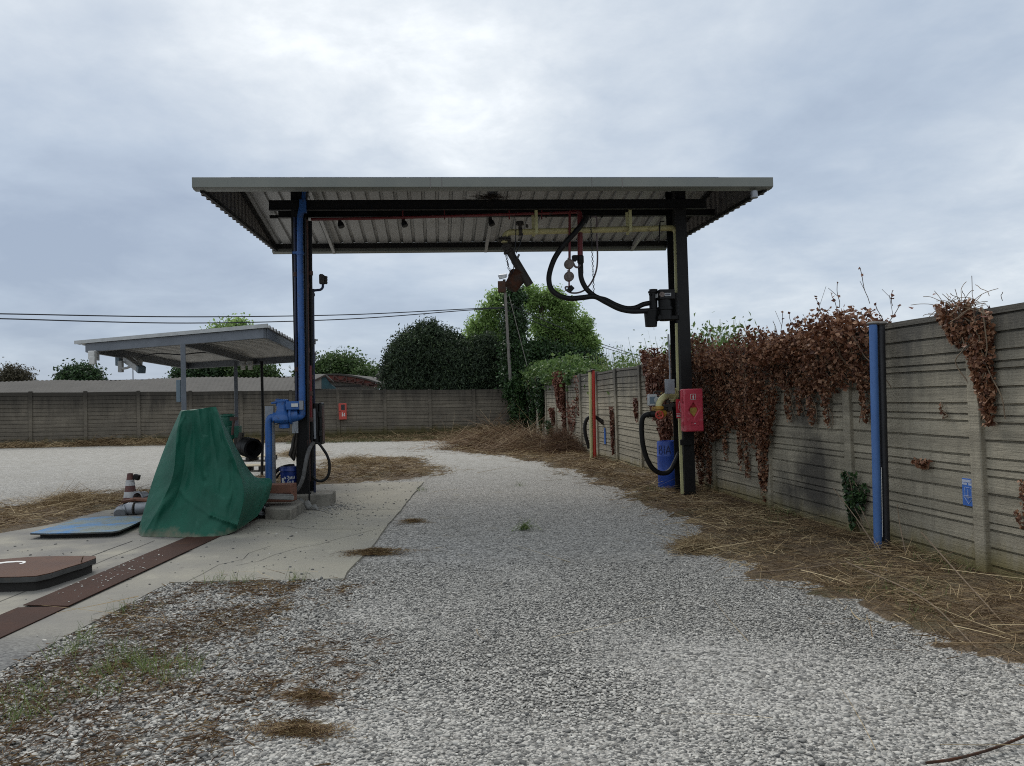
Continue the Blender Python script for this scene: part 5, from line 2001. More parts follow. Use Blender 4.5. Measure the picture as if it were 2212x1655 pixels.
def creased(q):
    d = np.array(q) - EYEV
    z = d @ _F
    p = (1106 + FPX * (d @ _R) / z, 827.5 - FPX * (d @ _U) / z)
    if q.y > 10.9:
        return 0
    return sum(amp * max(0, 1 - min(seg_dist(p, a, b_) for a, b_ in zip(L_, L_[1:])) / w_) for L_, amp, w_ in CREASE)
spk = []
for s_ in TS:
    P = smooth_path([at(*q) for q in s_], 12)
    L = np.linspace(0, len(P) - 1, SEG)
    spk.append([P[int(l)].lerp(P[min(int(l) + 1, len(P) - 1)], l - int(l)) for l in L])
ns = len(spk)
ring = []
for i in range(ns):
    a, c = spk[i], spk[(i + 1) % ns]
    for k in range(SUB):
        f = k / SUB
        g_ = f * f * (3 - 2 * f)
        row = []
        for j in range(SEG):
            q = a[j].lerp(c[j], f * 0.5 + g_ * 0.5)
            tt = j / (SEG - 1)
            wob = (vnoise((i + f) * .8 + 3, tt * 3.5) - 0.5) * 0.05 * min(1, tt * 3) + (vnoise((i + f) * 2.0 + tt * 6, tt * 9) - .5) * 0.030
            q = q + V((0.3, -0.92, 0.1)) * (wob + creased(q))
            gz = G(q.x, q.y) + 0.016
            if q.z < gz:
                q.z = gz
            row.append(q)
        ring.append(row)
nr = len(ring)
vs = [q for row in ring for q in row]
fs = []
for i in range(nr):
    for j in range(SEG - 1):
        a, c = i * SEG + j, ((i + 1) % nr) * SEG + j
        fs.append((a, c, c + 1, a + 1))
topc = sum((ring[i][0] for i in range(nr)), V((0, 0, 0))) / nr + V((0, 0, 0.01))
vs.append(topc)
for i in range(nr):
    fs.append((len(vs) - 1, ((i + 1) % nr) * SEG, i * SEG))
b = MB()
b.add(vs, fs, True)
o = b.build('sheet', M_['tarp'], t, 0, 60)
t = thing('castor', 'small rusty cart wheel peeping out under the right hem of the green tarpaulin', 'wheel', gp(566, 1119, .13))
wc = gp(567, 1121, 0) + V((0, 0, .12))
b = MB()
torus(b, wc, V((0.5, -.85, 0)), 0.088, 0.028, 24, 10)
b.build('tyre', M_['rubber'], t)
b = MB()
wa = V((0.5, -.85, 0)).normalized()
b._lathe([(0.001, -.025), (0.07, -.02), (0.075, 0), (0.07, 0.02), (0.001, 0.025)], wc, wa, 20)
b.build('rim', M_['galv'], t)
b = MB()
b.beam(wc + wa * 0.05, wc + wa * 0.05 + Z3 * 0.2, 0.03, 0.012)
b.beam(wc + wa * 0.03 + Z3 * 0.17, wc + wa * 0.1 + Z3 * 0.17, 0.05, 0.012)
b.build('fork', M_['grimy'], t)

# green machine, black coupling and green tank behind the sheet
GM = lambda x, y, Y: at((820 + x / 3.81) / 1.736, (1500 + y / 3.81) / 1.736, Y)
t = thing('pump', 'green enamelled pump with a brown lever and a black hose coupling behind the tarpaulin', 'pump', GM(150, 700, 13.2))
b = MB()
b.lathe([(0.10, 0), (0.11, 0.02), (0.11, 0.19), (0.125, 0.195), (0.125, 0.23), (0.08, 0.24)], GM(125, 400, 13.2), Z3, 24)
b.box(GM(225, 465, 13.2), (0.20, 0.2, 0.22), CROT)
b.tube([GM(140, 430, 13.2), GM(150, 700, 13.2), GM(150, 1000, 13.2)], 0.07, 14)
b.cyl(GM(130, 390, 13.1), GM(135, 560, 13.1), 0.10)
b.build('body', M_['machine_green'], t, 0.01)
b = MB()
b.tube([GM(222, 280, 12.95), GM(205, 380, 12.95), GM(195, 500, 12.95)], 0.022, 8)
b.box(GM(215, 270, 12.95), (0.12, 0.05, 0.06), CROT)
b.build('lever', M_['rust_pipe'], t)
b = MB()
b.tube(smooth_path([GM(330, 470, 13), GM(315, 530, 13), GM(300, 620, 13), GM(310, 690, 13)]), 0.045, 10)
b.box(GM(290, 620, 13.1), (0.14, 0.12, 0.20), CROT)
b.build('linkage', M_['grimy'], t, 0.01)
b = MB()
ca_ = V((0.72, -.62, -.12)).normalized()
c0 = GM(345, 655, 13.1)
b._lathe([(0.001, 0), (0.13, 0), (0.15, 0.03), (0.15, 0.09), (0.165, 0.10), (0.165, 0.20), (0.155, 0.21), (0.17, 0.22), (0.17, 0.33), (0.13, 0.33), (0.12, 0.20), (0.001, 0.20)], c0, ca_, 26)
b.build('coupling', M_['black_plastic'], t)

# traffic cone
cb = gp(282, 1092)
t = thing('traffic_cone', 'faded traffic cone with dirty white bands beside the tarpaulin', 'cone', cb)
hc = 0.50
b = MB()
b.box(cb + V((0, 0, 0.018)), (0.34, 0.34, 0.035), Matrix.Rotation(0.3, 3, 'Z'))
b.build('base', M_['cone_red'], t, 0.01)
segs_ = [(0.03, .14, 'cone_red', 'band'), (.14, .235, 'cone_white', 'band'), (.235, .335, 'cone_red', 'band'), (.335, .43, 'cone_white', 'band'), (.43, .54, 'cone_red', 'tip')]
rad_ = lambda z: 0.125 - 0.155 * z
for z0, z1, m_, nm in segs_:
    b = MB()
    e = 0.004 if m_ == 'cone_white' else 0
    b._lathe([(rad_(z0) + e, z0), (rad_(z1) + e, z1), (rad_(z1) * .5, z1 - .001)], cb, Z3, 28)
    b.build(nm, M_[m_], t)
b = MB()
b.box(cb + V((0.10, 0.02, 0.47)), (0.10, 0.08, 0.09), Matrix.Rotation(0.3, 3, 'Y'))
tag(b.build('cap_piece', M_['black_plastic'], None, 0.012), 'black rubber piece perched on the tip of the traffic cone', 'rubber')
# coupling ring and steel hose end lying by the sheet
CR = lambda x, y, h: gp((380 + x / 3.4) / 1.736, (1740 + y / 3.4) / 1.736, h)
rc = CR(458, 552, 0) + V((0, 0, 0.135))
t = thing('coupling_ring', 'steel hose coupling ring standing on edge between the cone and the tarpaulin', 'ring', rc)
b = MB()
ra = V((-.35, -.94, 0.05)).normalized()
b._lathe([(0.10, 0), (0.122, 0), (0.125, 0.03), (0.115, 0.04), (0.115, 0.16), (0.10, 0.16), (0.10, 0)], rc, -ra, 28)
b.build('ring', M_['galv'], t)
b = MB()
b._lathe([(0.001, 0.09), (0.07, 0.08), (0.09, 0.10), (0.09, 0.14)], rc, -ra, 20)
b.cyl(rc + V((.22, .05, -.02)), rc + V((.25, .22, -.02)), 0.10)
b.build('plug', M_['grimy'], t)
t = thing('steel_elbow', 'galvanised steel hose end with a ribbed elbow lying on the slab', 'pipe', CR(330, 670, 0))
r_ = 0.085
e0 = CR(225, 668, 0)
pth = [CR(232, 672, .0) + Z3 * .04, CR(255, 660, 0) + Z3 * .075, CR(300, 660, 0) + Z3 * .09, CR(345, 655, 0) + Z3 * 0.10]
b = MB()
P = smooth_path(pth, 10)
b.tube(P, [r_ * (0.9 + .12 * (i % 2)) for i in range(len(P))], 18)
b.build('ribbed_elbow', M_['galv'], t)
b = MB()
b.tube([P[-1], CR(430, 655, 0) + Z3 * .10], r_ * 1.12, 20)
b.tube([CR(432, 655, 0) + Z3 * .10, CR(520, 650, 0) + Z3 * .10, CR(640, 640, 0) + Z3 * .10], r_ * 1.05, 20)
b.build('pipe', M_['galv'], t)
b = MB()
torus(b, CR(430, 655, 0) + Z3 * .10, EX, r_ * 1.12, 0.012, 20, 6)
b.build('clamp', M_['grimy'], t)
# red lid behind the cone
b = MB()
rl = [CR(250, 470, .16), CR(440, 445, .16), CR(640, 455, .16), CR(640, 360, .20), CR(560, 370, .20), CR(430, 405, .18)]
b.prism([V((q.x, q.y, G(q.x, q.y) + .12)) for q in rl], (0, 0, .04))
lid = b.build('hatch_cover', M_['brick'], None, 0.006)
tag(lid, 'terracotta red hatch cover behind the traffic cone', 'hatch')
b = MB()
b.prism([V((q.x * .995 - .02, q.y + .05, G(q.x, q.y) - .01)) for q in rl], (0, 0, .128))
b.build('curb', M_['dark'], lid)

# ------------------------------------------------------------------ steel covers on the slab
XR_ = lambda y: -3.72 - 0.01 * (y - 7)


def cover(name, label, y0, y1, z, skew0=0.0, skew1=0.0, dx=0.0):
    b = MB()
    n = 8
    xl, xr = -4.14 + dx, -3.735 + dx
    pts = [(xl, y0 + skew0), (xl, y1 + skew1), (xr, y1), (xr, y0)]
    b.prism([V((x, y, G(x, y) + z)) for x, y in pts], (0, 0, 0.008))
    o = b.build(name, M_['rust_plate'], None, 0.002)
    return tag(o, label, 'drain cover', 'rusty drain covers let into the slab')


cover('drain_cover', 'nearest rusty drain cover, running out of the picture at the bottom left', 3.0, 6.42, 0.016, 0.0, -.02)
cover('drain_cover', 'middle rusty drain cover, strewn with white pebbles', 6.40, 8.86, 0.024, 0.05, .02, 0.012)
cover('drain_cover', 'farthest rusty drain cover, disappearing under the green tarpaulin', 8.87, 11.2, 0.016, .02, 0)

RC = lambda x, y, h: gp((0 + x / 2.2067) / 1.736, (1750 + y / 2.2067) / 1.736, h)


def smooth_closed(P, n=4):
    out = []
    m = len(P)
    for i in range(m):
        a, b_, c, d = P[i - 1], P[i], P[(i + 1) % m], P[(i + 2) % m]
        for k in range(n):
            t_ = k / n
            out.append(0.5 * ((2 * b_) + (c - a) * t_ + (2 * a - 5 * b_ + 4 * c - d) * t_ * t_ + (3 * b_ - a - 3 * c + d) * t_ ** 3))
    return out


def hatch(name, label, outer, h, th, mat, rim, legs):
    z = lambda q: V((q.x, q.y, G(q.x, q.y)))
    c = sum(outer, V((0, 0, 0))) / len(outer)
    t = thing(name, label, 'hatch', V((c.x, c.y, G(c.x, c.y))))
    b = MB()
    b.prism([z(q) + Z3 * (h - 0.004) for q in outer], Z3 * 0.006)
    b.build('plate', M_[mat], t)
    b = MB()
    inn = [q + (c - q) * 0.03 for q in outer]
    b.prism([z(q) + Z3 * (h - th) for q in outer], Z3 * (th - 0.004))
    b.build('rim', M_[rim], t, 0.006)
    b = MB()
    inn = [q + (c - q) * legs for q in outer]
    b.prism([z(q) - Z3 * 0.02 for q in inn], Z3 * (h - th + 0.015))
    b.build('curb', M_['dark'], t)  # near-black colour puts the shade below the plate into the curb
    return t


hb = 0.085
blue_o = [RC(248, 550, hb), RC(430, 499, hb), RC(640, 432, hb), RC(850, 413, hb), RC(1180, 413, hb), RC(1190, 440, hb), RC(1150, 458, hb), RC(1070, 496, hb), RC(990, 528, hb), RC(930, 538, hb), RC(700, 546, hb), RC(400, 554, hb)]
hatch('pit_hatch', 'blue chequer plate hatch raised on a curb coloured dark as shade left of the tarpaulin', blue_o, hb, 0.022, 'blue_checker', 'rim', 0.14)
hr = 0.15
rust_o = [RC(-700, 830, hr), RC(-200, 785, hr), RC(0, 768, hr), RC(250, 748, hr), RC(420, 742, hr), RC(700, 740, hr), RC(790, 742, hr), RC(795, 757, hr), RC(680, 800, hr), RC(560, 835, hr), RC(420, 880, hr), RC(300, 905, hr),
          RC(160, 912, hr), RC(0, 915, hr), RC(-250, 925, hr), RC(-700, 940, hr)]
ht = hatch('pit_hatch', 'rusty chequer plate hatch with a thick grey rim and a white painted hook mark', rust_o, hr, 0.055, 'rust_checker', 'rim', 0.06)
b = MB()
mk = [(-40, 797), (60, 785), (150, 780), (205, 781), (217, 789), (200, 800), (165, 806), (160, 801), (185, 797), (188, 790), (140, 790), (60, 795), (-40, 808)]
mk = [RC(x, y, hr + .004) for x, y in mk]
b.prism([V((q.x, q.y, G(q.x, q.y) + hr + 0.0025)) for q in mk], Z3 * 0.002)
b.build('painted_mark', M_['white'], ht)

# ------------------------------------------------------------------ small shelter on the left
N0, L0, R0_ = at(578, 722, 11.6), at(163, 757, 13.4), at(392, 792, 19.6)
zs = 2.84
N0.z = L0.z = R0_.z = zs
AX, BX = (L0 - N0), (R0_ - L0)
LA, LB = AX.length, BX.length
AX, BX = AX.normalized(), BX.normalized()


def sh_(a, b_, z=0.0):
    return N0 + AX * a + BX * b_ + Z3 * z


shelter = thing('shelter', 'low grey lean-to shelter with a flat corrugated roof on thin steel posts behind the tarpaulin', 'shelter', sh_(LA * .4, .5) - Z3 * (zs - G(-5, 12)))
b = MB()
nrib = 22
prof = []
for k in range(nrib):
    w = LB / nrib
    y = k * w
    prof += [(y, 0), (y + w * .62, 0), (y + w * .70, .045), (y + w * .93, .045)]
prof.append((LB, 0))
m = len(prof)
vs = [sh_(a, y, z + .10 + dz) for dz in (0, .006) for a in (0, LA) for y, z in prof]
fs = []
for i in range(m - 1):
    fs += [(i, i + 1, m + i + 1, m + i), (2 * m + i, 3 * m + i, 3 * m + i + 1, 2 * m + i + 1), (i, 2 * m + i, 2 * m + i + 1, i + 1), (m + i, m + i + 1, 3 * m + i + 1, 3 * m + i)]
b.add(vs, fs)
b.build('roof_sheet', M_['roof_under'], shelter)
b = MB()
b.beam(sh_(-.01, -.012, .125), sh_(LA + .01, -.012, .125), 0.02, 0.06)
b.build('roof_trim', M_['pale'], shelter)
i_ = 0.07
for (p, q) in (((i_, i_), (LA - .25, i_)), ((i_, i_ + .05), (i_, LB - .1)), ((LA - .25, i_ + .05), (LA - .25, LB - .1)), ((i_ + .05, LB - .1), (LA - .3, LB - .1))):
    b = MB()
    b.beam(sh_(*p, .02), sh_(*q, .02), 0.06, 0.15)
    b.build('edge_beam', M_['shelter'], shelter, 0.004)
b = MB()
b.beam(sh_(LA * .44, .12, .02), sh_(LA * .44, LB - .16, .02), 0.06, 0.13)
b.build('cross_beam', M_['shelter'], shelter, 0.004)


def post_at(u, Y, zt, name='post', r=None, mat='shelter'):
    q = at(u, 850, Y)
    z0 = G(q.x, q.y) - .05
    b = MB()
    if r:
        b.cyl(V((q.x, q.y, z0)), V((q.x, q.y, zt)), r, None, 10)
    else:
        b.box(V((q.x, q.y, (z0 + zt) / 2)), (0.075, 0.075, zt - z0), Matrix.Rotation(.4, 3, 'Z'))
    return b.build(name, M_[mat], shelter, 0 if r else 0.004)


post_at(397, 12.35, zs - .05)
post_at(510, 17.0, zs - .04)
qd = at(565, 778, 18.0)
b = MB()
b.tube([V((qd.x, qd.y, zs)), V((qd.x + .005, qd.y, 1.4)), at(565.5, 1032, 17.8)], 0.032, 10)
b.build('downpipe', M_['black_steel'], shelter)
b = MB()
q = at(388.5, 845, 12.5)
b.box(q, (0.07, 0.12, 0.36))
o = tag(b.build('meter_box', M_['meter_box'], None, 0.006), 'slim blue grey box fixed to the front post of the small shelter', 'box')
b = MB()
b.tube(smooth_path([at(300, 772, 14.6), at(340, 764, 14.2), at(390, 766, 13.4), at(440, 762, 14.5), at(500, 766, 16.3)]), 0.012, 6)
tag(b.build('cable', M_['cable']), 'black cable sagging along the underside of the small shelter roof', 'cable')

t = thing('motion_sensor', 'white motion sensor lamp on the left corner of the small shelter', 'sensor', at(201, 772, 13.1))
b = MB()
b.box(at(199.5, 767, 13.1), (0.11, 0.09, 0.14))
b.box(at(200.5, 779, 13.08), (0.10, 0.08, 0.13))
b.build('housing', M_['white'], t, 0.012)
b = MB()
b.box(at(209, 768, 13.2), (0.03, 0.12, 0.17))
b.build('bracket', M_['pale'], t)
t = thing('security_camera', 'long pale security camera on an arm under the left edge of the small shelter', 'camera', at(290, 786, 14.6))
cA, cB = at(273, 776, 14.9), at(303, 797, 14.35)
b = MB()
dC = (cB - cA).normalized()
b.beam(cA, cB, 0.13, 0.12)
b.build('housing', M_['pale'], t, 0.012)
b = MB()
b.beam(cB - dC * 0.02, cB + dC * 0.10, 0.14, 0.13)
b.build('lens_hood', M_['meter_box'], t, 0.01)
b = MB()
b.tube([at(262, 797, 14.7), at(274, 795, 14.7), at(284, 791, 14.65), at(286, 783, 14.6)], 0.025, 8)
b.box(at(261, 792, 14.75), (0.08, 0.08, 0.22))
b.build('arm', M_['pale'], t, 0.006)
t = thing('floodlight', 'small pale floodlight tucked behind the security camera under the shelter roof', 'lamp', at(297, 781, 15.2))
b = MB()
b.beam(at(292, 778, 15.2), at(302, 786, 15.0), 0.11, 0.16)
b.build('lamp_head', M_['pale'], t, 0.01)
t = thing('motion_sensor', 'dark motion sensor with its bracket nearest the camera arm under the shelter edge', 'sensor', at(258, 778, 15))
b = MB()
b.box(at(256, 776, 15.0), (0.09, 0.10, 0.26))
b.build('bracket', M_['meter_box'], t, 0.012)
b = MB()
b.box(at(270, 772, 15.3), (0.16, 0.12, 0.14))
b.build('housing', M_['black_plastic'], t, 0.012)
for u, lab in ((524.5, 'white sensor hanging under the rear beam of the shelter, next to the rear post'), (540, 'white sensor hanging under the rear beam of the shelter, away from the rear post')):
    t = thing('motion_sensor', lab, 'sensor', at(u, 790, 17.0), 'sensors under the rear of the shelter')
    b = MB()
    b.box(at(u, 785, 17.0), (0.12, 0.09, 0.10))
    b.build('bracket', M_['pale'], t, 0.01)
    b = MB()
    b.box(at(u + .5, 793, 16.95), (0.085, 0.08, 0.12))
    b.build('housing', M_['white'], t, 0.012)

# pallets behind the shelter
for (u0, v0, wd, dp_, lab) in ((545, 995, 1.25, 0.9, 'pale wooden pallet lying on the gravel behind the tarpaulin, farther one'), (536, 1017, 0.9, .6, 'pale wooden pallet half hidden by the tarpaulin, nearer one')):
    c = gp(u0, v0)
    t = thing('pallet', lab, 'pallet', c, 'pallets behind the tarpaulin')
    b = MB()
    for k in range(6):
        b.box(c + V((0, -dp_ / 2 + dp_ * (k + .5) / 6, 0.135)), (wd, dp_ / 7.5, 0.022))
    b.build('deck', M_['wood_pale'], t)
    for s_ in (-1, 0, 1):
        b = MB()
        b.box(c + V((s_ * wd * .45, 0, 0.06)), (0.09, dp_, 0.12))
        b.build('bearer', M_['dark'], t)  # bearers coloured near black, painting in the shaded gap under the planks

# ------------------------------------------------------------------ red hose cabinet on the back wall


def back_pt(u, v, off=0.0):
    d = V(ray(u, v))
    o = V((0, 0, EYE))
    n = V((NB[0], NB[1], 0))
    p0 = V((WB0[0], WB0[1], 0)) + n * off
    return o + d * ((p0 - o).dot(n) / d.dot(n))


BD3, BN3 = V((WBD[0], WBD[1], 0)), V((NB[0], NB[1], 0))
BROT = Matrix((BD3, -BN3, Z3)).transposed()
K5 = lambda x, y, off: back_pt((1150 + x / 5.517) / 1.736, (1380 + y / 5.517) / 1.736, off)
hc_ = K5(745, 900, .22)
wid = (K5(665, 900, .22) - K5(828, 900, .22)).length
hei = (K5(745, 732, .22) - K5(745, 1068, .22)).length
t = thing('hose_cabinet', 'red fire hose cabinet with a dark window on a post of the back wall', 'cabinet', hc_)
b = MB()
b.box(hc_ + BN3 * -.08, (wid, 0.22, hei), BROT)
b.build('box', M_['red'], t, 0.012)
ff = hc_ + BN3 * .032
b = MB()
b.box(ff + BD3 * wid * .04 + Z3 * hei * .255, (wid * .47, 0.012, hei * .34), BROT)
b.build('window', M_['dark_glass'], t, 0.004)
b = MB()
b.box(ff - BD3 * wid * .36 + Z3 * hei * 0.01, (wid * .14, 0.012, hei * .04), BROT)
b.build('latch', M_['dark'], t)
b = MB()
for x, z, w, h in ((-.05, -.2, .13, .22), (-.05, -.08, .07, .06), (.22, -.13, .12, .06), (.18, -.2, .10, .08), (.24, -.26, .12, .08), (.13, -.22, .05, .12)):
    b.box(ff + BD3 * wid * x + Z3 * hei * z, (wid * w, 0.008, hei * h), BROT)
b.build('pictogram', M_['white'], t)

# ------------------------------------------------------------------ buildings beyond the back wall
bd = thing('long_shed', 'long low shed with a grey fibre cement roof behind the back wall', 'building', V((-22, 46, G(-22, 46))))
b = MB()
rL, rR = at(-360, 833, 47), at(694, 812, 47)
eL, eR = at(-420, 862, 39.5), at(672, 846, 41)
eL.z = min(eL.z, 2.35)
eR.z = min(eR.z, 2.35)
nx = 110
vs, fs = [], []
for i in range(nx * 4 + 1):
    f = i / (nx * 4)
    w = 0.022 * math.sin(i * math.pi / 2 + .8)
    sag = 0.05 * math.sin(f * 19) + 0.05 * vnoise(f * 60, 2)
    for j in range(4):
        g = j / 3
        q = eL.lerp(eR, f).lerp(rL.lerp(rR, f), g)
        vs.append(q + Z3 * (w + sag * g))
for i in range(nx * 4):
    for j in range(3):
        a = i * 4 + j
        fs.append((a, a + 4, a + 5, a + 1))
b.add(vs, fs)
back = [eL + V((1, 15, 0)), eR + V((1, 15, 0))]
b.add([rL, rR, back[1], back[0]], [(0, 1, 2, 3)])
b.build('roof', M_['fibre'], bd, 0, 60)
b = MB()
b.prism([V((q.x, q.y, G(q.x, q.y) - .2)) for q in (eL + V((.2, .3, 0)), eR + V((-.2, .3, 0)), back[1], back[0])], Z3 * 2.1)
b.build('wall', M_['plaster'], bd)

hs = thing('arched_shed', 'arched shed with a red truss under its curved roof edge, beyond the back wall', 'building', at(760, 860, 45))
AR = lambda x, y, Y=45.0: at((1150 + x / 5.517) / 1.736, (1380 + y / 5.517) / 1.736, Y)
arc = [AR(*q) for q in ((-250, 240), (-60, 200), (200, 165), (430, 152), (650, 152), (850, 172), (1040, 205), (1230, 250), (1420, 310), (1560, 358), (1660, 384))]
b = MB()
dpv = V((1.6, 12, 0))
up_ = Z3 * 0.10
n = len(arc)
arc2 = smooth_path(arc, 5)
for a, c in zip(arc2, arc2[1:]):
    b.prism([a, c, c + up_, a + up_], dpv)
b.build('roof', M_['fibre'], hs, 0, 40)
b = MB()
lo = smooth_path([AR(*q) for q in ((-250, 300), (200, 262), (550, 262), (800, 285), (1000, 310), (1250, 350), (1450, 385))], 5)
m2 = 30
for k in range(m2):
    f0, f1 = k / m2, (k + 1) / m2
    ia = lambda L_, f: L_[int(f * (len(L_) - 1))]
    b.prism([ia(arc2, f0 * .96) + V((0, .1, -.02)), ia(arc2, f1 * .96) + V((0, .1, -.02)), ia(lo, f1) + V((0, .1, 0)), ia(lo, f0) + V((0, .1, 0))], V((0, .05, 0)))
b.build('truss_panel', M_['truss'], hs)
b = MB()
for k in range(18):
    f0, f1 = k / 18, (k + 1) / 18
    A, B = (arc2, lo) if k % 2 else (lo, arc2)
    b.beam(A[int(f0 * (len(A) - 1) * (.96 if A is arc2 else 1))], B[int(f1 * (len(B) - 1) * (.96 if B is arc2 else 1))], 0.07, 0.07)
for a, c in zip(lo, lo[1:]):
    b.beam(a, c, 0.07, 0.08)
b.build('truss', M_['rust_pipe'], hs)
b = MB()
wl_ = [q + V((0, .35, 0)) for q in lo]
bl_ = [V((q.x, q.y, G(q.x, q.y))) for q in wl_]
for i in range(len(wl_) - 1):
    b.add([bl_[i], bl_[i + 1], wl_[i + 1], wl_[i]], [(0, 1, 2, 3)])
b.build('wall', M_['plaster'], hs)
b = MB()
b.beam(AR(560, 385, 44.8), AR(1120, 372, 44.8), 0.2, 0.10)
b.build('rail', M_['dark'], hs)

ss = thing('small_shed', 'small shed with a teal end board and a grey pitched roof beside the arched shed', 'building', AR(300, 500, 42.5))
b = MB()
b.prism([AR(-60, 262, 42), AR(170, 265, 42), AR(384, 158, 42), AR(250, 150, 44), AR(-60, 160, 44)], Z3 * 0.07)
b.prism([AR(384, 158, 42), AR(545, 292, 42), AR(560, 300, 44), AR(400, 160, 44)], Z3 * 0.07)
b.build('roof', M_['fibre'], ss)
b = MB()
pl_ = [AR(-60, 270, 42.15), AR(180, 270, 42.15), AR(305, 205, 42.15), AR(305, 430, 42.15), AR(-60, 440, 42.15)]
b.prism(pl_, V((0, .1, 0)))
b.build('wall', M_['plaster'], ss)
b = MB()
b.prism([AR(307, 208, 42.15), AR(384, 172, 42.15), AR(480, 320, 42.2), AR(590, 405, 42.3), AR(590, 430, 42.3), AR(307, 430, 42.15)], V((0, .1, 0)))
b.build('end_board', M_['teal'], ss)
t = thing('lamp_post', 'thin post with a round head standing behind the arched shed', 'lamp post', AR(1535, 700, 48))
b = MB()
q = AR(1538, 165, 48)
b.cyl(V((q.x, q.y, G(q.x, q.y))), q, 0.05, None, 8)
b.build('post', M_['dark'], t)
b = MB()
b.lathe([(0.05, -.3), (0.28, -.18), (0.32, 0.05), (0.15, 0.2)], q, Z3, 14)
b.build('lamp_head', M_['dark'], t)
b = MB()
q = at(287, 795, 52)
b.cyl(V((q.x, q.y, G(q.x, q.y))), q, 0.035, None, 6)
tag(b.build('mast', M_['galv']), 'thin grey mast rising behind the long shed roof', 'mast')

# ------------------------------------------------------------------ pole in the corner, cables
PY = 36.0
ptop, pbot = at(1088.5, 612, PY), at(1111, 946, PY)
t = thing('utility_pole', 'slim leaning grey pole in the far corner carrying a floodlight and a red box', 'pole', pbot)
b = MB()
b.tube([pbot, pbot.lerp(ptop, .5), at(1091, 628, PY)], [0.085, 0.07, 0.055], 12)
b.build('shaft', M_['pole_wood'], t)
b = MB()
b.tube([at(1091, 632, PY), at(1089, 604, PY)], 0.07, 10)
b.build('cap', M_['dark'], t)
SF = lambda x, y, Y=PY - .1: at((1850 + x / 4.76) / 1.736, (1000 + y / 4.76) / 1.736, Y)
b = MB()
b.prism([SF(80, 160), SF(100, 150), SF(225, 138), SF(230, 200), SF(110, 230)], V((.05, .35, .1)))
fl = b.build('floodlight', M_['galv'], t)
b = MB()
b.prism([SF(100, 168, PY - .13), SF(215, 150, PY - .13), SF(218, 195, PY - .13), SF(115, 215, PY - .13)], V((0, .04, 0)))
b.build('glass', M_['pale'], fl)
b = MB()
b.box(SF(150, 362), (0.36, 0.25, 0.52))
b.build('box', M_['rust'], t, 0.02)
b = MB()
b.tube(smooth_path([SF(190, 420), SF(130, 435), SF(105, 455), SF(125, 495)]), 0.02, 6)
b.build('wire', M_['cable'], t)


def cable(label, pts, r=0.022):
    b = MB()
    b.tube(smooth_path(pts, 10), r, 6)
    return tag(b.build('overhead_cable', M_['cable']), label, 'cable', 'overhead cables')


cable('upper of the two overhead cables coming in from the left to the corner pole', [at(-200, 675, 22), at(0, 678, 24), at(403, 684.5, 28), at(749, 680, 32), at(1000, 668, 35.2), at(1091, 664, PY)])
cable('lower of the two overhead cables coming in from the left to the corner pole', [at(-200, 684, 22), at(0, 688.5, 24), at(403, 698, 28), at(749, 689.5, 32), at(1000, 671, 35.2), at(1091, 665, PY)])
cable('upper overhead cable sloping down from the corner pole behind the robinia', [at(1092, 654, PY), at(1148, 680, 37), at(1214, 709, 37.8), at(1281, 737, 44), at(1386, 770, 50), at(1500, 800, 56)], 0.02)
cable('lower overhead cable sloping down to the right beyond the robinia', [at(1092, 668, PY), at(1200, 714, 40), at(1281, 743, 44), at(1350, 765, 50), at(1500, 812, 56)], 0.02)
b = MB()
b.tube([at(1100, 640, PY), at(1141, 800, PY - .6), at(1150, 840, PY - .8)], 0.015, 6)
tag(b.build('guy_wire', M_['pole_wood']), 'thin guy wire slanting down from the corner pole in front of the ivy', 'wire')

# ------------------------------------------------------------------ foliage


def leaves(name, p, size, mat, parent=None, seed=0, aspect=0.6, flat=0.0, tint=None, droop=0.0, nrm=None):
    """small folded leaves (two triangles each) at points p"""
    r = np.random.default_rng(seed)
    n = len(p)
    d = r.normal(0, 1, (n, 3))
    d[:, 2] = d[:, 2] * (1 - flat) - droop
    d /= np.linalg.norm(d, axis=1)[:, None]
    w = r.normal(0, 1, (n, 3))
    if nrm is not None:
        w = np.cross(d, np.asarray(nrm) + r.normal(0, .45, (n, 3)))
    else:
        w = np.cross(d, w)
    w /= np.linalg.norm(w, axis=1)[:, None] + 1e-9
    s = (size * r.uniform(0.6, 1.4, n))[:, None]
    nn_ = np.cross(d, w)
    a, c = p - d * s * 0.5, p + d * s * 0.5
    fold = nn_ * s * r.uniform(-.25, .25, n)[:, None]
    m0 = p - d * s * .08
    v = np.stack([a, m0 + w * s * aspect / 2 + fold, c, m0 - w * s * aspect / 2 + fold], 1).reshape(-1, 3)
    base = (np.arange(n) * 4)[:, None]
    F = np.concatenate([base + np.array([[0, 1, 2]]), base + np.array([[0, 2, 3]])], 1).reshape(-1, 3)
    tn = r.random(n) if tint is None else np.clip(tint + r.normal(0, .16, n), 0, 1)
    return np_mesh(name, v, F, mat, parent, {'tint': np.repeat(tn, 4)})


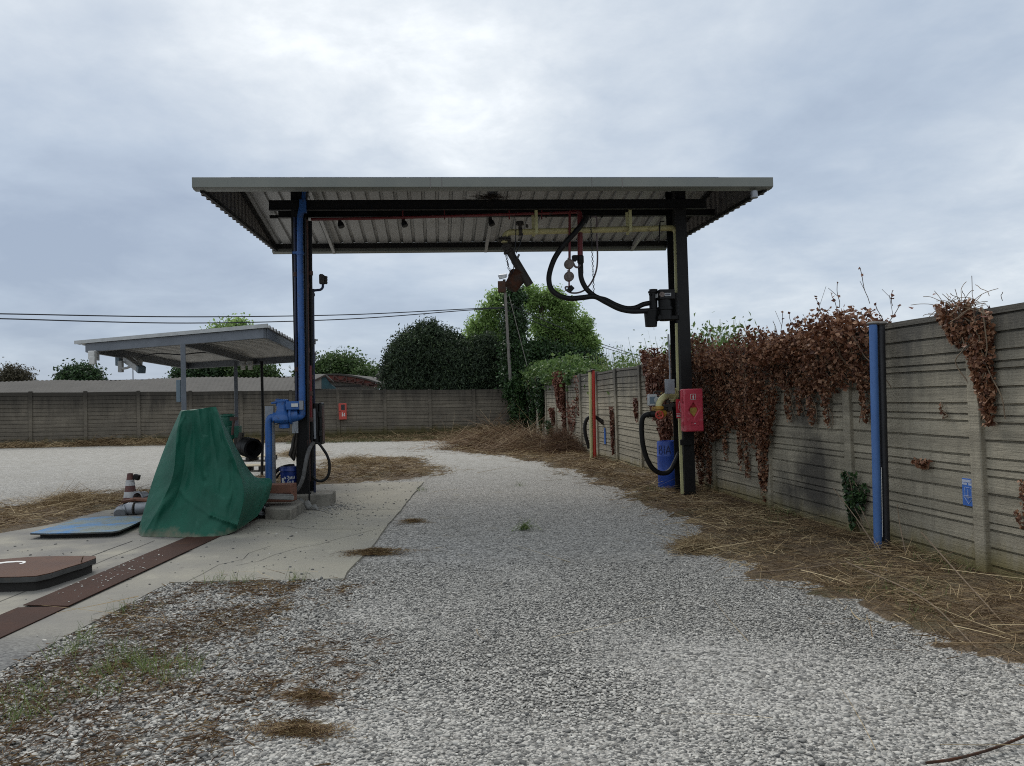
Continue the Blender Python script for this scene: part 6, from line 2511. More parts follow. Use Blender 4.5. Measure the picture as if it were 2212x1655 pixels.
def blob_points(blobs, n, seed, clump=0.12, shell=0.62, per=28):
    """leaf positions gathered in clumps near the surface of overlapping ellipsoids"""
    r = np.random.default_rng(seed)
    vol = np.array([b[3] * b[4] * b[5] for b in blobs]) ** 0.75
    pr = vol / vol.sum()
    nc = max(4, n // per)
    idx = r.choice(len(blobs), nc, p=pr)
    B = np.array(blobs)[idx]
    d = r.normal(0, 1, (nc, 3))
    d /= np.linalg.norm(d, axis=1)[:, None]
    rad = shell + (1.06 - shell) * r.random(nc) ** 0.6
    rad *= 0.92 + 0.2 * r.random(nc)
    C = B[:, :3] + d * rad[:, None] * B[:, 3:6]
    tin = np.clip(0.25 + 0.5 * r.random(nc) + 0.12 * d[:, 2], 0, 1)
    k = np.repeat(np.arange(nc), per)
    sig = clump * (B[:, 3:6].mean(1))[k] ** 0.5
    P = C[k] + r.normal(0, 1, (len(k), 3)) * sig[:, None]
    return P, tin[k]


def px_blobs(L, Y, dep=0.8):
    """ellipsoids given by outline (u, v, half width, half height) at depth Y"""
    out = []
    for q in L:
        u, v, ru, rv = q[:4]
        y = Y + (q[4] if len(q) > 4 else 0)
        c = at(u, v, y)
        s = y / FPX
        out.append((c.x, c.y, c.z, ru * s, max(ru, rv) * s * dep, rv * s))
    return out


def tree(name, label, cat, base, blobs, n, size, mat, seed, trunk=0.18, clump=0.22, limbs=6, shell=0.55, per=26, aspect=0.6, droop=0.0, group=None):
    base = V((base[0], base[1], G(base[0], base[1])))
    t = thing(name, label, cat, base, group)
    P, tin = blob_points(blobs, n, seed, clump, shell, per)
    leaves('crown', P, size, M_[mat], t, seed, aspect, 0, tin, droop)
    rr = random.Random(seed)
    b = MB()
    cz = sum(q[2] for q in blobs) / len(blobs)
    top = V((sum(q[0] for q in blobs) / len(blobs), sum(q[1] for q in blobs) / len(blobs), cz))
    fork = base.lerp(top, .55)
    b.tube(smooth_path([base - Z3 * .2, base.lerp(fork, .5) + V((rr.uniform(-.15, .15), 0, 0)), fork]), [trunk * (1.25 - .5 * i / 16) for i in range(17)], 10)
    for q in sorted(blobs, key=lambda q: -q[3])[:limbs]:
        e = V(q[:3]) + V((rr.uniform(-.3, .3) * q[3], 0, q[5] * .4))
        mid_ = fork.lerp(e, .5) + V((rr.uniform(-.3, .3), rr.uniform(-.3, .3), -.2))
        b.tube(smooth_path([fork - Z3 * .1, mid_, e], 6), [trunk * .6 * (1 - .08 * i) for i in range(13)], 7)
        for k in range(5):
            dd = V((rr.uniform(-1, 1) * q[3], rr.uniform(-1, 1) * q[4], rr.uniform(-.3, 1) * q[5])) * .85
            b.tube([mid_.lerp(e, .6), V(q[:3]) + dd * .5, V(q[:3]) + dd], [trunk * .2, trunk * .12, trunk * .04], 5)
    b.build('trunk', M_['bark'], t)
    return t


# distant trees above the back roofs
tree('bush', 'brownish straggling bush above the shed roof at the far left', 'bush', at(28, 830, 58), px_blobs([(28, 815, 30, 16), (18, 822, 22, 12), (46, 820, 18, 12), (30, 806, 14, 12)], 58), 5200, .20, 'dull_bush', 21, .1, .34, 3, .3, 14, .35)
tree('tree', 'small round dark green tree above the shed roof, left of the shelter', 'tree', at(172, 832, 60), px_blobs([(172, 814, 36, 14), (155, 818, 24, 13), (192, 818, 24, 13), (172, 806, 24, 10)], 60), 8500, .22, 'ivy', 22, .15, .36, 3, .35, 16)
tree('tree', 'tall pale green tree showing above the roof of the small shelter', 'tree', at(498, 835, 62), px_blobs([(498, 722, 32, 18), (478, 728, 22, 14), (512, 712, 20, 15), (536, 716, 10, 10), (495, 760, 45, 28), (480, 795, 40, 25)], 62), 13000, .24, 'robinia', 23, .25, .42, 4, .35, 14)
tree('bush', 'dark green bush seen under the shelter roof, left of its rear post', 'bush', at(430, 835, 57), px_blobs([(435, 806, 45, 20), (400, 816, 30, 12), (468, 805, 34, 22)], 57), 10000, .21, 'ivy', 24, .12, .34, 3, .4, 16)
tree('bush', 'lighter green bush seen under the shelter roof, right of its rear post', 'bush', at(550, 835, 57), px_blobs([(545, 806, 40, 20), (575, 812, 24, 12), (515, 800, 26, 22)], 57), 9500, .21, 'bush', 25, .12, .34, 3, .4, 16)
tree('tree', 'bright green rounded tree behind the arched shed', 'tree', at(730, 835, 56), px_blobs([(735, 800, 48, 22), (700, 805, 30, 18), (768, 806, 28, 15), (738, 788, 26, 12), (670, 812, 30, 12)], 56), 16000, .21, 'bush', 26, .2, .36, 4, .45, 18)
tree('bush', 'low green scrub between the arched shed and the dark cypress', 'bush', at(815, 835, 54), px_blobs([(805, 812, 26, 10), (835, 822, 18, 14), (785, 808, 16, 9)], 54), 5200, .19, 'bush', 27, .1, .3, 3, .4, 16)
# dark evergreens, ivy clad trunk, robinia
tree('cypress', 'broad dark evergreen with a pointed top behind the back wall', 'tree', at(925, 840, 40), px_blobs([(920, 780, 72, 60), (888, 790, 52, 50), (955, 785, 52, 56), (924, 718, 24, 24), (900, 732, 26, 22), (948, 725, 24, 22), (876, 745, 24, 24), (972, 745, 22, 24), (858, 775, 20, 26), (846, 808, 20, 28), (925, 830, 85, 36), (912, 708, 10, 12), (938, 706, 9, 10), (992, 742, 14, 16)], 40, .7),
     46000, .17, 'cypress', 31, .25, .22, 5, .72, 30, .35, -.7)
tree('cypress', 'second dark evergreen, lower and squatter, beside the ivy clad trunk', 'tree', at(1020, 840, 38.6), px_blobs([(1016, 800, 38, 44), (990, 800, 34, 44), (1046, 800, 34, 54), (1010, 835, 66, 36), (1058, 760, 22, 36), (1006, 756, 20, 18), (1034, 752, 20, 22)], 39, .7),
     26000, .165, 'cypress', 32, .2, .2, 4, .72, 30, .35, -.6)
tree('robinia', 'light green feathery tree left of the ivy clad trunk', 'tree', at(1060, 840, 41), px_blobs([(1062, 690, 30, 32), (1078, 655, 22, 26), (1040, 715, 30, 28), (1020, 735, 24, 22), (1065, 740, 40, 36)], 41), 13000, .155, 'robinia', 33, .2, .22, 5, .22, 50, .45)
tree('robinia', 'large light green feathery tree right of the corner pole', 'tree', at(1195, 840, 40), px_blobs([(1160, 655, 34, 28), (1190, 640, 24, 20), (1222, 672, 30, 24), (1183, 705, 38, 30), (1250, 700, 28, 22), (1278, 708, 14, 12), (1240, 742, 34, 24), (1172, 755, 32, 28), (1278, 750, 18, 16), (1140, 636, 18, 16), (1210, 780, 56, 20), (1264, 728, 24, 16), (1205, 655, 20, 18), (1212, 722, 24, 20)], 40.5, .8),
     27000, .155, 'robinia', 34, .28, .22, 11, .22, 60, .45)
tree('bush', 'dark green undergrowth beneath the large feathery tree', 'bush', at(1215, 840, 38.5), px_blobs([(1190, 780, 45, 30), (1240, 785, 45, 26), (1270, 790, 34, 20), (1150, 780, 40, 40)], 39.3, .7), 15000, .16, 'ivy', 35, .1, .24, 3, .6, 24)
ivt = thing('ivy_tree', 'old tree trunk wrapped in dark ivy behind the corner pole', 'tree', at(1108, 946, 37.3))
ib = px_blobs([(1110, 650, 15, 26), (1110, 700, 17, 40), (1111, 760, 19, 45), (1113, 820, 24, 45), (1100, 640, 10, 12), (1122, 640, 10, 14)], 37.2, 1.0)
P, tin = blob_points(ib, 16000, 36, .20, .75, 24)
leaves('ivy', P, .135, M_['ivy'], ivt, 36, .8, 0, tin)
b = MB()
b.tube([at(1115, 950, 37.3), at(1111, 780, 37.3), at(1110, 640, 37.3)], [.32, .28, .16], 12)
b.build('trunk', M_['bark'], ivt)
# ivy over the corner of the walls
ivc = thing('ivy', 'dark ivy pouring over the corner of the two concrete walls', 'ivy', at(1125, 942, 35.6))
ib = px_blobs([(1118, 850, 15, 40), (1114, 890, 10, 48), (1126, 900, 9, 46), (1106, 845, 12, 24), (1098, 850, 10, 14), (1127, 850, 10, 32)], 35.9, .40)
P, tin = blob_points(ib, 11000, 37, .11, .6, 24)
leaves('foliage', P, .12, M_['ivy'], ivc, 37, .85, 0, np.clip(tin + .12, 0, 1))
ivb = thing('ivy', 'bright green creeper mounded along the top of the far right wall', 'ivy', at(1190, 830, 33))
ib = []
for k in range(15):
    f = k / 14
    y = 36.3 - 9.6 * f
    ib.append((wall_x(y) + .45, y, 2.72 + .16 * math.sin(k * 1.7) + .12 * (1 - f), .60, .75, .36 - .10 * f))
P, tin = blob_points(ib, 20000, 38, .20, .5, 22)
leaves('foliage', P, .115, M_['ivy_bright'], ivb, 38, .85, 0, np.clip(tin + .05, 0, 1))


def hang(name, label, spots, n, size, mat, seed, cat='creeper', thick=.10, dens=None, stems=6):
    """creeper hanging on the right wall: spots = (y centre, half width, z top, z bottom, bulge)"""
    r = np.random.default_rng(seed)
    y0 = spots[0][0]
    t = thing(name, label, cat, V((wall_x(y0) - .1, y0, G(wall_x(y0), y0))))
    A = np.array([s[1] * 2 * (s[2] - s[3]) for s in spots])
    k = r.choice(len(spots), n, p=A / A.sum())
    S = np.array(spots)[k]
    f = r.random(n) ** 0.8
    a = r.uniform(-1, 1, n)
    taper = 1 - .45 * f ** 2
    lump = .75 + .5 * fbm(S[:, 0] * 3 + a * 2, f * 6 + S[:, 0], 3)
    y = S[:, 0] + a * S[:, 1] * taper
    z = S[:, 2] - (S[:, 2] - S[:, 3]) * f * (1 - .35 * a * a) * lump
    off = .02 + S[:, 4] * (1 - f * .7) * (1 - a * a * .6) * r.random(n) ** .5 * lump + r.random(n) * thick * .4
    x = wall_x(y)
    p = np.stack([x + NR[0] * off, y + NR[1] * off, G(x, y) + z], -1)
    leaves('foliage', p, size, M_[mat], t, seed, .8, 0, None, .55, (NR[0], NR[1], .35))
    b = MB()
    for i in range(stems):
        s = spots[i % len(spots)]
        yy = s[0] + r.uniform(-.5, .5) * s[1]
        P = []
        for q in range(6):
            g = q / 5
            yy += r.normal(0, .05)
            o = .03 + s[4] * (1 - g) * .9
            P.append(V((wall_x(yy) + NR[0] * o, yy, G(wall_x(yy), yy) + s[2] - (s[2] - s[3]) * g * .95)))
        b.tube(smooth_path(P, 4), 0.006, 5)
    b.build('stem', M_['stem'], t)
    return t


POST = lambda k: 7.31 + 2.2 * k
hang('ivy', 'green ivy column on the post nearest the far corner of the right wall', [(34.4, .55, 2.6, .05, .34)], 2200, .11, 'ivy', 41, 'ivy')
hang('ivy', 'thick dark ivy column on the second post from the far corner', [(32.1, .6, 2.7, .5, .36), (32.9, .6, 2.7, 1.2, .30)], 3600, .11, 'ivy', 42, 'ivy')
hang('ivy', 'small green ivy tuft at the foot of the far post with the red clump', [(30.15, .4, .9, .02, .25)], 700, .09, 'ivy', 43, 'ivy', stems=1)
hang('creeper', 'small reddish clump halfway up a far post of the right wall', [(29.5, .35, 1.4, .75, .20)], 500, .085, 'red_leaf', 44, stems=1)
hang('creeper', 'reddish brown creeper hanging down a far post in a long tail', [(27.6, .62, 2.72, 1.2, .36), (27.25, .2, 1.5, .05, .14), (28.3, .3, 2.6, 1.3, .2)], 3600, .09, 'red_leaf', 45)
hang('creeper', 'thin wisps of dead creeper on a post between the red tail and the red pipe', [(25.0, .2, 2.5, 1.1, .14), (26.2, .8, 1.7, .5, .03)], 420, .08, 'red_leaf', 46, stems=3)
hang('creeper', 'sparse dead creeper beside the nozzle of the far hose', [(20.75, .12, 1.5, .25, .05)], 420, .075, 'red_leaf', 47, stems=3)
hang('creeper', 'small sprig of red leaves halfway up the post left of the valve group', [(18.45, .14, 1.75, 1.15, .07)], 160, .075, 'red_leaf', 48, stems=1)
hang('creeper', 'reddish dead creeper bushing over the wall left of the right column', [(16.9, .55, 2.80, 1.3, .30), (16.5, .4, 2.6, .9, .2), (16.2, .45, 1.5, .75, .22)], 4200, .075, 'red_leaf', 49)
# the great dead creeper along the near wall
GREAT = [(15.3, .70, 2.38, .70, .30), (14.4, .75, 2.40, .50, .38), (13.6, .6, 2.34, .85, .28), (12.9, .5, 2.34, 1.10, .24), (12.1, .55, 2.38, .95, .34), (11.6, .5, 2.38, .85, .42), (11.75, .20, 1.3, .10, .10),
         (10.95, .45, 2.34, 1.80, .20), (10.3, .5, 2.38, 1.70, .28), (9.75, .5, 2.42, 1.72, .42), (9.3, .38, 2.42, 1.78, .42), (9.0, .2, 2.40, 1.75, .30), (10.9, .10, 2.0, 1.35, .10), (10.6, .08, 2.0, 1.4, .08), (12.6, .08, 1.6, .5, .06),
         (10.25, .12, 2.0, 1.30, .12), (9.9, .07, 2.0, 1.3, .08), (9.05, .08, 2.0, 1.35, .08), (13.9, .12, 1.2, .05, .12), (14.3, .2, 1.0, .02, .18), (13.2, .07, 1.4, .6, .06), (12.35, .05, 1.2, .35, .04)]
gc_ = hang('creeper', 'great brown dead creeper heaped in three humps over the wall beside the right column', GREAT, 22000, .050, 'dead_leaf', 50, 'creeper', .14, None, 40)
r = np.random.default_rng(51)
hump = [(14.4, .85, .46), (13.1, .6, .10), (11.75, .66, .34), (10.9, .35, .0), (9.75, .62, .37), (9.2, .45, .31), (15.4, .6, .22), (10.35, .3, .08)]
k = r.choice(len(hump), 11000)
Hh = np.array(hump)[k]
a, c_, e = r.uniform(-1, 1, 11000), r.uniform(-1, 1, 11000), r.random(11000) ** .4
y = Hh[:, 0] + a * Hh[:, 1]
z = 2.40 - .28 * r.random(11000) + (Hh[:, 2] + .08) * np.sqrt(np.clip(1 - a * a, 0, 1)) * np.sqrt(np.clip(1 - c_ * c_, 0, 1)) * e + r.random(11000) * .04
x = wall_x(y) + c_ * .42 - .12
leaves('foliage', np.stack([x, y, G(x, y) + z], -1), .055, M_['dead_leaf'], gc_, 52, .8)
hang('creeper', 'brown dead creeper crowning the nearest post and trailing down its side', [(7.46, .26, 2.60, 2.18, .18), (7.14, .13, 2.5, 1.42, .12), (7.2, .16, 2.25, 1.70, .11), (7.10, .08, 1.9, 1.40, .08)], 2000, .048, 'dead_leaf', 53, stems=9)
hang('ivy', 'dark green ivy climbing from the ground behind the blue and black pipes', [(9.40, .13, .78, .04, .13), (9.22, .10, .66, .30, .09)], 520, .055, 'ivy', 54, 'ivy', stems=4)
hang('creeper', 'small dead sprig on the wall right of the nearest post', [(6.75, .06, .95, .70, .03), (6.77, .09, .68, .52, .06)], 130, .04, 'dead_leaf', 55, stems=1)
hang('creeper', 'little tuft of dead leaves on the wall right of the blue pipe', [(8.1, .13, 1.03, .92, .04)], 70, .05, 'dead_leaf', 56, stems=1)
hang('creeper', 'tiny hanging sprig in the middle of the wall panel above the earthing sign', [(7.75, .05, 1.62, 1.45, .02)], 16, .04, 'dead_leaf', 57, stems=1)


def twigs(name, label, starts, seed, L=.5, par=None):
    r = random.Random(seed)
    b = MB()
    lv = []
    for s in starts:
        p = V(s)
        d = V((r.uniform(-.3, .3), r.uniform(-.5, .5), 1)).normalized()
        P = [p]
        n = r.randint(4, 6)
        l = L * r.uniform(.5, 1.2)
        for i in range(n):
            d = (d + V((r.uniform(-.25, .25), r.uniform(-.4, .4), r.uniform(-.15, .25)))).normalized()
            P.append(P[-1] + d * l / n)
        b.tube(smooth_path(P, 3), 0.0042, 5)
        lv.append(P[-1])
        if r.random() < .6:
            q = P[2]
            b.tube([q, q + V((r.uniform(-.1, .1), r.uniform(-.2, .2), r.uniform(.08, .25)))], 0.003, 4)
        for _ in range(2):
            lv.append(P[r.randint(1, len(P) - 1)] + V((0, r.uniform(-.03, .03), 0)))
    b.build('tangle', M_['twig'], par)
    leaves('foliage', np.array([tuple(q) for q in lv]), .05, M_['red_leaf'], par, seed, .8)


r2 = random.Random(5)
tw = []
for y in (15.6, 15.1, 14.2, 13.4, 13.35, 13.3, 13.25, 13.1, 12.3, 11.9, 11.5, 11.2, 10.9, 10.7, 10.5, 10.2, 9.9, 9.7, 9.4, 9.1, 8.8, 8.6, 8.5):
    tw.append((wall_x(y) + r2.uniform(-.2, .2), y, 2.40 + .25 * (abs(y - 9.4) < .6) + .1 * r2.random()))
twigs('twigs', '', tw, 61, .42, gc_)
ends = []
ncp = thing('twigs', 'bare twigs arching over the wall top at the nearest post', 'twigs', V((wall_x(7.3), 7.3, 2.45)))
b = MB()
for k in range(42):
    y = 7.35 + r2.gauss(0, .16)
    p = V((wall_x(y) + r2.uniform(-.15, .05), y, 2.44 + r2.uniform(-.02, .1)))
    d = V((r2.uniform(-.7, .4), r2.uniform(-1, 1), r2.uniform(.0, .7))).normalized()
    P = [p]
    for i in range(4):
        d = (d + V((r2.uniform(-.3, .3), r2.uniform(-.3, .3), r2.uniform(-.45, .1)))).normalized()
        P.append(P[-1] + d * r2.uniform(.05, .11))
    b.tube(smooth_path(P, 3), 0.003, 5)
    if k % 5 == 0:
        ends.append(tuple(P[-1] - Z3 * .03))
b.build('tangle', M_['stem'], ncp)
leaves('foliage', np.array(ends), .075, M_['red_leaf'], ncp, 62, .9)

# reeds and grass beyond the wall
r = np.random.default_rng(71)
n = 5200
y = r.uniform(17.5, 29, n)
x = wall_x(y) + r.uniform(1.0, 4.0, n)
hgt = (1.7 + 1.1 * fbm(x * .9, y * .9)) * (.8 + .5 * r.random(n))
o = strands('tall_grass', np.stack([x, y, G(x, y) + .6 * r.random(n)], -1), r.uniform(0, 6.28, n), r.normal(1.42, .10, n), hgt, r.uniform(.010, .026, n), M_['reed'], None, .06, 72)
kind(o, 'stuff')
hd = thing('hedge', 'rough green scrub behind the right wall between the feathery tree and the creeper', 'hedge', V((4.6, 22, G(4.6, 22))))
ib = [(wall_x(17 + k * 1.5) + 1.5 + .3 * math.sin(k), 17 + k * 1.5, 1.9 + .35 * math.sin(k * 2.1), 1.0, 1.2, 1.1) for k in range(9)]
P, tin = blob_points(ib, 9000, 73, .22, .5, 22)
leaves('foliage', P, .13, M_['ivy_bright'], hd, 73, .5, 0, np.clip(tin + .1, 0, 1))

# ------------------------------------------------------------------ dry cuttings, brush, weeds, pebbles


def scatter(n, x0, x1, y0, y1, seed, power=1.6):
    r = np.random.default_rng(seed)
    y = y0 * (y1 / y0) ** (r.random(n) ** (1.0))
    x = r.uniform(0, 1, n)
    return x0 + (x1 - x0) * x, y, r


def straw_layer():
    n = 300000
    x, y, r = scatter(n, -12, 6.5, 2.6, 37, 81)
    # spread more thinly in the distance
    keep = (np.abs(x) < .72 * y + 1.0) & (x < wall_x(y) - .03) & (y < back_y(x) - .05)
    x, y = x[keep], y[keep]
    m = .5 * litter(x + r.normal(0, .22, len(x)), y + r.normal(0, .3, len(x))) + .5 * litter(x, y)
    f = fbm(x * 3 + 7, y * 3, 4)
    keep = r.random(len(x)) < np.clip(m * (.35 + 1.0 * f) * np.where((y < 7.3) & (x < -.8), 3.0, 1), 0, 1)
    x, y = x[keep], y[keep]
    keep = ~inpoly(x, y, PAD)
    x, y = x[keep], y[keep]
    front = (y < 7.3) & (x < -.8)
    k = len(x)
    lift = np.clip(fbm(x * 2.2 + 3, y * 2.2, 4) - .35, 0, 1) * .22 + .015
    z = G(x, y) + lift * r.random(k) * np.where(front, .35, 1.0) + .01
    ln = r.gamma(2.2, .05, k) * np.where(front, .22, .9) + np.where(front, .016, .035) + .004 * y
    w = r.uniform(.0022, .0065, k) * (1 + y * .065)
    az = r.uniform(0, 6.28, k)
    el = np.abs(r.normal(0.04, .22, k))
    p = np.stack([x - np.cos(az) * ln * .5, y - np.sin(az) * ln * .5, z], -1)
    g = ~front
    tint = np.clip(-.05 + .75 * fbm(x * 1.7, y * 1.7, 4) + r.normal(0, .28, k), 0, 1)
    o = strands('dry_grass', p[g], az[g], el[g], ln[g], w[g], M_['straw'], None, .16, 82, 3, tint[g])
    kind(o, 'stuff')
    o = strands('dry_weeds', p[front], az[front], el[front], ln[front], w[front] * 1.2, M_['clip'], None, .5, 83, 2, np.clip(tint[front] - .05, 0, 1))
    kind(o, 'stuff')
    # fluffy drift of cuttings along the foot of the back wall
    n3 = 9000
    x = r.uniform(-24, -3, n3)
    d_ = np.abs(r.normal(.15, .55, n3))
    y = back_y(x) - .1 - d_
    hp_ = np.clip(fbm(x * .9, x * 0 + 2, 3) - .25, 0, 1) * .55 * np.exp(-d_ * 1.1)
    az = r.uniform(0, 6.28, n3)
    ln = r.gamma(3, .12, n3)
    o = strands('dry_grass', np.stack([x, y, G(x, y) + hp_ * r.random(n3) + .02], -1), az, r.normal(.1, .25, n3), ln, .018, M_['straw'], None, .25, 86, 3, np.clip(.1 + .6 * fbm(x, y) + r.normal(0, .2, n3), 0, 1))
    kind(o, 'stuff')
    # longer stalks here and there
    n2 = 520
    x, y, r = scatter(n2 * 10, -9, 5.5, 3.0, 34, 84)
    m = litter(x, y)
    keep = (r.random(len(x)) < np.where(m > .6, .5, .018)) & (x < wall_x(y) - .2) & (y < back_y(x) - .3) & ~inpoly(x, y, PAD) & ~((y < 7.3) & (x < -.8) & (r.random(len(x)) < .8))
    x, y = x[keep], y[keep]
    k = len(x)
    az, ln = r.uniform(0, 6.28, k), r.uniform(.25, 1.0, k)
    p = np.stack([x - np.cos(az) * ln * .4, y - np.sin(az) * ln * .4, G(x, y) + .03 + .09 * r.random(k)], -1)
    o = strands('dry_stalks', p, az, np.abs(r.normal(.02, .12, k)), ln, r.uniform(.003, .0075, k) * (1 + .03 * y), M_['straw'], None, .10, 85, 5, np.clip(r.normal(.72, .2, k), 0, 1))
    kind(o, 'stuff')


straw_layer()


def clump(name, label, c, rx, ry, h, n, ln, mat, seed, cat='clippings', group=None, elm=.1, els=.3, wd=.004, tint=None):
    r = np.random.default_rng(seed)
    a = r.uniform(0, 6.28, n)
    q = np.abs(r.normal(0, .5, n))
    x, y = c.x + np.cos(a) * q * rx * (1 + .5 * np.sin(a * 3 + seed)), c.y + np.sin(a) * q * ry
    z = G(x, y) + .01 + h * np.exp(-q * q * 2.2) * r.random(n)
    az = r.uniform(0, 6.28, n)
    L = np.minimum(r.gamma(3, ln / 3, n), ln * 2)
    if mat == 'clip':
        els, q = .12, q * (1 + .35 * np.sin(a * 2 + seed) + .2 * np.sin(a * 5))
        x, y = c.x + np.cos(a) * q * rx, c.y + np.sin(a) * q * ry
    o = strands(name, np.stack([x - np.cos(az) * L * .4, y - np.sin(az) * L * .4, z], -1), az, r.normal(elm, els, n), L, wd * r.uniform(.6, 1.4, n), M_[mat], None, .3, seed, 4, tint)
    return tag(o, label, cat, group)


GC = 'heaps of dry clippings'
clump('brush_pile', 'sprawling heap of dry brown brush in the far corner in front of the ivy', gp(1075, 966), 2.0, 2.2, .42, 6000, .9, 'brush', 91, 'brush pile', None, .12, .28, .012)
clump('brush_pile', 'brown brush heap right of the corner heap, nearer the wall', gp(1140, 975), 1.4, 1.7, .42, 4600, .75, 'brush', 92, 'brush pile', None, .15, .3, .011)
clump('brush_pile', 'dark tangled brush heap against the wall left of the yellow pipe', gp(1212, 977), 1.0, 1.2, .5, 4600, .5, 'brush', 93, 'brush pile', None, .3, .45, .009, np.clip(np.random.default_rng(1).normal(.18, .16, 4600), 0, 1))
clump('brush_pile', 'thin low strip of brush near the back wall left of the corner heap', gp(1010, 957), 1.6, 1.0, .35, 1500, .7, 'brush', 94, 'brush pile', None, .12, .28, .011)
clump('clippings', 'brown heap of clippings on the corner of the concrete slab edge', gp(808, 1196), .36, .20, .045, 4200, .055, 'clip', 95, 'clippings', GC)
clump('clippings', 'straw heap on the gravel just in front of the long grass strip', gp(1508, 1192), .34, .26, .09, 2000, .22, 'straw', 96, 'clippings', GC)
clump('clippings', 'dark flat heap of clippings lowest in the picture, on bare gravel', gp(643, 1580), .23, .12, .02, 3800, .032, 'clip', 97, 'clippings', GC)
clump('clippings', 'small heap of clippings just above the lowest heap on the gravel', gp(672, 1507), .20, .09, .016, 2000, .03, 'clip', 98, 'clippings', GC)
clump('clippings', 'thin wisp of clippings beside the right edge of the slab, far up', gp(893, 1128), .30, .16, .02, 700, .07, 'clip', 99, 'clippings', GC)
clump('clippings', 'low greenish brown heap of clippings left of the traffic cone', gp(150, 1088), 1.0, .8, .14, 3600, .26, 'straw', 100, 'clippings', GC)
clump('clippings', 'straw heap right of the left column beside the slab', gp(760, 1000), 1.5, 1.0, .12, 3600, .28, 'straw', 101, 'clippings', GC)
clump('clippings', 'straw heap behind the blue inlet pipe', gp(640, 985), 1.0, 1.0, .16, 2400, .3, 'straw', 102, 'clippings', GC)
clump('weed_tuft', 'single green weed with a tall flowering stem in the middle of the gravel lane', gp(1134, 1146), .13, .08, .04, 120, .12, 'weed', 103, 'weed', None, .5, .3, .006)

# green weeds in the corner of the slab, and turf at the back wall
r = np.random.default_rng(111)


def tufts(name, spots, mat, seed, n_each, hgt, spread, w):
    r = np.random.default_rng(seed)
    S = np.array([(q.x, q.y) for q in spots])
    k = np.repeat(np.arange(len(S)), n_each)
    n = len(k)
    x, y = S[k, 0] + r.normal(0, spread, n), S[k, 1] + r.normal(0, spread, n)
    o = strands(name, np.stack([x, y, G(x, y)], -1), r.uniform(0, 6.28, n), r.normal(1.2, .25, n), hgt * r.uniform(.35, 1.2, n), w * r.uniform(.6, 1.3, n), M_[mat], None, .3, seed, 4)
    return kind(o, 'stuff')


spots = [gp(u, v) for u, v in ((178, 1395), (150, 1420), (185, 1380), (300, 1430), (318, 1448), (240, 1452), (265, 1435), (200, 1465), (90, 1490), (40, 1520), (30, 1560), (75, 1545), (225, 1500), (150, 1510), (310, 1440), (330, 1455),
                               (420, 1450), (390, 1440), (360, 1475), (255, 1410), (470, 1260), (640, 1255), (270, 1325), (520, 1260), (1125, 1050), (910, 1060))]
tufts('green_weeds', spots, 'weed', 112, 40, .13, .06, .004)
n = 9000
x, y = r.uniform(-9.5, .5, n), r.uniform(0, 2.6, n)
yy = back_y(x) - .1 - y
o = strands('turf', np.stack([x, yy, G(x, yy)], -1), r.uniform(0, 6.28, n), r.normal(1.1, .3, n), r.uniform(.05, .2, n), .012, M_['turf'], None, .3, 113, 2)
kind(o, 'stuff')
wp = [gp(u, v) for u, v in ((1700, 1112), (1720, 1116), (1690, 1118), (1990, 1215), (2060, 1240), (1985, 1290), (1860, 1230), (1400, 1060), (1420, 1062), (1660, 1135), (2140, 1232), (2120, 1226), (2000, 1330), (1880, 1290))]
tufts('green_weeds', wp, 'weed', 114, 60, .14, .12, .005)
# single loose stick at the lower right, two stalks leaning on the blue pipe
b = MB()
b.tube(smooth_path([gp(2000, 1648, .02), gp(2060, 1640, .03), gp(2130, 1622, .03), gp(2190, 1600, .04), gp(2240, 1578, .05)]), [.006 + .0005 * (i % 3) for i in range(33)], 6)
tag(b.build('stick', M_['rust']), 'curved reddish brown stick on the gravel at the bottom right', 'stick')
for pts, lab in (([(1898, 1192, .03), (1850, 1120, .32), (1800, 1055, .62)], 'long dry stalk leaning up to the left in front of the blue pipe'),
                 ([(1895, 1175, .05), (1870, 1120, .3), (1842, 1060, .5)], 'shorter dry stalk leaning beside the long one at the foot of the blue pipe'),
                 ([(1620, 1238, .03), (1780, 1222, .08), (1930, 1190, .14)], 'long bowed stalk lying across the grass in front of the blue pipe'),
                 ([(1958, 1200, .05), (1945, 1140, .3), (1938, 1090, .5)], 'forked upright stalk right of the black pipe'),
                 ([(1990, 1150, .28), (2080, 1250, .12), (2180, 1360, .05)], 'long stalk lying diagonally in the grass below the earthing sign'),
                 ([(1830, 1215, .1), (1990, 1290, .1), (2110, 1400, .05)], 'longest stalk lying diagonally in front of the near wall')):
    b = MB()
    P = smooth_path([gp(u, v, h) for u, v, h in pts], 6)
    b.tube(P, [.0075 - .0035 * i / (len(P) - 1) for i in range(len(P))], 6)
    tag(b.build('stalk', M_['stem']), lab, 'stalk', 'loose dry stalks by the near wall')
b = MB()
st = gp(305, 1150) if False else RC(640, 860, 0)
b.tube(smooth_path([RC(640, 865, .03), RC(655, 830, .08), RC(675, 780, .16), RC(688, 742, .22)]), 0.006, 6)
b.tube(smooth_path([RC(640, 862, .03), RC(625, 840, .05), RC(632, 820, .08)]), 0.005, 6)
tag(b.build('stick', M_['stem']), 'pale dry twig standing against the rim of the rusty hatch', 'stick')

# crumbs and stones on the slab
n = 1500
x, y = r.uniform(-6.4, -1.75, n), r.uniform(4.2, 16, n)
k = (x > -3.2) | (y > 5)
dens = np.where((x > -3.4) & (y > 7.4), .75, .35) * (.4 + fbm(x * 1.2, y * 1.2))
k &= (r.random(n) < dens) & inpoly(x, y, PAD)
x, y = x[k], y[k]


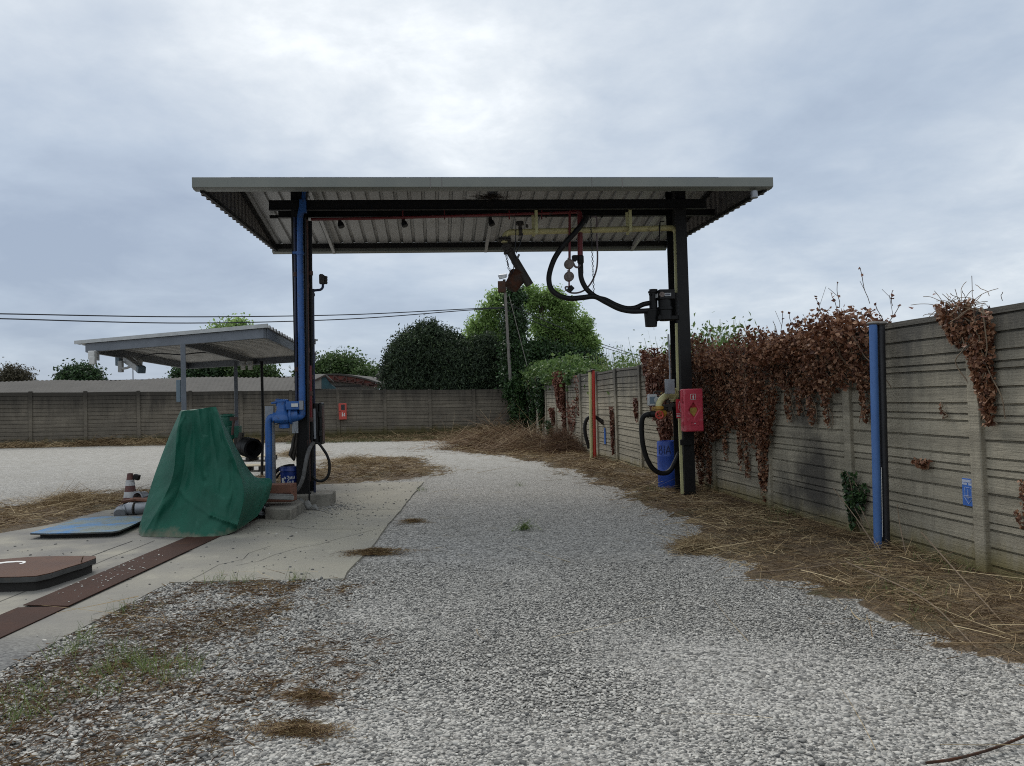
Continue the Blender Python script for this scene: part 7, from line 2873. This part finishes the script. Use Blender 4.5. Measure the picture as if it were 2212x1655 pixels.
def pebbles(name, x, y, z, size, mat, tint, seed, sub=0):
    r = np.random.default_rng(seed)
    bm = bmesh.new()
    bmesh.ops.create_icosphere(bm, subdivisions=1 + sub, radius=0.5)
    T = np.array([v.co[:] for v in bm.verts])
    F = np.array([[v.index for v in f.verts] for f in bm.faces])
    bm.free()
    n, m = len(x), len(T)
    a = r.uniform(0, 6.28, n)
    sx, sy, sz = r.uniform(.8, 1.35, n), r.uniform(.65, 1.0, n), r.uniform(.36, .60, n)
    P = T[None] * (1 + r.uniform(-.14, .14, (n, m, 1)))
    P = P * np.stack([sx, sy, sz], -1)[:, None] * np.asarray(size)[:, None, None]
    tl = r.normal(0, .16, n)
    c, s = np.cos(a)[:, None], np.sin(a)[:, None]
    X, Y, Z = P[..., 0], P[..., 1], P[..., 2]
    Z = Z + X * tl[:, None]
    W = np.stack([X * c - Y * s, X * s + Y * c, Z], -1) + np.stack([x, y, z], -1)[:, None]
    FF = (F[None] + (np.arange(n) * m)[:, None, None]).reshape(-1, 3)
    return np_mesh(name, W.reshape(-1, 3), FF, mat, None, {'tint': np.repeat(tint, m)}, True)


dk = r.random(len(x)) < .78
sz = r.gamma(2.5, .006, len(x)) + .008
o = pebbles('rubble', x, y, G(x, y) + .015, sz, M_['pebble'], np.where(dk, r.uniform(0, .1, len(x)), r.uniform(.7, 1, len(x))), 121)
kind(o, 'stuff')
n = 70
x, y = r.normal(-3.95, .11, n), r.normal(7.7, .55, n)
o = pebbles('white_pebbles', x, y, G(x, y) + .036, r.uniform(.008, .026, n), M_['pebble'], r.uniform(.75, 1, n), 122)
kind(o, 'stuff')
n = 420
a, q = r.uniform(0, 6.28, n), np.abs(r.normal(0, .35, n))
x, y = -2.95 + np.cos(a) * q, 12.35 + np.sin(a) * q * 1.4
o = pebbles('rubble', x, y, G(x, y) + .015, r.gamma(2.5, .007, n) + .008, M_['pebble'], r.uniform(0, .45, n), 123)
kind(o, 'stuff')


def near_gravel():
    r = np.random.default_rng(131)
    n = 165000
    y = np.sqrt(r.random(n) * (8.2 ** 2 - 2.4 ** 2) + 2.4 ** 2)
    x = (r.random(n) * 2 - 1) * (.74 * y + .5)
    m = litter(x, y)
    k = (x < wall_x(y) - .05) & ~inpoly(x, y, PAD) & (r.random(n) > m * .75) & (r.random(n) < np.clip((8.4 - y) / 1.8, 0, 1))
    x, y = x[k], y[k]
    big = fbm(x * .9 + 3, y * .9, 3)
    left = np.clip((-x - .6) / 1.5, 0, 1)
    sz = (.0085 + r.gamma(3.2, .0024, len(x))) * (1 + .28 * left)
    tint = np.clip(np.where(r.random(len(x)) < .34, r.normal(.12, .12, len(x)), r.normal(.72, .20, len(x))) + (big - .5) * .10, 0, 1)
    near = y < 4.9
    for nm, q, s_ in (('gravel', near, 1), ('gravel', ~near, 0)):
        o = pebbles(nm, x[q], y[q], G(x[q], y[q]) + sz[q] * .16, sz[q], M_['pebble'], tint[q], 132 + s_, s_)
        kind(o, 'stuff')


near_gravel()
